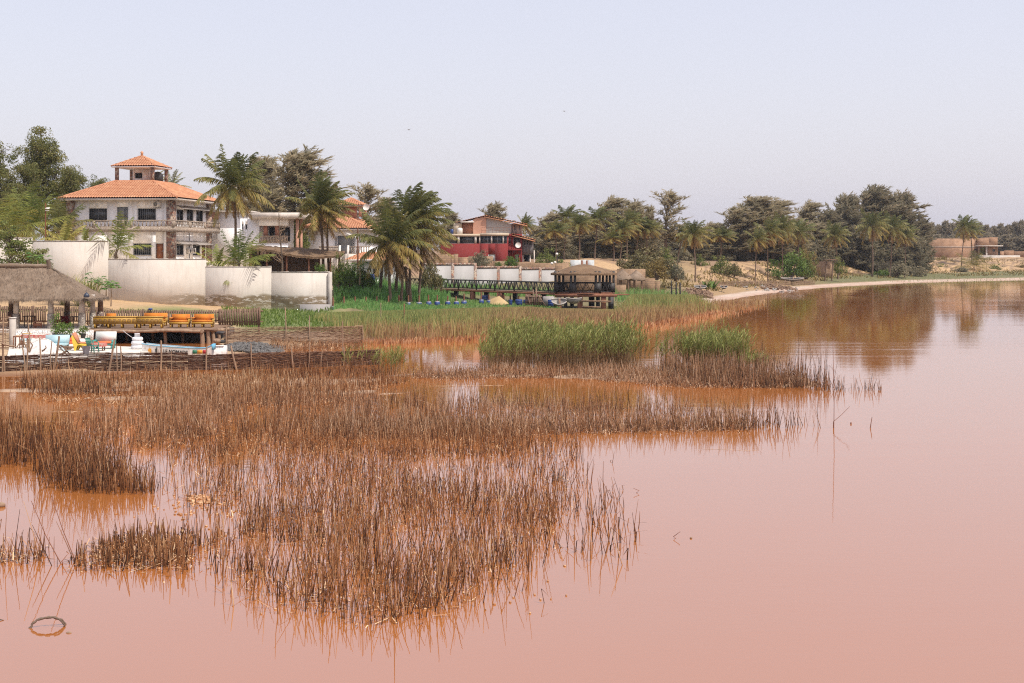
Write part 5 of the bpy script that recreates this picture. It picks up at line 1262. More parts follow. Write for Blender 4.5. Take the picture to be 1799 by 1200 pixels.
def bench_back(name,label,px0,px1,py0,py1,Y,mat,tilt=-.25,seat=None,cat='bench'):
    x0,x1=WX(px0,Y),WX(px1,Y); w=x1-x0; z1=WZ(py0,Y)-TZ; r=thing(name,label,cat,(x0,Y,TZ))
    b=MB(); b.obox((w/2,.5,(z1+.3)/2),(w,.1,z1-.25),0,tilt); b.build('backrest',MAT[mat],r)
    s=MB(); s.box(0,w,0,.5,.26,.38); s.build('seat',MAT[seat or mat],r)
    for x in (.03,w-.11):
        for y in (.03,.4):
            l=MB(); l.box(x,x+.08,y,y+.08,0,.26); l.build('leg',MAT['wood'],r)
bench_back('bench','pale sky-blue bench with a broad leaning back on the terrace',75,117,590,606,80.3,'skyblue')
bench_back('bench','low orange-red cushioned bench between the blue bench and yellow chair',113,134,595,606,82.0,'brightorange')
bench_back('bench','yellow cushioned seat behind the red check table',34,50,587,598,85,'yellow',-.25,'skyblue','seat')
def deck_chair():
    Y=76.4; x0=WX(99,Y); r=thing('deck_chair','pale blue folding deck chair just behind the woven fence','chair',(x0,Y,TZ-.1))
    f=MB()
    for y in (0,.5): f.beam((0,y,0),(.75,y,.5),.05); f.beam((.7,y,0),(.1,y,.62),.05); f.beam((.1,y,.55),(.8,y,.52),.05)
    f.beam((.08,-.03,.60),(.08,.53,.60),.05); f.beam((.74,-.03,.49),(.74,.53,.49),.05)
    f.build('frame',MAT['wood'],r); s=MB(); s.grid(np.array([[(.08,.02,.58),(.3,.02,.32),(.75,.02,.36)],[(.08,.48,.58),(.3,.48,.32),(.75,.48,.36)]])); s.build('sling',MAT['skyblue'],r)
deck_chair()
def white_canoe():
    Y=75.6; x0,x1=WX(33,Y),WX(99,Y); r=thing('upturned_boat','upturned white boat hull lying behind the woven fence','boat',(x0,Y,TZ-.3)); n=22; w=x1-x0
    u=np.linspace(0,1,n); P=[]
    for a in np.linspace(0,PI,11):
        k=np.clip(np.sin(PI*np.clip(u*.93+.05,0,1))**.45,.05,1)
        P.append(np.stack([u*w,-.5*k*np.cos(a)+.5,1.3*k*(.72+.34*u)*np.sin(a)],1))
    m=MB(); m.grid(np.array(P)); m.build('hull',MAT['boatwhite'],r,True)
    k=MB(); k.tube(np.stack([u*w,np.full(n,.5),1.32*np.clip(np.sin(PI*np.clip(u*.93+.05,0,1))**.45,.05,1)*(.72+.34*u)],1),.03,5); k.build('keel',MAT['boatwhite'],r)
white_canoe()
def concrete_post():
    Y=83.0; r=thing('concrete_post','square grey concrete post with a sunlit white side by the woven screen','post',(WX(22.5,Y),Y,.3)); m=MB(); w=.29; z=WZ(559,Y)-.3
    m.box(-w/2,w/2,-w/2,w/2,-.5,z); m.build('shaft',MAT['concrete'],r); m=MB(); m.box(-w/2-.02,w/2+.02,-w/2-.02,w/2+.02,z+.002,z+.05); m.build('cap',MAT['clothwhite'],r)
concrete_post()
def stool(label,px,Y):
    r=thing('stool',label,'stool',(WX(px,Y),Y,TZ)); m=MB(); m.box(-.2,.2,-.2,.2,.66,.72); m.build('seat',MAT['redwood'],r)
    for a in (-.17,.17):
        for b in (-.17,.17):
            l=MB(); l.beam((a,b,.66),(a*1.15,b*1.15,0),.05); l.build('leg',MAT['redwood'],r)
stool('tall reddish wooden stool beside the concrete post',31,82)
def wooden_chair(label,px0,px1,Y,z,mat,cat='chair',top=567):
    x0,x1=WX(px0,Y),WX(px1,Y); w=x1-x0; h=WZ(top,Y)-z; r=thing('wooden_chair',label,cat,(x0,Y,z)); s=MB(); s.box(0,w,0,.5,.38,.44); s.build('seat',MAT[mat],r)
    b=MB(); b.obox((w/2,-.02,h-.14),(w,.05,.24),0,.1); b.obox((w/2,.0,h-.42),(w,.05,.18),0,.1); b.build('backrest',MAT[mat],r)
    for x in (0,w-.06):
        l=MB(); l.box(x,x+.06,-.025,.035,0,h); l.build('leg',MAT[mat],r); l=MB(); l.box(x,x+.06,.44,.5,0,.38); l.build('leg',MAT[mat],r)
wooden_chair('orange varnished wooden chair in the pavilion between two front posts',58,74,96.8,1.0,'cushion')
wooden_chair('dark red draped chair in the shade of the pavilion',95,106,97.6,1.0,'darkred','chair',561)
wooden_chair('larger dark red draped chair deeper in the pavilion shade',107,120,98.4,1.0,'darkred','chair',555)
table('pavilion_table','dark dining table in the pavilion beside the red draped chairs',121,139,97.4,1.0,.74,None)
table('pavilion_table','dark table in the pavilion shade behind the orange wooden chair',40,57,98.2,1.0,.74,None)
def tyre_stack():
    Y=81.5; r=thing('tyre_bollard','white painted stack of tyres with a drum on top beside the boat','bollard',(WX(241,Y),Y,TZ)); z=0
    for i,(R,h) in enumerate(((.345,.24),(.335,.24),(.30,.22))):
        m=MB(); prof=[(R*.55,.02),(R*.8,0),(R,.05),(R*1.02,h*.5),(R,h-.05),(R*.8,h),(R*.55,h-.02)]; m.lathe(prof,20,(0.01*i,0,z)); m.build('tyre',MAT['rubber_white'],r,True); z+=h-.005
    m=MB(); m.lathe([(.01,0),(.15,.01),(.145,.2),(.16,.21),(.15,.22),(.01,.2)],14,(0,0,z)); m.build('drum',MAT['rubber_white'],r)
tyre_stack()
def potted(label,px,Y,h,seed,z=TZ,pot='black',mat='bushbright',R=.28):
    r=thing('potted_plant',label,'plant',(WX(px,Y),Y,z)); p=MB(); p.lathe([(.01,0),(.13,.01),(.18,.28),(.2,.3),(.17,.3),(.01,.26)],14); p.build('pot',MAT[pot],r)
    q=np.random.default_rng(seed); s=MB(); s.tube([[0,0,.2],[.03,0,.3+h*.4],[0,.02,.3+h*.8]],.018,4); s.build('stem',MAT['bark'],r)
    c=MB(); k=6; cs=np.stack([q.normal(0,R*.4,k),q.normal(0,R*.4,k),.35+h*np.linspace(.1,1,k)],1); leafy(c,q,cs,np.full(k,R),40,.13,.5); c.build('foliage',MAT[mat],r)
potted('tall green pot plant in front of a pebble-clad post',96.5,92.3,1.15,1); potted('short yellow-green pot plant on the terrace edge',103,91.5,.35,2); potted('bushy green pot plant behind the blue bench',110,91.8,.6,3); potted('dark leafy pot plant behind the yellow chair',121,91.0,.55,4); potted('low pot plant under the edge of the dark deck',146,92,.3,5)

def boat():
    Y=79.2; x0,x1=WX(247,Y),WX(369,Y); r=thing('fishing_boat','white wooden boat with sky-blue gunwale and painted black name behind the woven fence','boat',(x0,Y,0)); w=x1-x0
    n=30; u=np.linspace(0,1,n); px=247+122*u
    top=np.interp(px,[247,257,270,290,310,340,362,366,369],[604.5,606,607.5,609,610.5,612.5,612.4,609,608]); zt=np.array([WZ(t,Y) for t in top])
    beam=.55*np.clip(np.sin(PI*(u*.75+.2)),.25,1)**.6+.1
    mb=MB(); secs=[]
    for (a,b) in ((0,1.0),(.3,.97),(.6,.85),(.85,.55),(1,.0)):
        secs.append(np.stack([u*w,-beam*b+.75,zt*(1-a)+(-.15)*a],1))
    for (a,b) in ((.85,.55),(.6,.85),(.3,.97),(0,1.0)):
        secs.append(np.stack([u*w,beam*b+.75,zt*(1-a)+(-.15)*a],1))
    mb.grid(np.array(secs)); hull=mb.build('hull',MAT['boatwhite'],r)
    g=MB(); g.tube(np.stack([u*w,-beam+.74,zt+.01],1),.024,5); g.tube(np.stack([u*w,beam+.76,zt-.02],1),.02,5); g.build('gunwale',MAT['boatblue'],r)
    e=MB(); e.box(w-.02,w+.09,.45,1.1,zt[-1]-.25,zt[-1]+.08); e.build('stem_post',MAT['boatblue'],r)
    for f in (.25,.5,.75):
        t=MB(); i=int(f*n); t.box(f*w-.12,f*w+.12,.75-beam[i]+.03,.75+beam[i]-.03,zt[i]-.12,zt[i]-.08); t.build('thwart',MAT['wood'],r)
    # lettering and marks painted on the near side
    def side(px,dz):   # local position on the hull face
        i=(px-247)/122; x=i*w; z=np.interp(i,u,zt)-dz; return x, np.interp(i,u,.75-beam)-.012, z
    cu=bpy.data.curves.new('lettering','FONT'); cu.body='LE NOMADE'; cu.size=.30; cu.extrude=.004; cu.offset=.008
    to=bpy.data.objects.new('lettering',cu); C.objects.link(to); bpy.context.view_layer.update()
    me=bpy.data.meshes.new_from_object(to.evaluated_get(bpy.context.evaluated_depsgraph_get())); bpy.data.objects.remove(to)
    x,y,z=side(286,.37); V=np.empty(len(me.vertices)*3,np.float32); me.vertices.foreach_get('co',V); V=V.reshape(-1,3); sx=(side(329,.3)[0]-x)/V[:,0].max()
    fx_=x+V[:,0]*sx; i=fx_/w; V2=np.stack([fx_, np.interp(i,u,.75-beam)-.02-V[:,2], np.interp(i,u,zt)-.37+V[:,1]],1); me.vertices.foreach_set('co',V2.astype(np.float32).ravel()); me.materials.clear(); me.materials.append(MAT['black']); me.update()
    lo=bpy.data.objects.new('lettering',me); C.objects.link(lo); lo.parent=r
    for px0,px1,mt in ((337,344.5,'flaggreen'),(345,354,'flagyellow'),(354.5,362,'flagred')):
        f=MB(); a,b=side(px0,.1),side(px1,.1); f.box(a[0],b[0],min(a[1],b[1])-.02,min(a[1],b[1])-.006,a[2]-.2,a[2]); f.build('painted_flag',MAT[mt],r)
    d=MB(); x,y,z=side(262,.42); pts=[(x-.09,z),(x+.09,z),(x+.09,z+.15)]+[(x+.09*math.cos(t),z+.15+.1*math.sin(t)) for t in np.linspace(.3,PI-.3,6)]+[(x-.09,z+.15)]; d.prism(pts,'y',y-.05,y-.035); d.build('painted_hut',MAT['flagyellow'],r)
    d=MB(); x,y,z=side(274,.42); pts=[(x-.05,z),(x+.05,z),(x+.035,z+.2),(x+.06,z+.24),(x+.02,z+.28),(x,z+.36),(x-.03,z+.28),(x-.06,z+.22)]; d.prism(pts,'y',y-.04,y-.025); d.build('painted_figure',MAT['black'],r)
boat()
def punt():
    Y=81.0; x0,x1=WX(366,Y),WX(394,Y); r=thing('dinghy','plain white boat stern standing just beyond the blue stem of the painted boat','boat',(x0,Y,0)); w=x1-x0; z=WZ(608.5,Y); u=np.linspace(0,1,8)
    m=MB(); m.grid(np.array([np.stack([u*w,np.full(8,a),np.full(8,b)],1) for a,b in ((.1,-.1),(0,z-.03*0),(.04,z),(.9,z),(.94,z),(.85,-.1))])); m.box(w-.02,w,.05,.9,-.1,z-.01); m.build('hull',MAT['boatwhite'],r)
    t=MB(); t.box(.02,w-.03,-.02,.02,z+.001,z+.04); t.build('gunwale',MAT['boatwhite'],r)
punt()
r=thing('mooring_rope','white rope slanting from the deck edge down to the boat','rope',W(216,581,95)); m=MB(); a=np.array(W(216,581,95)); b=np.array(W(283,609,79.0)); m.tube([ (a+(b-a)*t-np.array([0,0,.25*math.sin(PI*t)]))-a for t in np.linspace(0,1,14)],.022,5); m.build('strand',MAT['rope'],r)
r=thing('dark_cloth','dark grey cloth hung over the woven fence in front of the green chair','cloth',W(152,609,72.7)); m=MB(); n=9; u=np.linspace(-.22,.24,n); q=np.random.default_rng(2)
m.grid(np.array([np.stack([u*(1-.15*k),-.07-.03*np.sin(u*20+k)*k/3-(.02*k),np.full(n,.02-.14*k)+.03*np.cos(u*9)],1) for k in range(4)])); m.grid(np.array([np.stack([u,-.07+.16*np.full(n,k),np.full(n,.03)],1) for k in range(2)])); m.build('fabric',MAT['greycloth'],r)

# ---------------- woven stick fences
def wattle(name,label,pts,H,rows,tint=0,posts=(),mat='wattle',seed=1,top_jit=.05,z0=-.35,lean=0):
    """pts: ground line (X,Y); thin sticks woven in and out of upright rods; heavier stakes are parts of their own"""
    q=np.random.default_rng(seed); P=np.array(pts,float); o=P[0]; r=thing(name,label,'fence',(o[0],o[1],0))
    seg=np.concatenate([[0],np.cumsum(np.linalg.norm(np.diff(P,axis=0),axis=1))]); Ln=seg[-1]
    at=lambda s: np.stack([np.interp(s,seg,P[:,0])-o[0],np.interp(s,seg,P[:,1])-o[1]],-1)
    mb=MB(); dz=(H-z0)/rows
    for i in range(rows):
        s=0.0-q.uniform(0,1.5)
        while s<Ln:
            l=q.uniform(1.2,3.2); a,b=max(0,s),min(Ln,s+l); s+=l*q.uniform(.75,1.0)
            if b-a<.15 or q.uniform()<.04: continue
            n=max(3,int((b-a)/.22)); ss=np.linspace(a,b,n); xy=at(ss); k=(np.arange(n)+i)%2*2-1
            d=np.gradient(xy,axis=0); nn=np.stack([-d[:,1],d[:,0]],1); nn/=np.linalg.norm(nn,axis=1)[:,None]+1e-9
            xy=xy+nn*(k*.014)[:,None]; z=z0+dz*(i+.5)+q.normal(0,dz*.25)+q.normal(0,dz*.16,n)+np.sin(ss*.8+seed)*.03*(i/rows)
            mb.tube(np.column_stack([xy,z]),q.uniform(.013,.0195),3,0,np.clip(tint+q.normal(.42,.13)-.35*(i<rows*.25),0,1),cap=False)
    mb.build('woven_panel',MAT[mat],r)
    rb=MB(); n=int(Ln/.42)
    for i in range(n):
        s=(i+.5)*Ln/n; p=at(np.array([s]))[0]; h=H+q.uniform(-.02,.10)
        rb.tube([[p[0],p[1],z0-.2],[p[0]+q.normal(0,.03),p[1],h*.6],[p[0]+q.normal(0,.05),p[1],h]],[.016,.014,.009],4,0,np.clip(tint+q.normal(.4,.2),0,1))
    rb.build('upright_rod',MAT[mat],r)
    for (px,pyb,pxt,pyt,rad) in posts:
        s=MB(); k=np.argmin(np.abs(np.interp(np.linspace(0,Ln,400),seg,P[:,0])*F/np.interp(np.linspace(0,Ln,400),seg,P[:,1])+CX-px)); sy=np.interp(k/399*Ln,seg,P[:,1])-.10
        b=np.array(W(px,pyb,sy)); t=np.array(W(pxt,pyt,sy-.02)); b[2]=min(b[2],-.2) ; mid=(b+t)/2+np.array([q.normal(0,.03),0,0]); hook=t+np.array([q.normal(0,.03),0,.06])
        s.tube([x-np.array([o[0],o[1],0]) for x in (b,mid,t,hook)],[rad*1.1,rad,rad*.85,rad*.5],6,0,.4); s.build('stake',MAT['driftwood'],r)
    return r
MAT['wattle']=tinted('woven_sticks',[(0,(.070,.034,.020)),(.35,(.155,.082,.050)),(.65,(.25,.15,.095)),(1,(.42,.29,.19))],.85)
MAT['wattle_dark']=tinted('dark_woven_sticks',[(0,(.045,.024,.016)),(.35,(.105,.055,.037)),(.65,(.17,.095,.06)),(1,(.30,.19,.12))],.85)
fp=lambda px,Y:(WX(px,Y),Y)
wattle('woven_fence','long woven stick fence standing in the dead reeds in front of the boat',[fp(-60,70.5),fp(0,71.3),fp(120,72.4),fp(250,73.3),fp(330,73.6)],WZ(621.0,72.5),58,0,
   ((8,652,4,604,.05),(4,650,6,560,.0+.045),(190,652,201,597,.055),(212,650,212,610,.035),(206,650,205,608,.03),(282,656,283,600,.05),(92,655,104,592,.06),(71,655,70,595,.04),(46,655,49,597,.045),(44,655,40,612,.04),(91,650,91,601,.03),(300,650,301,618,.02)),'wattle_dark',3)
wattle('woven_fence','woven stick fence continuing with leaning stakes past the white boat stern',[fp(330,73.7),fp(420,74.2),fp(520,75.2),fp(600,76.5),fp(668,77.5)],WZ(620.5,74.5),58,.0,
   ((362,656,363,610,.045),(417,652,406,609,.055),(443,652,441,605,.03),(516,655,512,612,.045),(542,650,544,603,.03),(603,655,604,612,.04),(562,652,566,616,.025)),'wattle_dark',4)
wattle('woven_fence','pale woven stick fence ending at the marsh below the green lawn',[fp(393,93),fp(460,94),fp(540,95),fp(637,96.6)],WZ(574,95),48,.22,
   ((501,600,501,541,.04),(545,602,544,556,.04),(398,600,398,572,.05),(637,602,637,573,.035)),'wattle',5)
wattle('woven_screen','tall woven stick screen at the edge of the terrace by the concrete post',[fp(-70,84),fp(16.5,84)],WZ(557,84),56,.25,((17,615,17,557,.03),),'wattle',6)
# driftwood lodged along the fence
def branch(label,pts,rad,name='driftwood_branch'):
    P=np.array([W(*p) for p in pts]); r=thing(name,label,'branch',tuple(P[0])); m=MB(); k=len(P); t=np.linspace(0,k-1,k*4); Q=np.stack([np.interp(t,np.arange(k),P[:,c]) for c in range(3)],1)-P[0]; Q+=np.random.default_rng(k).normal(0,rad*.25,Q.shape); m.tube(Q,np.linspace(rad,rad*.4,len(Q)),6); m.build('wood',MAT['driftwood'],r); return r
branch('crooked driftwood branch lying over the fence top beside the concrete post',[(4,604,71.2),(14,607,71.2),(30,609,71.3),(37,598,71.4)],.05)
branch('forked driftwood limb standing behind the fence at the upturned boat',[(52,618,74.2),(44,606,74.2),(40,590,74.2),(38,583,74.2)],.05)
branch('curved driftwood limb hooked over the fence before the upturned boat',[(52,619,73.8),(57,606,73.8),(53,600,73.8),(44,602,73.8)],.04)
branch('upright weathered tree limb rising above the fence in front of the pavilion',[(52,620,74.5),(51,585,74.5),(49,565,74.5),(52,556,74.5)],.05)
branch('knotty driftwood stub on the fence in front of the upturned boat',[(74,617,73),(80,612,73),(81,607,73)],.05)

# ---------------- gravel bank, tyres and rocks at the deck's end
def heap(name,label,pxa,pxb,Y0,Y1,h,mat,n,seed,smin=.05,smax=.16,kind='stuff'):
    q=np.random.default_rng(seed); m=MB()
    for i in range(n):
        Y=q.uniform(Y0,Y1); px=q.uniform(pxa,pxb); u=1-abs((px-(pxa+pxb)/2)/((pxb-pxa)/2))**2
        X=WX(px,Y); z=gzw(X,Y)+max(0,h*u*q.uniform(0,1)); s=q.uniform(smin,smax); m.obox((X,Y,z),(s*q.uniform(.8,1.6),s,s*.7),q.uniform(0,6),q.uniform(-.5,.5),q.uniform(-.5,.5))
    o=m.build(name,MAT[mat]); o['kind']=kind; o['label']=label; return o
heap('gravel','grey gravel bank in front of the pale woven fence',385,500,86,91.5,.14,'rock',1700,3,.05,.14)
def old_tyre(label,px,py,Y):
    r=thing('tyre_fender',label,'tyre',W(px,py,Y)); m=MB(); R=.36; m.lathe([(R*.55,-.08),(R*.8,-.1),(R,-.06),(R*1.02,0),(R,.06),(R*.8,.1),(R*.55,.08),(R*.55,-.08)],18); m.build('rubber',MAT['black'],r,True)
old_tyre('worn dark tyre on the bank at the end of the deck, topmost',389,585,94.5); old_tyre('worn dark tyre lying lower on the bank at the end of the deck',386,600,92.5)
r=thing('boulder','round brown boulder at the foot of the deck posts','boulder',W(381,599,92.0)); m=MB(); m.ball((0,0,0),.22,12,0,0,1.2,1,.75); m.build('stone',MAT['driftwood'],r,True)

# ================================================================ footbridge and lake pavilion
def bridge():
    A=np.array((WX(690,176),176.0)); B=np.array((WX(975,149.5),149.5)); d=(B-A)/np.linalg.norm(B-A); L=np.linalg.norm(B-A); r=thing('footbridge','long footbridge with black cross-braced railings on brown piers','footbridge',(A[0],A[1],0),math.atan2(d[1],d[0]))
    zd=2.0; W_=1.9
    db=MB()
    for i in range(int(L/.22)): db.box(i*.22,i*.22+.212,0,W_,zd-.08,zd)
    db.build('deck',MAT['wood'],r)
    gb=MB(); gb.box(0,L,-.06,.06,zd-.26,zd-.085); gb.box(0,L,W_-.06,W_+.06,zd-.26,zd-.085); gb.build('girder',MAT['redwood'],r)
    for y in (0,W_):
        m=MB(); m.beam((0,y,zd+1.02),(L,y,zd+1.02),.09,.08); m.beam((0,y,zd+.12),(L,y,zd+.12),.07,.06); n=int(L/.9)
        for i in range(n):
            x0,x1=L*i/n,L*(i+1)/n; xm=(x0+x1)/2
            m.beam((x0+.03,y,zd+.12),(xm,y,zd+1.0),.05,.06); m.beam((xm,y,zd+1.0),(x1-.03,y,zd+.12),.05,.06)
            if i%4==0: m.beam((x0,y,zd-.05),(x0,y,zd+1.06),.11)
        m.build('railing',MAT['black'],r)
    for f in (.16,.34,.53,.70,.86):
        x=L*f; p=MB(); p.box(x-.32,x+.32,-.1,.25,-.4,zd-.263); o=p.build('pier',MAT['redwood'],r); q=MB(); q.box(x+.2,x+.62,W_-.4,W_,-.4,zd-.263); q.build('pier_leg',MAT['black'],o)
bridge()
def gazebo():
    cx,cy=WX(1026,151),151.0; r=thing('lake_gazebo','hexagonal lake pavilion with a low straw roof and black cross-braced railings on stilts','pavilion',(cx,cy,0)); R=3.05; zd=2.0; q=np.random.default_rng(6)
    ang=[math.radians(a) for a in (200,245,295,340,40,140)]; P=[(R*math.cos(a)*(1.0),R*math.sin(a)) for a in ang]
    ze=WZ(480.5,149); za=WZ(464.5,151); m=MB(); n=48; rings=[]
    RO=np.array([3.5+.05*math.cos(6*t) for t in np.linspace(0,2*PI,n)])
    for f,g in ((1.0,0),(.82,.22),(.6,.50),(.38,.77),(.18,.94),(.03,1.0)):
        t=np.linspace(0,2*PI,n); rings.append(np.stack([RO*f*np.cos(t),RO*f*np.sin(t),ze+(za-ze)*g+.03*q.uniform(-1,1,n)],1))
    for i in range(len(rings)): rings[i][-1]=rings[i][0]
    m.grid(np.array(rings)); low=rings[0].copy(); low[:,2]-=.16+.05*q.uniform(0,1,n); low[-1]=low[0]; m.grid(np.array([low,rings[0]])); inn=low*np.array([.03,.03,1])+np.array([0,0,.75]); m.grid(np.array([inn,low]))
    k=900; t=q.uniform(0,2*PI,k); f=q.uniform(.1,1,k); p=np.stack([3.5*f*np.cos(t),3.5*f*np.sin(t),ze+(za-ze)*(1-f**1.15)+.05],1); o=np.stack([np.cos(t),np.sin(t),np.full(k,-.45)],1)*q.uniform(.15,.35,k)[:,None]; s=np.stack([-np.sin(t),np.cos(t),0*t],1)*.014; tris(m,p-s,p+s,p+o,0,q.uniform(0,.9,k))
    m.build('roof',MAT['thatch2'],r)
    pl=MB(); pts=[(3.25*math.cos(a),3.25*math.sin(a)) for a in np.linspace(0,2*PI,13)[:-1]]; pl.prism(pts,'z',zd-.12,zd); pl.build('deck',MAT['redwood'],r)
    bb=MB(); bb.box(-3.2,3.3,-3.0,-2.85,zd-.42,zd-.123); bb.box(-3.2,3.2,2.6,2.75,zd-.42,zd-.123); bb.beam((-3.1,-2.8,zd-.25),(4.6,-2.2,zd-.2),.3,.14); bb.build('floor_beam',MAT['redwood'],r)
    for i,(x,y) in enumerate(P):
        for dx in (-.2,.2):
            p=MB(); p.box(x+dx-.12,x+dx+.12,y-.1,y+.1,zd,ze+.25); p.build('post',MAT['black'],r)
        b=MB(); b.box(x-.36,x+.36,y-.12,y+.12,zd+.003,zd+.98); b.build('post_panel',MAT['black'],r)
    for i in range(6):
        a,b=np.array(P[i]),np.array(P[(i+1)%6])
        if i==5: continue
        m=MB(); d=b-a; l=np.linalg.norm(d); n=max(2,int(l/.75)); e=lambda s,z:(a[0]+d[0]*s,a[1]+d[1]*s,zd+z)
        m.beam(e(0,1.0),e(1,1.0),.09); m.beam(e(0,.12),e(1,.12),.07)
        for k in range(n): m.beam(e(k/n,.12),e((k+.5)/n,1.0),.06); m.beam(e((k+.5)/n,1.0),e((k+1)/n,.12),.06)
        m.build('railing',MAT['black'],r)
    for (x,y,w,mt) in ((-2.75,-2.6,.5,'redwood'),(-2.0,-1.5,.35,'black'),(-.55,-2.7,.55,'redwood'),(.75,-1.0,.6,'black'),(1.9,-2.7,.5,'redwood'),(2.75,-1.6,.55,'black'),(-1.2,1.8,.4,'black'),(1.6,2.0,.4,'black')):
        s=MB(); s.box(x-w/2,x+w/2,y-.2,y+.2,-.5,zd-.423); s.build('stilt',MAT[mt],r)
    lb=MB(); lb.beam((-.6,-3.05,1.15),(2.7,-3.05,1.1),.12,.18); lb.beam((-.4,-3.05,.55),(1.6,-3.05,.5),.12,.16); lb.build('lower_beam',MAT['wood'],r)
gazebo()

# ---------------- blue pots with stakes
pots=[(585,543,523),(604.5,541.5,521),(624,541,521),(643.5,541,521.5),(662,539.5,520.5),(682.5,538.5,519.5),(701,538.5,518.5),(717.5,536,518.5),(736,535.5,519),(753,534.5,518),(768,534,518),(786.5,533.8,519.5),(801.5,534,520),(815,533,516),(845.5,531,513),(859,531.5,517.5),(874,533.5,514),(885.5,531.5,518),(896.6,531.5,519),(911.3,532,520)]
pot0=None
for i,(px,pc,pt) in enumerate(pots):
    Y=float(np.interp(px,[585,770,912],[141.5,148.5,158])); s=F/Y; z0=WZ(pc,Y)-.28
    lab=(f'{ORD[i]} blue pot with a brown stake counting from the end of the long white wall')
    r=thing('staked_pot',lab,'pot',(WX(px,Y),Y,z0),0,'blue pots with stakes in the green reeds')
    m=MB(); R=.30*random.uniform(.9,1.08); m.lathe([(.02,-.02),(R*.7,0),(R,.2),(R*1.02,.34),(R*.85,.5),(R*.72,.54),(R*.8,.58),(R*.6,.56),(.02,.5)],16); m.build('pot',MAT['bluepot'],r,True)
    w=MB(); w.lathe([(R*.86,.505),(R*.89,.525),(R*.80,.545)],16); w.build('glaze_band',MAT['clothwhite'],r)
    t=MB(); t.tube([[0,.02,.3],[random.uniform(-.03,.03),.02,WZ(pt,Y)-z0]],[.085,.075],6); t.build('stake',MAT['redwood'],r)
def barrel(label,px,py,Y,R=.3,h=.8,mat='bluep',rz=0):
    r=thing('barrel',label,'barrel',(WX(px,Y),Y,WZ(py,Y))); m=MB(); m.lathe([(.02,0),(R*.95,.0),(R,.03),(R,h*.3),(R*1.04,h*.33),(R,h*.36),(R,h*.64),(R*1.04,h*.67),(R,h*.7),(R,h-.03),(R*.95,h),(.02,h-.01)],16); m.build('drum',MAT[mat],r); c=MB(); c.lathe([(.02,h-.005),(.1,h-.005),(.1,h+.03),(.02,h+.03)],10,(R*.4,0,0)); c.build('lid',MAT['black'],r)
barrel('blue barrel standing high on rubble under the footbridge piers',852.5,527.5,160,.38,.55); barrel('blue barrel beside the yellow canvas under the footbridge',911.5,536,150,.37,.6); barrel('blue barrel at the wooden pallet crate',924,533,153,.28,.4); barrel('dark blue barrel against the round grey boat',967.5,537,146,.3,.6); barrel('tall blue barrel against the cottage by the palm trunks',652.5,500,156,.38,1.15); barrel('narrow blue barrel near the yellow canvas and the last stakes',897,535.5,151,.18,.55)
r=thing('canvas_tent','pale yellow canvas propped up in a peak among the blue pots','canvas',(WX(876,152),152,.3)); m=MB(); X=lambda px:WX(px,152)-WX(876,152); Z=lambda py:WZ(py,152)-.3
m.grid(np.array([[(X(861),0,Z(534)),(X(861.5),.2,Z(526)),(X(873),.5,Z(525))],[(X(868),-.6,Z(535)),(X(872),-.2,Z(528)),(X(877),.3,Z(520))],[(X(881),-.8,Z(535)),(X(882),-.3,Z(528)),(X(879),.2,Z(521.5))],[(X(895),-.3,Z(534)),(X(890),0,Z(530)),(X(884),.3,Z(525.5))]])); m.build('sheet',MAT['tarp'],r); m=MB(); m.tube([[X(877),.33,-.3],[X(877),.33,Z(519)]],.04,5); m.build('prop',MAT['wood'],r)
def crate():
    Y=147.0; x0,x1=WX(923,Y),WX(953,Y); zb=WZ(536,Y); r=thing('plank_crate','rough crate of upright planks with leaning boards beside the footbridge','crate',(x0,Y,zb)); w=x1-x0; m=MB(); h=WZ(518,Y)-zb
    for i in range(9): m.box(i*w/9,i*w/9+w/9-.05,0,.04,0,h*random.uniform(.9,1.08)); m.box(i*w/9,i*w/9+w/9-.05,1.2,1.24,0,h*random.uniform(.9,1.05))
    m.box(0,w,-.04,-.002,h*.3,h*.38); m.box(0,w,-.04,-.002,h*.75,h*.83); m.build('plank_side',MAT['slat'],r)
    for a,b in (((.5,-.3,0),(-.1+.3,-.1,h*1.0)),((w+.35,-.4,-.1),(w*.75,-.1,h*.95)),((w*.55,-.2,0),(w*.45,.2,h*1.5)),((w*.6,-.2,.2),(w*.65,.2,h*1.6))):
        p=MB(); p.beam(a,b,.14,.05); p.build('leaning_board',MAT['slat'],r)
crate()
b_=MB(); r=thing('water_trough','plain grey concrete trough block beside the plank crate','trough',(WX(954,148),148.,WZ(536,148))); b_.box(0,WX(974,148)-WX(954,148),0,1.2,0,WZ(521.5,148)-WZ(536,148)); b_.build('block',MAT['greyside'],r)
b_=MB(); b_.box(.05,1.1,.1,1.1,.863,.9); b_.build('rim',MAT['concrete'],r)
def old_boat(label,px0,px1,pyt,pyb,Y,mat='greyboat',tilt=.35,name='old_boat'):
    x0,x1=WX(px0,Y),WX(px1,Y); w=x1-x0; zb=WZ(pyb,Y); h=WZ(pyt,Y)-zb; r=thing(name,label,'boat',(x0,Y,zb)); n=16; u=np.linspace(0,1,n); k=np.clip(np.sin(PI*(.06+.88*u)),.1,1)**.55; secs=[]
    for a in np.linspace(-PI*.5,PI*.5,9): secs.append(np.stack([u*w,.62*k*np.sin(a)+.0,h*(1-np.cos(a)*k*.9)*.8+h*.2*(abs(u-.5)*2)**2],1))
    S=np.array(secs); R=np.array(Matrix.Rotation(tilt,3,'X')); S=S@R.T; m=MB(); m.grid(S); m.build('hull',MAT[mat],r,True)
    g=MB(); g.tube(S[0],.05,5); g.tube(S[-1],.05,5); g.build('gunwale',MAT['concrete'],r); 
    t=MB(); t.beam(S[0][n//2],S[-1][n//2],.2,.04); t.build('thwart',MAT['wood'],r)
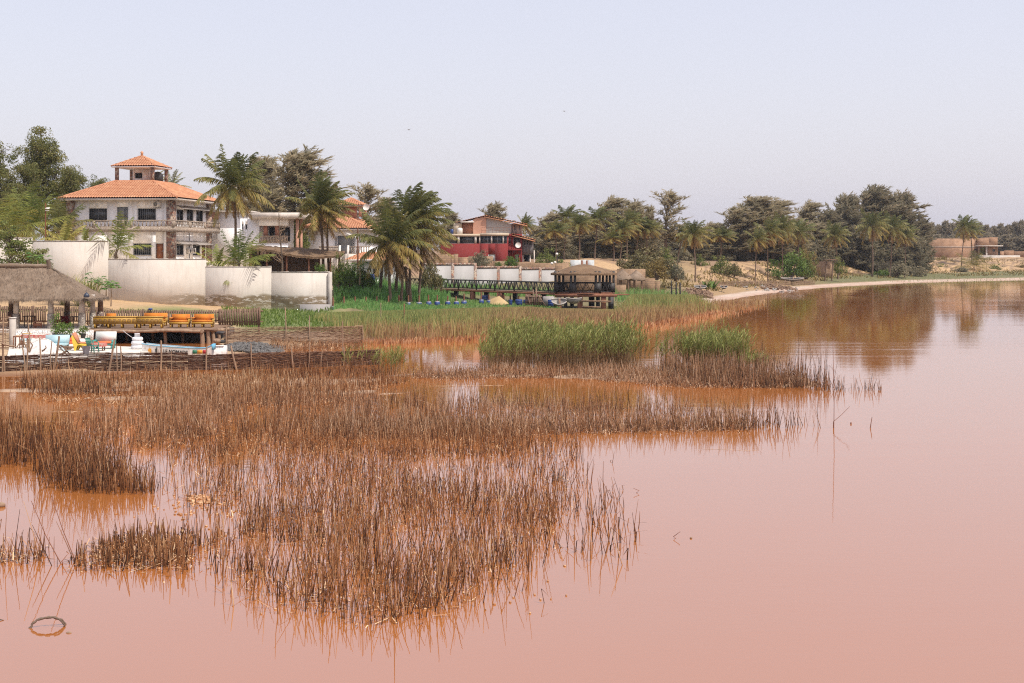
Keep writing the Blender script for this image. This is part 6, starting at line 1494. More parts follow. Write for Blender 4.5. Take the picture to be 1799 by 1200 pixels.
old_boat('worn grey boat hauled out beside the gazebo stilts',969,995,526.5,536,144,'greyboat',.5)
old_boat('second worn grey boat filled with scrap under the gazebo',994,1022,524,535,145,'greyboat',-.2)
old_boat('small dark boat hauled on the salt beach below the scrub',1219,1241,502.5,508,200,'rock',.3)
old_boat('small blue-grey boat on the far beach between two dune palms',1265,1278,503,508,212,'bluepane',.2)
old_boat('dark boat drawn up on the grass near the bright green bush',1372,1412,488,495,258,'rock',.2)
heap('rubble','pale broken salt rubble below the gazebo',1008,1075,138,144,.12,'rubble_white',160,5,.08,.3)
heap('debris','pale bags and scrap lying on the salt beach',1290,1400,226,246,.1,'greyboat',70,6,.1,.4)
heap('brushwood','brown heap of brushwood along the beach edge',1200,1252,190,205,.5,'wood',500,7,.06,.3)
heap('brushwood','dark brush piled along the beach before the dune',1335,1400,236,248,.35,'wood',320,8,.06,.3)

# ---------------- little thatched shelters, low stick fence, posts
def shelter(label,px,py_ap,py_e,wpx,Y,seed):
    cx=WX(px,Y); zb=gzw(cx,Y); r=thing('thatched_shelter',label,'shelter',(cx,Y,zb)); q=np.random.default_rng(seed); R=wpx*Y/F/2; ze=WZ(py_e,Y)-zb; za=WZ(py_ap,Y)-zb; m=MB(); n=26; t=np.linspace(0,2*PI,n); rg=[]
    for f,g in ((1,0),(.7,.36),(.4,.68),(.05,1)): rg.append(np.stack([R*f*np.cos(t),R*f*np.sin(t)*.9,ze+(za-ze)*g+.06*q.uniform(-1,1,n)],1)); rg[-1][-1]=rg[-1][0]
    lo=rg[0]-np.array([0,0,.22])*q.uniform(.6,1.4,(n,1)); lo[-1]=lo[0]; m.grid(np.array([lo]+rg)); m.grid(np.array([lo*np.array([.05,.05,1]),lo])); m.build('roof',MAT['thatch'],r)
    for i in range(5):
        a=i*2*PI/5+.5; p=MB(); p.tube([[R*.72*math.cos(a),R*.6*math.sin(a),-.5],[R*.72*math.cos(a),R*.6*math.sin(a),ze+.35]],.10,6); p.build('post',MAT['wood'],r)
shelter('little thatched shelter with a sagging cone roof nearer the gazebo',1094,474,488,34,184,1); shelter('little thatched shelter beside the ruined block hut, farther from the gazebo',1118,475,489,32,187,2)
def stick_fence(label,pa,pb,Ya,Yb,h,seed,sp=.28):
    q=np.random.default_rng(seed); A=np.array(fp(pa,Ya)); B=np.array(fp(pb,Yb)); L=np.linalg.norm(B-A); r=thing('stick_fence',label,'fence',(A[0],A[1],0)); n=int(L/sp); m=MB()
    for i in range(n):
        p=(B-A)*i/n; z=gzw(*(A+p)); m.tube([[p[0],p[1],z-.2],[p[0]+q.normal(0,.05),p[1],z+h*q.uniform(.7,1.1)]],.035,4)
    m.build('stick_row',MAT['driftwood'],r); k=MB()
    for f in (.35,.75):
        P=[]
        for i in range(0,n+1,3):
            p=(B-A)*i/n; P.append([p[0],p[1]-.05,gzw(*(A+p))+h*f])
        k.tube(P,.03,4)
    k.build('rail',MAT['driftwood'],r)
stick_fence('low fence of thin sticks along the foot of the sand dune',1228,1345,214,245,1.0,1); stick_fence('low stick fence running behind the beach toward the green bush',1345,1432,246,270,.9,2)
def post(label,px,pyt,pyb,Y,rad=.05,mat='driftwood',name='wooden_post',cat='post',px2=None):
    b=np.array(W(px,pyb,Y)); t=np.array(W(px2 or px,pyt,Y)); r=thing(name,label,cat,tuple(b)); m=MB(); d=t-b; m.tube([-np.array([0,0,.5]),d*.5+np.array([random.uniform(-.3,.3)*rad,0,0]),d,d+np.array([0,0,.02])],[rad*1.05,rad,rad*.85,rad*.6],6); m.build('shaft',MAT[mat],r); return r
for i,(px,a,b) in enumerate(((1180,494,510),(1188,496,511),(1195,497,510))): post(('tallest of three','middle of three','shortest of three')[i]+' dark stakes where the green reeds meet the beach',px,a,b,170,.09,'black')
post('thin grey pole standing in the yellow reeds below the blue pots',669,533,575,110,.035); post('brown pole standing in the reeds in front of the seventh blue pot',710,534,572,112,.045,'redwood'); post('thin pole standing in the shallow orange water beside the pale woven fence end',602,565,625,85,.035)
# birds
def bird(label,px,py,Y,span,roll,bank):
    r=thing('seabird',label,'bird',W(px,py,Y),roll); m=MB(); s=span/2
    body=[(-.22,.0),(-.16,.03),(-.05,.055),(.06,.05),(.14,.03),(.2,.02),(.25,.004)]
    m.tube([[x*span,0,.01*math.sin(i)] for i,(x,_) in enumerate(body)],[max(.003,y*span) for _,y in body],7)
    for sg in (-1,1):
        m.grid(np.array([[(.07*span,sg*.02,.02),(.10*span,sg*s*.45,.11*span+bank*sg*.05),(.0,sg*s*.95,.05*span+bank*sg*.12)],[(-.07*span,sg*.02,.02),(-.01*span,sg*s*.45,.10*span+bank*sg*.05),(-.03*span,sg*s,.045*span+bank*sg*.12)]]))
    m.grid(np.array([[(-.2*span,-.01,.0),(-.2*span,.01,.0)],[(-.3*span,-.05*span,.0),(-.3*span,.05*span,.0)]])); m.build('body',MAT['bird'],r)
bird('dark seabird gliding above the palms, larger of the two in the open sky',718,228,150,1.0,1.2,.1); bird('small seabird banking higher in the sky above the red house',991,195.5,190,.75,.4,.6)
# lamp posts and poles
def lamp(label,px,pyt,pyb,Y,globes):
    z=WZ(pyb,Y); r=thing('lamp_post',label,'lamp post',(WX(px,Y),Y,z)); m=MB(); m.tube([[0,0,-.4],[0,0,WZ(pyt,Y)-z]],[.07,.05],7); m.build('pole',MAT['black'],r)
    for gx,gy in globes:
        g=np.array([WX(gx,Y)-WX(px,Y),0,WZ(gy,Y)-z]); k=MB(); k.ball(g,.19,12); o=k.build('globe',MAT['offwhite'],r,True); a=MB(); a.tube([[0,0,g[2]-.15],[g[0],0,g[2]-.2]],.025,5); a.build('arm',MAT['black'],o)
lamp('black lamp post with three pale globes at the end of the panelled wall',979,446,500,188,((978.3,446.5),(969.5,463),(975,461.3)))
r=thing('solar_lamp','rusty pole with a small solar lamp behind the garden wall left of the villa','lamp post',(WX(80,146),146,3)); m=MB(); m.tube([[0,0,0],[0,0,WZ(357,146)-3]],.06,6); m.build('pole',MAT['rust'],r); m=MB(); m.obox((.22,-.05,WZ(366,146)-3),(.42,.3,.06),0,.4); m.obox((.18,-.05,WZ(370,146)-3),(.36,.16,.12)); m.build('lamp_head',MAT['offwhite'],r)
r=thing('utility_pole','tall rusty brown pole standing in front of the tiled house','pole',(WX(628.5,153),153,1.5)); m=MB(); m.tube([[0,0,-.5],[.02,0,4],[0,0,WZ(402,153)-1.5]],[.09,.08,.06],6); m.build('shaft',MAT['rust'],r); m=MB(); m.ball((0,0,WZ(402,153)-1.46),.075,8); m.build('cap',MAT['rust'],r)
# ================================================================ reed beds (nobody could count these)
R_ = np.random.default_rng(77)
def bed(name, mat, label, parts):
    mb = MB()
    for k in parts:
        x,y,z = scatter(k['poly'], k['d'], k['seed'], k.get('clump',.45), k.get('cs',.9), k.get('jit',.22), k.get('thr',.0))
        n = len(x)
        if not n: continue
        loc = fbm(x/1.7, y/1.7, k['seed']+50)
        h = k['h']*np.clip(R_.normal(1, k.get('hsd',.25), n), .3, 1.7)*(.62+.76*loc)
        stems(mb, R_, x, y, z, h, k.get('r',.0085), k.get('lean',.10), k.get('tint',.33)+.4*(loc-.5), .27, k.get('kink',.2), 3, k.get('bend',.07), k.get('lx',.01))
        if k.get('litter',0):
            m = int(n*k['litter']); i = R_.integers(0,n,m); a = R_.uniform(0,2*PI,m); l = R_.uniform(.08,.32,m)
            px_,py_ = x[i]+R_.normal(0,.12,m), y[i]+R_.normal(0,.2,m); zz = z[i]+.015+R_.uniform(0,.06,m)
            P = np.stack([px_,py_,zz],1); d = np.stack([np.cos(a),np.sin(a),R_.normal(.05,.25,m)],1)*l[:,None]; s = np.stack([-np.sin(a),np.cos(a),np.zeros(m)],1)*.012
            quads(mb, P-s, P+s, P+d+s*.6+[0,0,.004], P+d-s*.6+[0,0,.004], 0, np.clip(R_.normal(.75,.2,m),0,1))
    return stuff(mb, name, mat, label)
core=[(330,775),(480,745),(620,735),(780,745),(900,770),(1000,792),(1025,812),(1015,850),(1000,905),(960,965),(905,1020),(820,1060),(700,1098),(600,1092),(490,1072),(430,1035),(405,985),(420,930),(400,880),(340,830)]
front=[(430,900),(560,860),(800,860),(950,880),(985,930),(900,1015),(790,1060),(690,1098),(600,1085),(490,1065),(425,1010)]
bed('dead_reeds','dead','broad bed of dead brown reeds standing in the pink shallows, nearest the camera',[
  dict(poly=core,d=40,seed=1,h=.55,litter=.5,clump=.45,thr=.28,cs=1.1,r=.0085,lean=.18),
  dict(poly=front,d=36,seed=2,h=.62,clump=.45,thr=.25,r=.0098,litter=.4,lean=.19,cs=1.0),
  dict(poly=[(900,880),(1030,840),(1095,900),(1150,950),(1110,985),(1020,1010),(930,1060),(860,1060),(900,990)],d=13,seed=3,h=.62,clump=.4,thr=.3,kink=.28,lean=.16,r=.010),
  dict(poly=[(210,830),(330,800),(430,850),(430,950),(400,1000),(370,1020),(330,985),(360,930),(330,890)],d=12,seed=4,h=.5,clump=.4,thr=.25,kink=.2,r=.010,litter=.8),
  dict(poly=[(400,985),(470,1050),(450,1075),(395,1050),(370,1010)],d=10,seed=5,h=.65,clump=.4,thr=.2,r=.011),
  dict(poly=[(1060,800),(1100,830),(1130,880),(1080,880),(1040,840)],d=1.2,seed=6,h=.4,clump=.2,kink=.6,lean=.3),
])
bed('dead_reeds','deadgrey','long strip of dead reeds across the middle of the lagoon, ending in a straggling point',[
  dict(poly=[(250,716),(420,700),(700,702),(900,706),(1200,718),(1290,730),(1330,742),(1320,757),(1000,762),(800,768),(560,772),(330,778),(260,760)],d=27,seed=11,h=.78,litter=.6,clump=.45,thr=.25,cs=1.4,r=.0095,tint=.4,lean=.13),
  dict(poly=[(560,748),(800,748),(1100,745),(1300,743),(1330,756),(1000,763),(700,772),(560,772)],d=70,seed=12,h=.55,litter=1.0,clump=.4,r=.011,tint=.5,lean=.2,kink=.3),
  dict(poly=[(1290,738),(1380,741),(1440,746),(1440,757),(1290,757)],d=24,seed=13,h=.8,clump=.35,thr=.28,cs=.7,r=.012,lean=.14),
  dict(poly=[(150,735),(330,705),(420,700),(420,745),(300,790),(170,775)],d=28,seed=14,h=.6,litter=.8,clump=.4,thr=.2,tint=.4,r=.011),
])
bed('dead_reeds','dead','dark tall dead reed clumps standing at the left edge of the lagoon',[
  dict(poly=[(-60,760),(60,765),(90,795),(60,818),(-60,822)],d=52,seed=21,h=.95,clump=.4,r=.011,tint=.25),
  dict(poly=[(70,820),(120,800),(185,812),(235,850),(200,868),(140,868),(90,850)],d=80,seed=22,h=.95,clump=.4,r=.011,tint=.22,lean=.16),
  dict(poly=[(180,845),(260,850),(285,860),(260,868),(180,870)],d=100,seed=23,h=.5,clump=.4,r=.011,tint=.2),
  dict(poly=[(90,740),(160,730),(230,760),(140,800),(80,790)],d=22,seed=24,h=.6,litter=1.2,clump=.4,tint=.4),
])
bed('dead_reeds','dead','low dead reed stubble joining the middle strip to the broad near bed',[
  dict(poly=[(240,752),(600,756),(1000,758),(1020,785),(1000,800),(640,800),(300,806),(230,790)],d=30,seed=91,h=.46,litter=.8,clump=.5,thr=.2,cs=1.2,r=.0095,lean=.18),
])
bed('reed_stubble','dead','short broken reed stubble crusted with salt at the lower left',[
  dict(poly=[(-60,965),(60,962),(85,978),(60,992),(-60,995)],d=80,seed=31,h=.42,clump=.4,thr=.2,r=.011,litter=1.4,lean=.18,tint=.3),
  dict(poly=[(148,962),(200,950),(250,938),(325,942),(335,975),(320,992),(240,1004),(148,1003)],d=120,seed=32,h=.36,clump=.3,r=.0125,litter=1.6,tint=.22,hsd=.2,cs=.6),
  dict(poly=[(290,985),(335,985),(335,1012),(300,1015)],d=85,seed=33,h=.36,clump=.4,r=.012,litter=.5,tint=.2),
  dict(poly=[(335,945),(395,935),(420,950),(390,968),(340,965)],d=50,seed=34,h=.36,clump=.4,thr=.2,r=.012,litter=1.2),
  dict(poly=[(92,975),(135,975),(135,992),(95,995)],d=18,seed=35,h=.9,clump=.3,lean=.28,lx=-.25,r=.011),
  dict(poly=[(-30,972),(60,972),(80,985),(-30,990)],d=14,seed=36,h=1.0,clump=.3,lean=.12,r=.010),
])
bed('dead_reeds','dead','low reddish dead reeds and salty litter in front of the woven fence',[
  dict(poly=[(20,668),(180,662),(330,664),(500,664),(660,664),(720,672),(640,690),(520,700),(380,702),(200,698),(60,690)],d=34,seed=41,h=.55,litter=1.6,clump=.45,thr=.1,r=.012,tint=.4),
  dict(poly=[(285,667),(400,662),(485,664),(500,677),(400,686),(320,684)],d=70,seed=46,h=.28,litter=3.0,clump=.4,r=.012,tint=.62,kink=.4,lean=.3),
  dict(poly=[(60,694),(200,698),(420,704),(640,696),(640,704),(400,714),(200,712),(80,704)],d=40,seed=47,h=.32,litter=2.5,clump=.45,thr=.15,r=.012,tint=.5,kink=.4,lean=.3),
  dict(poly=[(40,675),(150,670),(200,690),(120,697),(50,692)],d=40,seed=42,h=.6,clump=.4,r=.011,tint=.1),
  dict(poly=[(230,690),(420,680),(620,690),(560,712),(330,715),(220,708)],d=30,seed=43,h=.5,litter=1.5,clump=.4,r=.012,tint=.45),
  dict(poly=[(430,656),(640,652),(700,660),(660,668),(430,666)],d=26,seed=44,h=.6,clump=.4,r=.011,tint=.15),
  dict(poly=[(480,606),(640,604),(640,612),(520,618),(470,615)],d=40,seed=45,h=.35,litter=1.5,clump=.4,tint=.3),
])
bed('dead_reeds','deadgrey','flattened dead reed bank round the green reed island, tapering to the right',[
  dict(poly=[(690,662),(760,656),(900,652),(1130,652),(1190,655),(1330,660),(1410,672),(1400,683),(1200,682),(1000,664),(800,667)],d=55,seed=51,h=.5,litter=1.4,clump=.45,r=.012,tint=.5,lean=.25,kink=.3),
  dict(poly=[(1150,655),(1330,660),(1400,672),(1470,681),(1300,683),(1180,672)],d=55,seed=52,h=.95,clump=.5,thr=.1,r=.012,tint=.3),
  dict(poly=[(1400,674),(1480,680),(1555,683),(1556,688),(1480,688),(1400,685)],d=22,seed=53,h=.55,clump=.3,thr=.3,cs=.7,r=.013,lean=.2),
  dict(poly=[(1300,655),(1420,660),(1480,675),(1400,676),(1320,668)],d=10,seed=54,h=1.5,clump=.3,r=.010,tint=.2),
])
def gbed(name,label,parts):
    mb=MB()
    for k in parts:
        x,y,z=scatter(k['poly'],k['d'],k['seed'],k.get('clump',.3),k.get('cs',1.0),.2,k.get('thr',.0))
        loc=fbm(x/1.4,y/1.4,k['seed']+9); green_reeds(mb,R_,x,y,z,1.0,.12,k.get('lv',8),.036) if False else None
        if len(x): green_reeds(mb,R_,x,y,z,k['h']*(.58+.72*loc),.13,k.get('lv',6),k.get('w',.036))
    return stuff(mb,name,'greenreed',label)
gbed('green_reeds','tall green reed island in the middle of the lagoon',[
  dict(poly=[(858,640),(868,652),(960,656),(1105,655),(1128,645),(1100,632),(1000,627),(900,627),(866,630)],d=36,seed=61,h=2.0,thr=.25,clump=.4,cs=.8),
  dict(poly=[(840,648),(862,640),(866,654),(845,656)],d=20,seed=62,h=1.4),
])
gbed('green_reeds','smaller rounded green reed clump nearer the open water',[
  dict(poly=[(1195,650),(1215,655),(1300,658),(1322,652),(1300,640),(1245,634),(1200,640)],d=42,seed=63,h=1.8,thr=.18,clump=.4,cs=.8),
  dict(poly=[(1120,650),(1200,648),(1205,656),(1130,656)],d=10,seed=64,h=1.9,thr=.2), dict(poly=[(1310,652),(1345,655),(1345,664),(1300,660)],d=12,seed=65,h=1.2),
])
gbed('green_reeds','thin straggle of green reeds at the end of the front woven fence',[dict(poly=[(655,655),(700,652),(712,664),(660,668)],d=7,seed=66,h=1.2,thr=.2), dict(poly=[(590,640),(660,636),(690,650),(600,655)],d=1.5,seed=67,h=1.0)])
def mbed(name,mat,label,parts):
    mb=MB()
    for k in parts:
        x,y,z=scatter(k['poly'],k['d'],k['seed'],k.get('clump',.55),k.get('cs',1.6),k.get('jit',.5),k.get('thr',.08))
        if not len(x): continue
        loc=fbm(x/3,y/3,k['seed']+7); px=CX+x*F/y
        t=k['t'](px,y)+.5*(loc-.5)+R_.normal(0,k.get('tsd',.08),len(x))
        hh=k['h']*np.clip(R_.normal(1,.2,len(x)),.4,1.6)*(.7+.6*loc)
        lim=CH-(np.interp(px,[580,780,930,960,1085,1110],[547,541,537,540,542,515])-HY)*y/F-z; hh=np.minimum(hh,np.maximum(lim,.12))
        blades(mb,R_,x,y,z,hh,k.get('w',.05),.10,np.clip(t,0,1),.12,k.get('tip',.1),.12,.03)
    return stuff(mb,name,mat,label)
yel=lambda a:(lambda px,y:a+0*px)
mbed('marsh_reeds','marsh','wide marsh of brown and yellow-green reeds below the footbridge and blue pots',[
  dict(poly=[(560,572),(640,600),(720,600),(860,592),(1000,581),(1100,574),(1190,561),(1262,546),(1180,541),(1000,545),(820,548),(640,552),(575,560)],d=24,seed=71,h=1.15,w=.055,t=lambda px,y:.26+.55*np.clip((940-px)/220,0,1)*np.clip((y-98)/10,0,1)+.25*np.clip((y-128)/12,0,1)),
  dict(poly=[(575,562),(640,575),(760,572),(880,562),(880,550),(640,552)],d=16,seed=72,h=1.35,w=.05,t=yel(.8)),
  dict(poly=[(640,575),(720,582),(760,576),(640,566)],d=26,seed=75,h=1.6,w=.05,t=yel(.75)),
  dict(poly=[(1075,560),(1180,552),(1235,541),(1200,530),(1100,533),(1070,545)],d=16,seed=73,h=1.5,w=.06,t=yel(.72)),
  dict(poly=[(1080,548),(1200,534),(1225,520),(1100,520),(1075,530)],d=12,seed=74,h=1.3,w=.06,t=yel(.85)),
  dict(poly=[(780,552),(1080,545),(1080,552),(1000,560),(780,566)],d=14,seed=76,h=1.1,w=.06,t=yel(.15)),
  dict(poly=[(1180,561),(1262,546),(1330,537),(1345,533),(1260,532),(1180,545)],d=7,seed=77,h=.6,w=.07,t=yel(.25),thr=.2),
])
mbed('marsh_edge','deadorange','low orange-brown reed stubble along the marsh waterline',[
  dict(poly=[(640,601),(720,601),(860,594),(1000,583),(1100,576),(1190,563),(1262,547),(1262,551),(1180,567),(1060,582),(1000,590),(850,600),(700,606),(640,606)],d=26,seed=81,h=.4,w=.06,t=yel(.45),tsd=.2),
  dict(poly=[(1060,582),(1180,567),(1262,551),(1330,540),(1330,543),(1200,572),(1120,584)],d=5,seed=82,h=.3,w=.06,t=yel(.6)),
])
def lushfield():
    mb=MB()
    for (pa,pb,Ya,Yb,d,h,t,seed) in ((586,700,146,153,36,1.15,.35,1),(690,790,150,158,30,1.1,.35,9),(600,760,152,162,20,1.0,.45,2),(586,780,136,148,44,.38,.5,10),(780,985,140,158,30,.36,.55,11),(780,985,168,178,14,.9,.5,3),(1080,1210,165,190,6,.9,.6,4)):
        q=np.random.default_rng(seed); N=int(d*(pb-pa)*(Ya+Yb)/2/F*(Yb-Ya)); Y=q.uniform(Ya,Yb,N); px=q.uniform(pa,pb,N); x=WX(px,Y); k=fbm(x/2.2,Y/2.2,seed); ok=q.uniform(0,1,N)<np.clip(k*1.9,.15,1); x,Y=x[ok],Y[ok]; loc=fbm(x/2,Y/2,seed+4)
        z=np.array([gzw(a,b) for a,b in zip(x,Y)]); blades(mb,q,x,Y,z,h*np.clip(q.normal(1,.22,len(x)),.4,1.6)*(.6+.8*loc),.055,.13,np.clip(t+.5*(loc-.5),0,1),.15,.12,.15,.04)
    stuff(mb,'lush_grass','lush','tall lush green grass growing between the palms and the blue pots')
    mb=MB()
    for (pa,pb,Ya,Yb,d,h,t,seed) in ((390,585,104,141,10,.28,.6,5),(210,395,108,118,14,.20,.45,6),(-60,240,108,114,8,.22,.5,8),(1400,1800,300,345,.6,.3,.8,7)):
        q=np.random.default_rng(seed); N=int(d*(pb-pa)*(Ya+Yb)/2/F*(Yb-Ya)); Y=q.uniform(Ya,Yb,N); px=q.uniform(pa,pb,N); x=WX(px,Y); k=fbm(x/2.2,Y/2.2,seed); ok=q.uniform(0,1,N)<np.clip(k*1.7,.1,1); x,Y=x[ok],Y[ok]
        z=np.array([gzw(a,b) for a,b in zip(x,Y)]); blades(mb,q,x,Y,z,h*np.clip(q.normal(1,.3,len(x)),.4,1.8),.06,.25,t,.2,.15,.2)
    stuff(mb,'lawn_grass','bushbright','short lawn grass and weeds behind the fences')
lushfield()
def dune_scrub():
    mb=MB(); q=np.random.default_rng(31); N=9000; px=q.uniform(1160,1840,N); pr=profile(px); k=q.uniform(4.6,7.6,N); K=np.arange(10); Y=np.array([np.interp(k[i],K,pr[0][:,i]) for i in range(N)]); x=WX(px,Y); ok=fbm(x/5,Y/5,8)>.50; x,Y=x[ok],Y[ok]; z=np.array([gzw(a,b) for a,b in zip(x,Y)]); blades(mb,q,x,Y,z,.45*np.clip(q.normal(1,.4,len(x)),.3,2),.16,.5,.35,.25,.2,.3); stuff(mb,'dry_grass','bushyellow','dry tufts of scrub grass scattered over the sand dune')
dune_scrub()
# floating salt crumbs and foam
mb=MB(); q=np.random.default_rng(9)
for (pa,pb,ya,yb,n,s) in ((300,420,860,905,60,.05),(420,1000,800,1080,240,.03),(200,420,880,1000,60,.035),(100,700,720,800,120,.05),(330,370,870,885,60,.07)):
    for i in range(n):
        Y=YW(q.uniform(ya,yb)); X=WX(q.uniform(pa,pb),Y); k=s*q.uniform(.4,1.2); mb.obox((X,Y,.008),(k*q.uniform(1,2),k,.03),q.uniform(0,6),q.uniform(-.3,.3),q.uniform(-.3,.3),0,q.uniform(.5,1))
stuff(mb,'floating_debris','deadorange','floating salt-crusted reed crumbs')
mb=MB(); q=np.random.default_rng(19)
for (pa,pb,py,w) in ((-20,136,722.5,.09),(-20,104,742,.07),(755,885,678.5,.10),(590,650,668,.08),(205,262,846,.03),(1235,1330,789,.03)):
    n=40; px=np.linspace(pa,pb,n); Yc=YW(py)+np.cumsum(q.normal(0,.02,n)); ww=w*q.uniform(.1,1,n); X=WX(px,Yc); mb.grid(np.array([np.stack([X,Yc-ww,np.full(n,.006)],1),np.stack([X,Yc+ww,np.full(n,.006)],1)]),0,q.uniform(.7,1,(2,n)))
stuff(mb,'foam','deadorange','thin pale salt foam lines drifting on the still water')
# single sticks and plants standing by themselves in the open water
def stick(label,pts,rad,name='reed_stalk',cat='reed',mat='redwood'):
    P=np.array([W(*p) for p in pts]); r=thing(name,label,cat,tuple(P[0])); m=MB(); Q=P-P[0]; Q=np.vstack([Q[0]-np.array([0,0,.25]),Q]); m.tube(Q,np.linspace(rad,rad*.45,len(Q)),6); m.build('stalk',MAT[mat],r); return r
Yp=YW(752); stick('tall thin stick rising alone from open water at the end of the reed strip',[(1465,752,Yp),(1465.5,700,Yp),(1464,640,Yp),(1463,590,Yp)],.014,'stick','stick')
stick('slanting bent stalk leaning off the tall thin stick',[(1464,741,Yp),(1478,729,Yp),(1493,714,Yp)],.012)
Yp=YW(745); stick('short stump poking from the open water right of the tall stick',[(1495,749,Yp),(1495,742,Yp)],.05,'stump','stump')
Yp=YW(752); stick('lone small forked reed farthest out in the pink water',[(1529,752,Yp),(1530,745,Yp),(1532,733,Yp)],.022)
for lab,pts,rad in (('short bent reed beside the lone floating speck off the reed bed',[(1187,946,30),(1183,943,30),(1195,934,30)],.012),('broken leaning reed between the two small bent reeds off the bed',[(1118,866,35.8),(1123,862,35.8),(1113,858,35.8)],.012),('small V-bent reed in the pink water above the bed\'s point',[(1077,862,36),(1075,855,36),(1081,849,36)],.012)): stick(lab,[(a,b,YW(pts[0][1])) for a,b,_ in pts],rad)
Yp=YW(990); stick('long thin stalk leaning far left at the lower-left stubble',[(107,990,Yp),(80,940,Yp),(55,880,Yp)],.013); stick('second long leaning stalk, right of the first, at the stubble',[(131,982,Yp),(110,930,Yp),(90,870,Yp)],.013)
Yp=YW(985); stick('straight upright dark stalk at the end of the stubble patch',[(332,990,Yp),(332,950,Yp),(331.5,920,Yp)],.011)
# arched branch in the foreground
Yp=YW(1104); P=[(51,1105),(54,1098),(60,1093),(70,1089.5),(80,1088.5),(90,1089),(97,1092),(103,1097),(109,1104)]
r=thing('arched_branch','arched dead branch making a ring with its reflection at the lower left','branch',W(51,1105,Yp)); o=np.array(W(51,1105,Yp)); m=MB()
Q=np.array([W(a,b,Yp) for a,b in P])-o; Q[:,1]+=np.linspace(0,.25,len(Q)); Q[0,2]-=.05; Q[-1,2]-=.05; t=np.linspace(0,len(Q)-1,30); Q=np.stack([np.interp(t,np.arange(len(Q)),Q[:,c]) for c in range(3)],1)+np.random.default_rng(3).normal(0,.005,(30,3)); m.tube(Q,.020+.004*np.sin(t*5),7); m.build('branch_wood',MAT['bark'],r)
m=MB(); Q2=np.array([W(a,b,Yp) for a,b in ((92,1088),(99,1090),(105,1095),(111,1103))])-o+np.array([0,.1,0]); m.tube(Q2,.013,6); m.build('side_twig',MAT['bark'],r); m=MB(); m.ball(Q[1]+np.array([0,0,.0]),.045,9,0,0,1.3,1,.5); m.ball(Q[-2],.035,9,0,0,1.3,1,.5); m.build('salt_crust',MAT['offwhite'],r)
r=thing('driftwood_lump','small brown lump floating right of the arched branch','driftwood',W(121,1112,YW(1112))); m=MB(); m.ball((0,0,0),.035,9,0,0,1.4,1,.7); m.build('lump',MAT['driftwood'],r)
Yp=YW(1090); stick('dead twig end reaching in over the pink water below the stubble',[(-14,1080,Yp),(-4,1087,Yp),(7,1090,Yp)],.016,'twig','twig','bark'); Yp=YW(890); r=thing('driftwood_lump','salty brown lump in the water at the left edge below the tall dead reeds','driftwood',W(-2,889,Yp)); m=MB(); m.ball((0,0,.02),.13,10,0,0,1.3,1,.6); m.build('lump',MAT['driftwood'],r)
r=thing('driftwood_lump','tiny floating lump off the reed point, beside a bent reed','driftwood',W(1214,946,YW(946))); m=MB(); m.ball((0,0,.01),.03,8,0,0,1,1,.8); m.build('lump',MAT['driftwood'],r)
# ================================================================ trees and plants, each one a thing
def place(proto, used, px, pyt, Y, wpx, label, H, R, rz=0.0, sink=0.0, zb=None, grp=None):
    zb = gz(px,Y) if zb is None else zb
    h = WZ(pyt,Y)-zb+sink; sz = h/H; sx = wpx*Y/F/(2*R)
    loc=(WX(px,Y),Y,zb-sink)
    if proto.name not in used:
        used.add(proto.name); proto.location=loc; proto.rotation_euler=(0,0,rz); proto.scale=(sx,sx,sz); proto['label']=label
        if grp: proto['group']=grp
        return proto
    return dup(proto, loc, rz, label, (sx,sx,sz), grp)
USED=set()
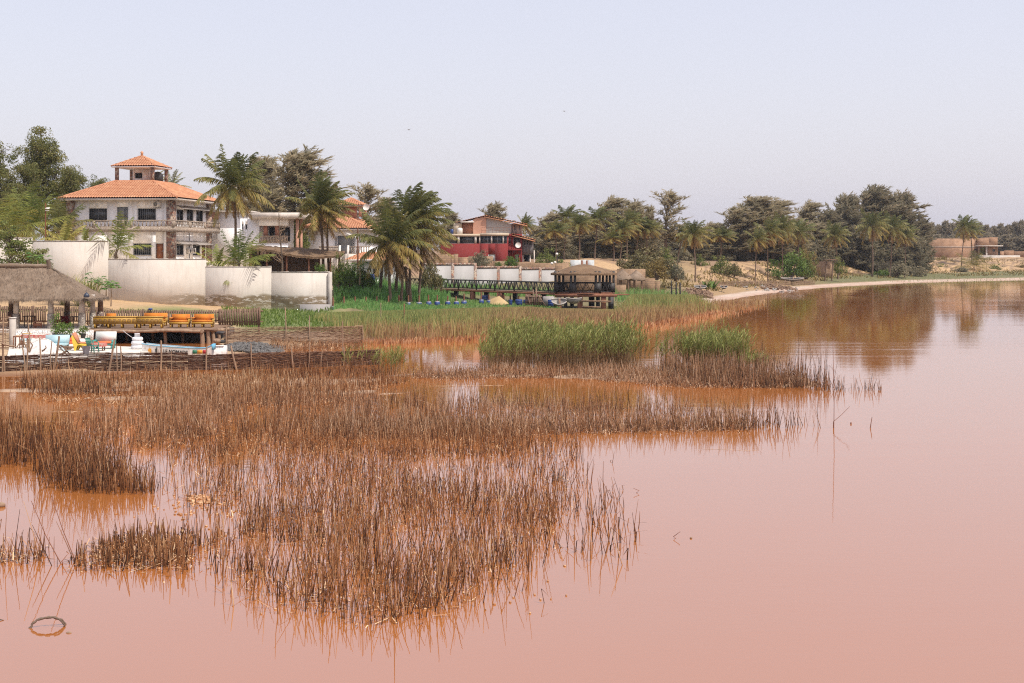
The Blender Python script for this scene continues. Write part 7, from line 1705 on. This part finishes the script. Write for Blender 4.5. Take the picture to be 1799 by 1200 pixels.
# ---- she-oaks
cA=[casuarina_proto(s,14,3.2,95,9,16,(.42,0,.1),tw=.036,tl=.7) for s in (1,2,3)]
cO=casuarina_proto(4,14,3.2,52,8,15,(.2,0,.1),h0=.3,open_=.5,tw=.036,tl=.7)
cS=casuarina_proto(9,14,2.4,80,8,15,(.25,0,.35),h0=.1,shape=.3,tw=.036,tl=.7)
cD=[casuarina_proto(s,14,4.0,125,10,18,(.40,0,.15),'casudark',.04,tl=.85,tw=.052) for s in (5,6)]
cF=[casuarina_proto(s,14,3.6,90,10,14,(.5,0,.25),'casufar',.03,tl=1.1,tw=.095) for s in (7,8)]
g='she-oaks along the shore'
for pr,px,pyt,Y,w,lab,rz in (
 (cA[0],505,262,196,150,'tallest feathery brown she-oak between the two tall coconut palms',0),
 (cA[1],447,272,202,110,'thin feathery tree showing behind the first tall coconut palm',.4),
 (cO,400,330,205,80,'sparse feathery tree low behind the villa corner and first palm',1),
 (cA[2],560,325,200,90,'feathery brown tree behind the second tall coconut palm',.3),
 (cO,640,322,203,95,'open feathery tree above the small roof tower',.2),
 (cA[1],668,345,212,70,'lower feathery tree right of the roof tower',.6),
 (cA[0],598,352,214,70,'feathery tree peeping just left of the roof tower',2),
 (cA[2],475,350,214,80,'dark feathery tree low behind the loggia roof',1.4),
 (cA[1],786,372,245,52,'wispy feathery tree behind the wind-blown palm, left of the red house',.2),
 (cA[0],858,356,252,62,'wind-swept feathery tree rising above the red house roof',.1),
 (cA[2],962,372,262,85,'broad brown feathery tree at the left end of the palm grove',.2),
 (cA[1],1013,377,270,70,'feathery tree between the second and third palms of the grove',.5),
 (cA[0],935,395,275,60,'low feathery tree just right of the red house roof',.3),
 (cA[2],1068,344,268,85,'tall brown feathery tree at the centre of the palm grove',0),
 (cA[0],1098,352,272,80,'feathery tree just right of the tallest grove tree',.7),
 (cS,1122,362,268,60,'spiky-topped feathery tree between the grove and the lone open tree',.1),
 (cS,1140,358,272,60,'spiky feathery tree second from the lone open-crowned tree',.5),
 (cO,1171,334,262,88,'lone open-crowned tree with a visible trunk, standing above the grove',.1),
 (cA[1],1205,402,290,70,'low feathery tree in the dip right of the lone open-crowned tree',.3),
 (cA[2],1243,390,296,70,'rounded feathery tree at the left foot of the big brown clump',.1),
 (cA[0],1283,362,294,90,'left shoulder tree of the big brown clump on the dune',.2),
 (cA[1],1318,343,297,110,'tallest tree of the big brown clump on the dune',.1),
 (cA[2],1357,348,300,95,'right shoulder tree of the big brown clump on the dune',.3),
 (cA[0],1390,382,305,60,'small feathery tree closing the right of the big brown clump',.4),
 (cA[2],1416,352,340,75,'pointed feathery tree between the brown clump and the dark clump',.2),
 (cD[0],1446,372,338,80,'low dark tree at the left edge of the dark clump',.3),
 (cD[1],1478,347,342,105,'dark tree left of the highest dark crown',.1),
 (cD[0],1524,331,346,125,'highest dark wind-swept crown above the far beach',0),
 (cD[1],1574,343,350,105,'dark crown with a gap of sky, right part of the dark clump',.2),
 (cD[0],1612,386,352,62,'small dark tree dropping to the unfinished house',.5),
 (cD[1],1500,400,336,90,'low dark tree filling the front of the dark clump',.9),
 (cD[0],1556,398,338,95,'low dark tree under the gapped dark crown',1.2),
 (cD[1],1594,415,342,70,'lowest dark tree at the right foot of the dark clump',1.5)):
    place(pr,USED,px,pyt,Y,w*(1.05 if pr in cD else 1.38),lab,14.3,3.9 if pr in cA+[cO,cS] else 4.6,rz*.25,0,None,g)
fill=((985,390,282,120),(1040,386,286,125),(1090,384,288,125),(1135,386,288,125),(1180,402,292,110),(1225,406,300,115),(1268,394,306,120),(1330,376,310,140),(1375,386,312,110),(1420,390,330,110),(1465,396,352,110),(1520,400,356,110),(1580,402,358,95))
fl=('behind the leftmost grove palms','behind the twin grove palms','behind the middle grove palms','behind the round olive bush','behind the lone open-crowned tree','in the dip before the brown clump','under the left of the brown clump','under the tallest of the brown clump','under the right of the brown clump','behind the bright green bush','at the back left of the dark clump','at the back centre of the dark clump','at the back right of the dark clump')
for i,((px,pyt,Y,w),t) in enumerate(zip(fill,fl)): place(cD[i%2] if i>9 else cA[i%3],USED,px,pyt,Y,w,'low shaded she-oak filling the row '+t,14.3,3.9,i*.7,0,None,'understorey she-oaks')
q=np.random.default_rng(14)
xs=(1632,1643,1655,1667,1678,1691,1703,1716,1728,1741,1753,1766,1778,1790,1802,1815)
wh=('first','second','third','fourth','fifth','sixth','seventh','eighth','ninth','tenth','eleventh','twelfth','thirteenth','fourteenth','fifteenth','sixteenth')
for i,px in enumerate(xs): place(cF[i%2],USED,px,(392,396,389,393,390,399,394,392,396,398,394,396,391,388,390,386)[i],540+q.uniform(-25,25),34+q.uniform(-4,8),f'hazy far tree, {wh[i]} from the dark clump, in the row behind the unfinished house',14.3,4.6,q.uniform(-.5,.5),0,None,'far tree row')
for i,px in enumerate((1640,1668,1700,1730,1760,1790)): place(cF[i%2],USED,px,411+q.uniform(-2,3),515,46,f'hazy low tree, {wh[i]} from the dark clump, in front of the far tree row',14.3,4.6,q.uniform(-.5,.5),0,None,'far tree row')

# ---- broad-leaved trees at the left
bA=[broad_proto(s,13,4.5,'broad',.25,95,17,17,.14,crad=.85) for s in (1,2)]
bB=broad_proto(3,13,4.0,'broad',.25,95,14,14,.18,crad=.8)
for pr,px,pyt,Y,w,lab,rz in (
 (bA[0],-18,248,178,140,'dense olive tree cut by the picture edge at the far left',0),
 (bA[1],82,236,182,150,'tallest broad-leaved tree with a ragged two-lobed top left of the villa',.6),
 (bB,40,268,176,120,'olive tree filling the gap between the two largest left trees',1.3),
 (bA[0],128,290,176,110,'broad-leaved tree sloping down to the villa roof',2.2),
 (bB,172,300,190,80,'small rounded tree between the tall trees and the villa roof',.4),
 (bA[1],20,330,172,120,'lower shaded tree behind the yellow-green young palms',2.9),
 (bB,225,312,200,70,'small tree showing through the roof pavilion',2.0)):
    place(pr,USED,px,pyt,Y,w*1.12,lab,12.6,5.2,rz,0,None,'broad-leaved trees left of the villa')
# ---- coconut palms near the houses, every one its own crown
def near_palm(px,pyc,Y,Rpx,label,seed,**k):
    zb=gz(px,Y); k.setdefault('H',WZ(pyc,Y)-zb); k.setdefault('L',Rpx*Y/F*1.25)
    pr=palm_proto(seed,**k); pr.location=(WX(px,Y)-k.get('lean',(0,0))[0],Y,zb); pr['label']=label; pr['group']='tall coconut palms'; return pr
near_palm(412,327,151.5,60,'tall coconut palm with a round crown right beside the villa roof',31,nf=34,wind=(.25,0,0),nst=42,wid=.10,dry=.10,dead=7,droop=1.15,leaf=1.0)
near_palm(566,364,152.5,52,'tall coconut palm in front of the roof tower, crown swept rightward',32,nf=34,wind=(.55,0,.05),nst=42,wid=.10,dry=.12,dead=7,droop=1.05,leaf=.95)
near_palm(577,385,153.5,40,'shorter palm hidden inside the swept crown, its trunk standing separately',33,nf=18,wind=(.4,0,0),nst=28,dry=.4,dead=6,droop=1.3)
near_palm(686,427,146.5,62,'coconut palm standing in front of the cottage with ochre drooping fronds',34,nf=34,wind=(.3,0,0),nst=42,wid=.10,dry=.14,dead=7,droop=1.15,leaf=1.0)
near_palm(722,392,150,64,'largest wind-blown palm with fronds streaming to the right',35,nf=40,wind=(.85,0,.1),nst=44,wid=.10,dry=.10,dead=8,droop=1.3,leaf=1.05)
near_palm(738,428,152,48,'palm behind the wind-blown one with drooping dark fronds over the fence',36,nf=30,wind=(.6,0,0),nst=32,dry=.35,dead=8,droop=1.3,leaf=.9)
near_palm(705,455,149,42,'low palm with dead brown fronds between the two largest palms',37,nf=16,wind=(.5,0,0),nst=30,dry=.75,dead=9,droop=1.5)
for i,(px,t,b,l) in enumerate(((668,462,500,'bare palm trunk nearest the blue barrel'),(716,468,502,'bare palm trunk second in the row under the drooping fronds'),(695,470,502,'pale bare palm trunk in the middle of the trunk row'))):
    Y=151; zb=gz(px,Y); r=thing('palm_tree',l,'palm tree',(WX(px,Y),Y,zb)); m=MB(); h=WZ(t,Y)-zb; k=np.linspace(0,1,8); m.tube(np.stack([.25*k**2*(-1)**i,0*k,-.4+(h+.4)*k],1),.2*(1-.3*k),8); m.build('trunk',MAT['palmbark'],r,True)
    f=MB(); qq=np.random.default_rng(i)
    for a in range(6): frond(f,qq,np.array([.25*(-1)**i,0,h]),np.array([math.cos(a),math.sin(a),-.6]),1.8,(.4,0,0),1.6,.95,.5,18)
    f.build('dead_fronds',MAT['palm'],r)
# young palms over the wall
def young(px,pyb,Y,Rpx,label,seed,nf=14,mat='palm_young',dry=.15,H=.5,droop=.8,wind=(.2,0,0),zb=None,name='young_palm'):
    L=Rpx*Y/F*1.15; pr=palm_proto(seed,H=H,L=L,nf=nf,wind=wind,droop=droop,mat=mat,dry=dry,dead=1,nuts=False,leaf=L*.24,nst=30,r0=.16,wid=.07); zb=gz(px,Y)-.1 if zb is None else zb
    pr.name=name; pr.location=(WX(px,Y),Y,zb if pyb is None else WZ(pyb,Y)-H); pr['label']=label; pr['category']='palm tree'; pr['group']='young palms behind the garden wall'; return pr
young(205,438,145.5,58,'young green palm leaning over the wall step below the villa balcony',41,15,dry=.2,droop=.7,wind=(.25,0,.1))
young(418,462,146,64,'clump of young dark-green palm fronds over the wall below the loggia',42,18,dry=.08,droop=.6)
young(384,470,146.5,40,'small yellowing palm at the foot of the annexe wall',43,11,dry=.4,droop=1.0)
young(20,408,150,72,'yellow-green young palm at the far left above the wall',44,16,dry=.35)
young(58,400,152,68,'bright young palm with upright fronds left of the solar lamp',45,16,dry=.2,droop=.6)
young(105,405,154,60,'dark young palm between solar lamp and villa pillar',46,18,mat='palm',dry=.1)
young(112,428,148,46,'ochre low palm whose fronds hang over the wall top by the villa',47,14,dry=.6,droop=1.1)
young(148,436,149,36,'small palm under the villa balcony end',48,12,dry=.4)
young(262,322,176,30,'palm top showing between the roof pavilion posts',49,14,mat='palm',dry=.2,H=8)
young(303,327,178,30,'palm fronds just right of the roof pavilion',50,12,mat='palm',dry=.2,H=8)
# ---- grove palms
pP=[palm_proto(s,H=9,L=3.5,nf=26,wind=(w,0,0),droop=d,dry=y,nst=26,leaf=1.05,wid=.10,dead=8,lean=(l,0),r0=.13) for s,w,d,y,l in ((61,.4,1.45,.04,.3),(62,.55,1.6,.14,-.3),(63,.3,1.85,.16,.1),(64,.65,1.4,.08,.6))]
G='grove palms along the dune'
for k,px,pyc,Y,w,lab in (
 (1,977,405,238,68,'yellowish grove palm nearest the red house'),(0,992,382,250,56,'taller green palm standing behind the yellowish first grove palm'),(2,1017,394,246,62,'grove palm with drooping ochre skirt above the painted wall'),
 (0,1046,384,250,56,'tall slim palm with a long bare trunk in the grove'),(2,1088,402,244,66,'lighter of the twin palms standing on the sand ledge'),(1,1079,418,242,58,'lower of the twin palms on the sand ledge, fronds ochre'),
 (3,1100,388,252,52,'dark palm top behind the twin palms'),(0,1118,398,256,50,'grove palm between the twins and the round olive bush'),(2,1134,402,256,58,'grey-green palm above the round olive bush'),
 (1,926,396,240,40,'palm rising just behind the red house lean-to'),
 (0,1191,408,262,54,'palm left of the dune with its crown against the low dip'),(2,1221,412,226,60,'tall thin-trunked palm at the left edge of the dune sand'),(1,1265,414,280,60,'palm with wide ochre fronds before the brown clump'),
 (3,1348,408,256,52,'leaning palm on the dune, trunk curving up from the stick fence'),(2,1374,404,268,56,'grey palm above the bright green bush'),(0,1402,408,290,54,'dark palm right behind the bright green bush'),(3,1326,420,252,44,'slender crooked palm just left of the leaning dune palm'),
 (2,1472,414,296,58,'grey-green palm over the small lean-to posts'),(2,1532,398,318,56,'tall palm with a hanging grey skirt in front of the dark clump'),(2,1562,402,322,58,'second skirted palm in front of the dark clump'),(1,1590,414,326,54,'third skirted palm, nearest the pale dune'),
 (0,1690,398,378,50,'tall dark palm with a bare trunk in front of the unfinished house'),(1,1708,406,386,48,'brownish palm hanging over the unfinished house porch')):
    pr=pP[k]; zb=gz(px,Y); h=WZ(pyc,Y)-zb; s=w*Y/F/5.9; loc=(WX(px,Y),Y,zb)
    if pr.name not in USED: USED.add(pr.name); pr.location=loc; pr.scale=(s,s,h/9); pr['label']=lab; pr['group']=G
    else: d_=dup(pr,loc,random.uniform(-.4,.4),lab,(s*random.uniform(.88,1.12),s*random.uniform(.88,1.12),h/9),G); d_.rotation_euler[0]=random.uniform(-.07,.07); d_.rotation_euler[1]=random.uniform(-.05,.09)
young(1712,470,372,34,'squat young palm on the sand below the unfinished house',51,16,mat='palm',dry=.25,H=1.2,droop=1.0)
# slim bare trunk pair under a little roof at the beach
for i,px in enumerate((1449,1461)):
    post(('left','right')[i]+' thin leaning trunk under the small plank roof by the far beach',px,459,490,284,.14,'palmbark','leaning_tree','tree',(1452,1464)[i])
r=thing('plank_roof','small plank roof resting on two leaning trunks by the far beach','roof',W(1458,457,284)); m=MB(); m.beam((-1.3,0,0),(1.2,0,.15),1.2,.12); m.build('plank',MAT['slat'],r); m=MB(); m.beam((-1.3,.02,-.09),(1.2,.02,.06),.1,.04); m.build('batten',MAT['wood'],r)
# ---- bushes
bu={'g':bush_proto(1,1.5,1.6,'bushgreen'),'b':bush_proto(2,1.5,1.6,'bushbright'),'o':bush_proto(3,1.5,1.6,'busholive',.17,80,55),'y':bush_proto(4,1.5,1.6,'bushyellow'),'w':bush_proto(5,1.5,1.6,'greygreen'),'d':bush_proto(6,1.5,1.6,'casudark',.2)}
for k,px,pyt,pyb,w,Y,lab in (
 ('w',843,440,468,46,196,'pale blossoming bush before the red house, left of the doorway'),('b',898,444,468,34,197,'bright green bush at the foot of the red stair tower'),('b',876,457,468,16,197,'small bright bush between pale bush and stair tower'),
 ('g',960,438,466,46,206,'dark glossy bush beside the black lamp post'),('b',985,448,478,34,205,'yellow-green bush right of the lamp post globes'),
 ('o',1125,438,478,80,214,'large grey-olive bush at the left of the round bush mass'),('o',1150,440,486,82,208,'big rounded olive bush above the ruined block hut'),('y',1152,450,488,56,203,'ochre bush in front of the big rounded olive bush'),('w',1186,456,490,42,205,'grey spiky bush at the right of the round bush mass'),('g',1170,438,480,50,212,'green bush top at the back of the round bush mass'),
 ('g',1229,448,468,26,258,'dark green bush beside the thin-trunked palm'),('g',1268,452,482,54,250,'green scrub bush on the dune slope'),('o',1290,462,484,30,248,'dull bush at the right of the dune scrub'),
 ('b',1390,430,486,78,270,'large bright green bush on the beach, lit from above'),('g',1415,446,486,50,272,'darker right half of the bright green bush group'),('b',1365,468,486,26,262,'small bright bush at the foot of the bright green bush'),('y',1418,428,484,40,276,'olive bush behind the bright green bush group'),
 ('g',1474,453,480,28,288,'ragged green plant near the leaning trunks'),('b',1549,471,484,30,318,'round bright green shrub at the waterside under the dark clump'),('d',1575,456,484,60,324,'dark shrub mass right of the round bright shrub'),('d',1545,458,476,44,330,'dark shrub behind the round bright shrub'),('d',1604,466,486,50,335,'dark shrub meeting the pale dune'),
 ('y',1628,446,462,34,392,'ochre scrub on the crest of the pale dune, nearest the dark clump'),('y',1652,448,466,40,396,'ochre scrub at the foot of the long block wall'),('y',1676,456,472,44,386,'ochre scrub left of the dark bare-trunked palm'),('g',1650,464,476,40,372,'green creeping scrub on the pale dune'),('d',1687,468,480,36,366,'dark shrub round the base of the bare-trunked palm'),('g',1747,464,476,34,380,'low green scrub on the sand below the retaining wall'),('y',1795,462,476,30,390,'low dull scrub at the sand bank by the picture edge'),
 ('g',600,448,500,40,150,'leafy dark-green bush at the end of the white wall'),('b',616,456,500,44,149.2,'bright broad-leaved bush beside the rusty pole'),('g',638,462,502,34,150,'leafy bush in front of the cottage wall'),('b',564,458,482,26,145,'bright green shrub peeping over the white wall under the shade shelter'),('g',583,470,498,20,147,'small shrub against the white wall end'),
 ('o',757,455,505,44,163,'grey-green bushy tree between palms and panelled wall'),('b',772,478,502,26,165,'bright fern-like bush at the foot of the panelled wall'),('g',540,438,470,26,156,'green leaves inside the shade shelter'),('g',525,384,436,40,170,'green tree growing through the loggia slab'),('o',515,396,432,30,172,'dull bush on the loggia terrace'),
 ('b',592,470,500,30,148.6,'bright broad-leaved shrub just outside the white wall end, lower'),('b',650,474,502,26,149,'bright shrub left of the blue barrel by the cottage'),
 ('y',20,480,500,30,118,'low dry plant behind the pavilion roof')):
    pr=bu[k]; zb=WZ(pyb,Y); h=WZ(pyt,Y)-zb; sx=w*Y/F/3.3; loc=(WX(px,Y),Y,zb); sc=(sx,sx,h/1.85); lab2=lab
    if pr.name not in USED: USED.add(pr.name); pr.location=loc; pr.scale=sc; pr['label']=lab2
    else: dup(pr,loc,random.uniform(0,6),lab2,sc)
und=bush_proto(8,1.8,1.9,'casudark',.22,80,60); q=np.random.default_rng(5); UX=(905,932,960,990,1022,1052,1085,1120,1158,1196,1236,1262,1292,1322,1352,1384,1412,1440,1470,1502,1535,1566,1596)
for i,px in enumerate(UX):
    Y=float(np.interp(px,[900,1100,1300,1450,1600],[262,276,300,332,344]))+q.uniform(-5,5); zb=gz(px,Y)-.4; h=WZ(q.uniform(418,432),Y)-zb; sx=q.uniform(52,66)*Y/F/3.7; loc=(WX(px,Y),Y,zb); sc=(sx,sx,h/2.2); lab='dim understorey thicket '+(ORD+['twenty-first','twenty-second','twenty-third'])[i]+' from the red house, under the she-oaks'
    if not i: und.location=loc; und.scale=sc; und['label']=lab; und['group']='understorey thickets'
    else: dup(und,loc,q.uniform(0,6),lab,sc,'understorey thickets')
# feathery acacia in front of the wall
ac=broad_proto(21,4.2,2.2,'bushgreen',.14,60,10,9,.18,.5,.9,.34,'acacia_tree'); ac.location=(WX(30,139),139,1.75); s=1.0; ac.scale=(1.75,1.4,1.5); ac['label']='feathery green acacia with a short trunk in front of the white wall, far left'; ac['category']='tree'
ac2=broad_proto(22,3.4,1.6,'bushgreen',.14,40,7,6,.35,.5,.9,.3,'acacia_tree'); ac2.location=(WX(68,140),140,1.75); ac2.scale=(1.5,1.2,1.35); ac2['label']='thin spreading acacia limb tree right of the fuller acacia'; ac2['category']='tree'
papaya(W(66,478,112),WZ(457,112)-WZ(478,112),'papaya plant rising behind the pavilion roof by the ridge stump',1,1.0)
papaya(W(170,520,118),WZ(497,118)-WZ(520,118),'largest papaya plant beside the tall grass at the pavilion roof corner',2,1.3)
papaya(W(186,521,119),WZ(503,119)-WZ(521,119),'papaya plant between the largest and the slim one',3,1.0)
papaya(W(195,534,117),WZ(506,117)-WZ(534,117),'slim lone papaya on the sand in front of the white wall',4,.75)
papaya(W(632,497,148),WZ(470,148)-WZ(497,148),'broad-leaved papaya in front of the cottage window',5,1.0)
for px,pyt,Y,w,seed,lab in ((113,466,122,.9,1,'tall pale grass clump left, above the pavilion roof slope'),(142,468,121,1.1,2,'fullest tall grass clump above the pavilion roof slope'),(160,478,120,.7,3,'smallest tall grass clump near the papayas')):
    zb=gz(px,Y); r=thing('grass_clump',lab,'grass clump',(WX(px,Y),Y,zb)); c=blade_plant(seed,90,(WZ(pyt,Y)-zb)*1.05,w,.035); c.build('blade_tuft',MAT['palm_young'],r)
for px,py,Y,seed,lab in ((1241,505,212,5,'small banana-like plant by the stick fence'),(1252,504,214,6,'second broad-leaved plant by the stick fence')):
    r=thing('broadleaf_plant',lab,'plant',(WX(px,Y),Y,gz(px,Y))); c=blade_plant(seed,14,1.9,.8,.16,arch=.9); c.build('leaf_tuft',MAT['bushbright'],r)
# bare tree in front of the annexe
def bare():
    Y=148.5; zb=2.2; r=thing('bare_tree','leafless thin tree standing in front of the loggia','tree',(WX(494,Y),Y,zb)); q=np.random.default_rng(12); H=WZ(374,Y)-zb; m=MB(); k=np.linspace(0,1,10); path=np.stack([.15*np.sin(k*5)-.1*k,0*k,H*k],1); m.tube(path,.13*(1-.85*k)+.012,6); m.build('trunk',MAT['bark'],r); b=MB()
    for i in range(26):
        t=q.uniform(.28,.98); p=np.array([np.interp(t,k,path[:,c]) for c in range(3)]); a=q.uniform(0,2*PI); l=(1.15-t)*2.6*q.uniform(.5,1); d=np.array([math.cos(a),math.sin(a)*.6,q.uniform(.2,1.0)]); d/=np.linalg.norm(d); e=p+d*l; mid=p+d*l*.5+q.normal(0,.1,3); b.tube([p,mid,e],[.035,.022,.01],4,cap=False)
        for j in range(3): f=q.uniform(.3,.95); s=p+(e-p)*f; b.tube([s,s+q.normal(0,.35,3)+np.array([0,0,.2])],[.014,.006],3,cap=False)
    b.build('branch',MAT['driftwood'],r)
bare()
# ================================================================ dusty air over the whole scene
mb = MB(); mb.box(-1450,2450,-38,1450,-2.0,60)
hm = bpy.data.materials.new('dusty_air'); hm.use_nodes = True; nt = hm.node_tree
nt.nodes.remove(nt.nodes['Principled BSDF'])
vp = nt.nodes.new('ShaderNodeVolumePrincipled'); vp.inputs['Color'].default_value = (.84,.90,1.0,1); vp.inputs['Density'].default_value = .00013; vp.inputs['Anisotropy'].default_value = .3
nt.links.new(vp.outputs[0], nt.nodes['Material Output'].inputs['Volume'])
hz = mb.build('haze', hm); hz['kind'] = 'stuff'; hz['label'] = 'thin dusty haze over the lake and shore'
# ================================================================ sky, sun, camera
SUN_EL, SUN_AZ = math.radians(60), math.radians(54)     # azimuth measured from straight behind the camera towards its right
sd = Vector((math.sin(SUN_AZ)*math.cos(SUN_EL), -math.cos(SUN_AZ)*math.cos(SUN_EL), math.sin(SUN_EL)))
w = bpy.data.worlds.new('World'); SC.world = w; w.use_nodes = True
nt = w.node_tree; bg = nt.nodes['Background']
sky = nt.nodes.new('ShaderNodeTexSky'); sky.sky_type = 'NISHITA'; sky.sun_disc = False
sky.sun_elevation = SUN_EL; sky.sun_rotation = math.atan2(sd.x, sd.y)
sky.air_density = 1.0; sky.dust_density = 2.8; sky.ozone_density = 1.0; sky.altitude = 0
# dust-laden air: most of the blue is washed to a pale lavender white
col = mixc(nt, 1.0, mixc(nt, 1.0, sky.outputs[0], (1.0,.82,.66), 'MULTIPLY'), (5.1,5.1,6.2), 'ADD')
nt.links.new(col, bg.inputs['Color']); bg.inputs['Strength'].default_value = .10
sl = bpy.data.lights.new('sun', 'SUN'); sl.energy = 4.3; sl.angle = math.radians(.6); sl.color = (1.0,.95,.87)
so = bpy.data.objects.new('sun', sl); C.objects.link(so); so.rotation_euler = (-sd).to_track_quat('-Z','Y').to_euler(); so.location = (30,-30,80)
cam = bpy.data.cameras.new('camera'); cam.lens = 50; cam.sensor_width = 36; cam.shift_y = -(600-447)/1799
cam.clip_start = .5; cam.clip_end = 6000
co = bpy.data.objects.new('camera', cam); C.objects.link(co); co.location = (0,0,CH); co.rotation_euler = (PI/2,0,0); SC.camera = co
SC.view_settings.view_transform = 'Standard'; SC.view_settings.look = 'None'; SC.view_settings.exposure = 0; SC.view_settings.gamma = 1
cy = SC.cycles; cy.max_bounces = 8; cy.diffuse_bounces = 6; cy.glossy_bounces = 3; cy.transmission_bounces = 3; cy.use_denoising = False; cy.filter_width = 1.15
cy.caustics_reflective = False; cy.caustics_refractive = False
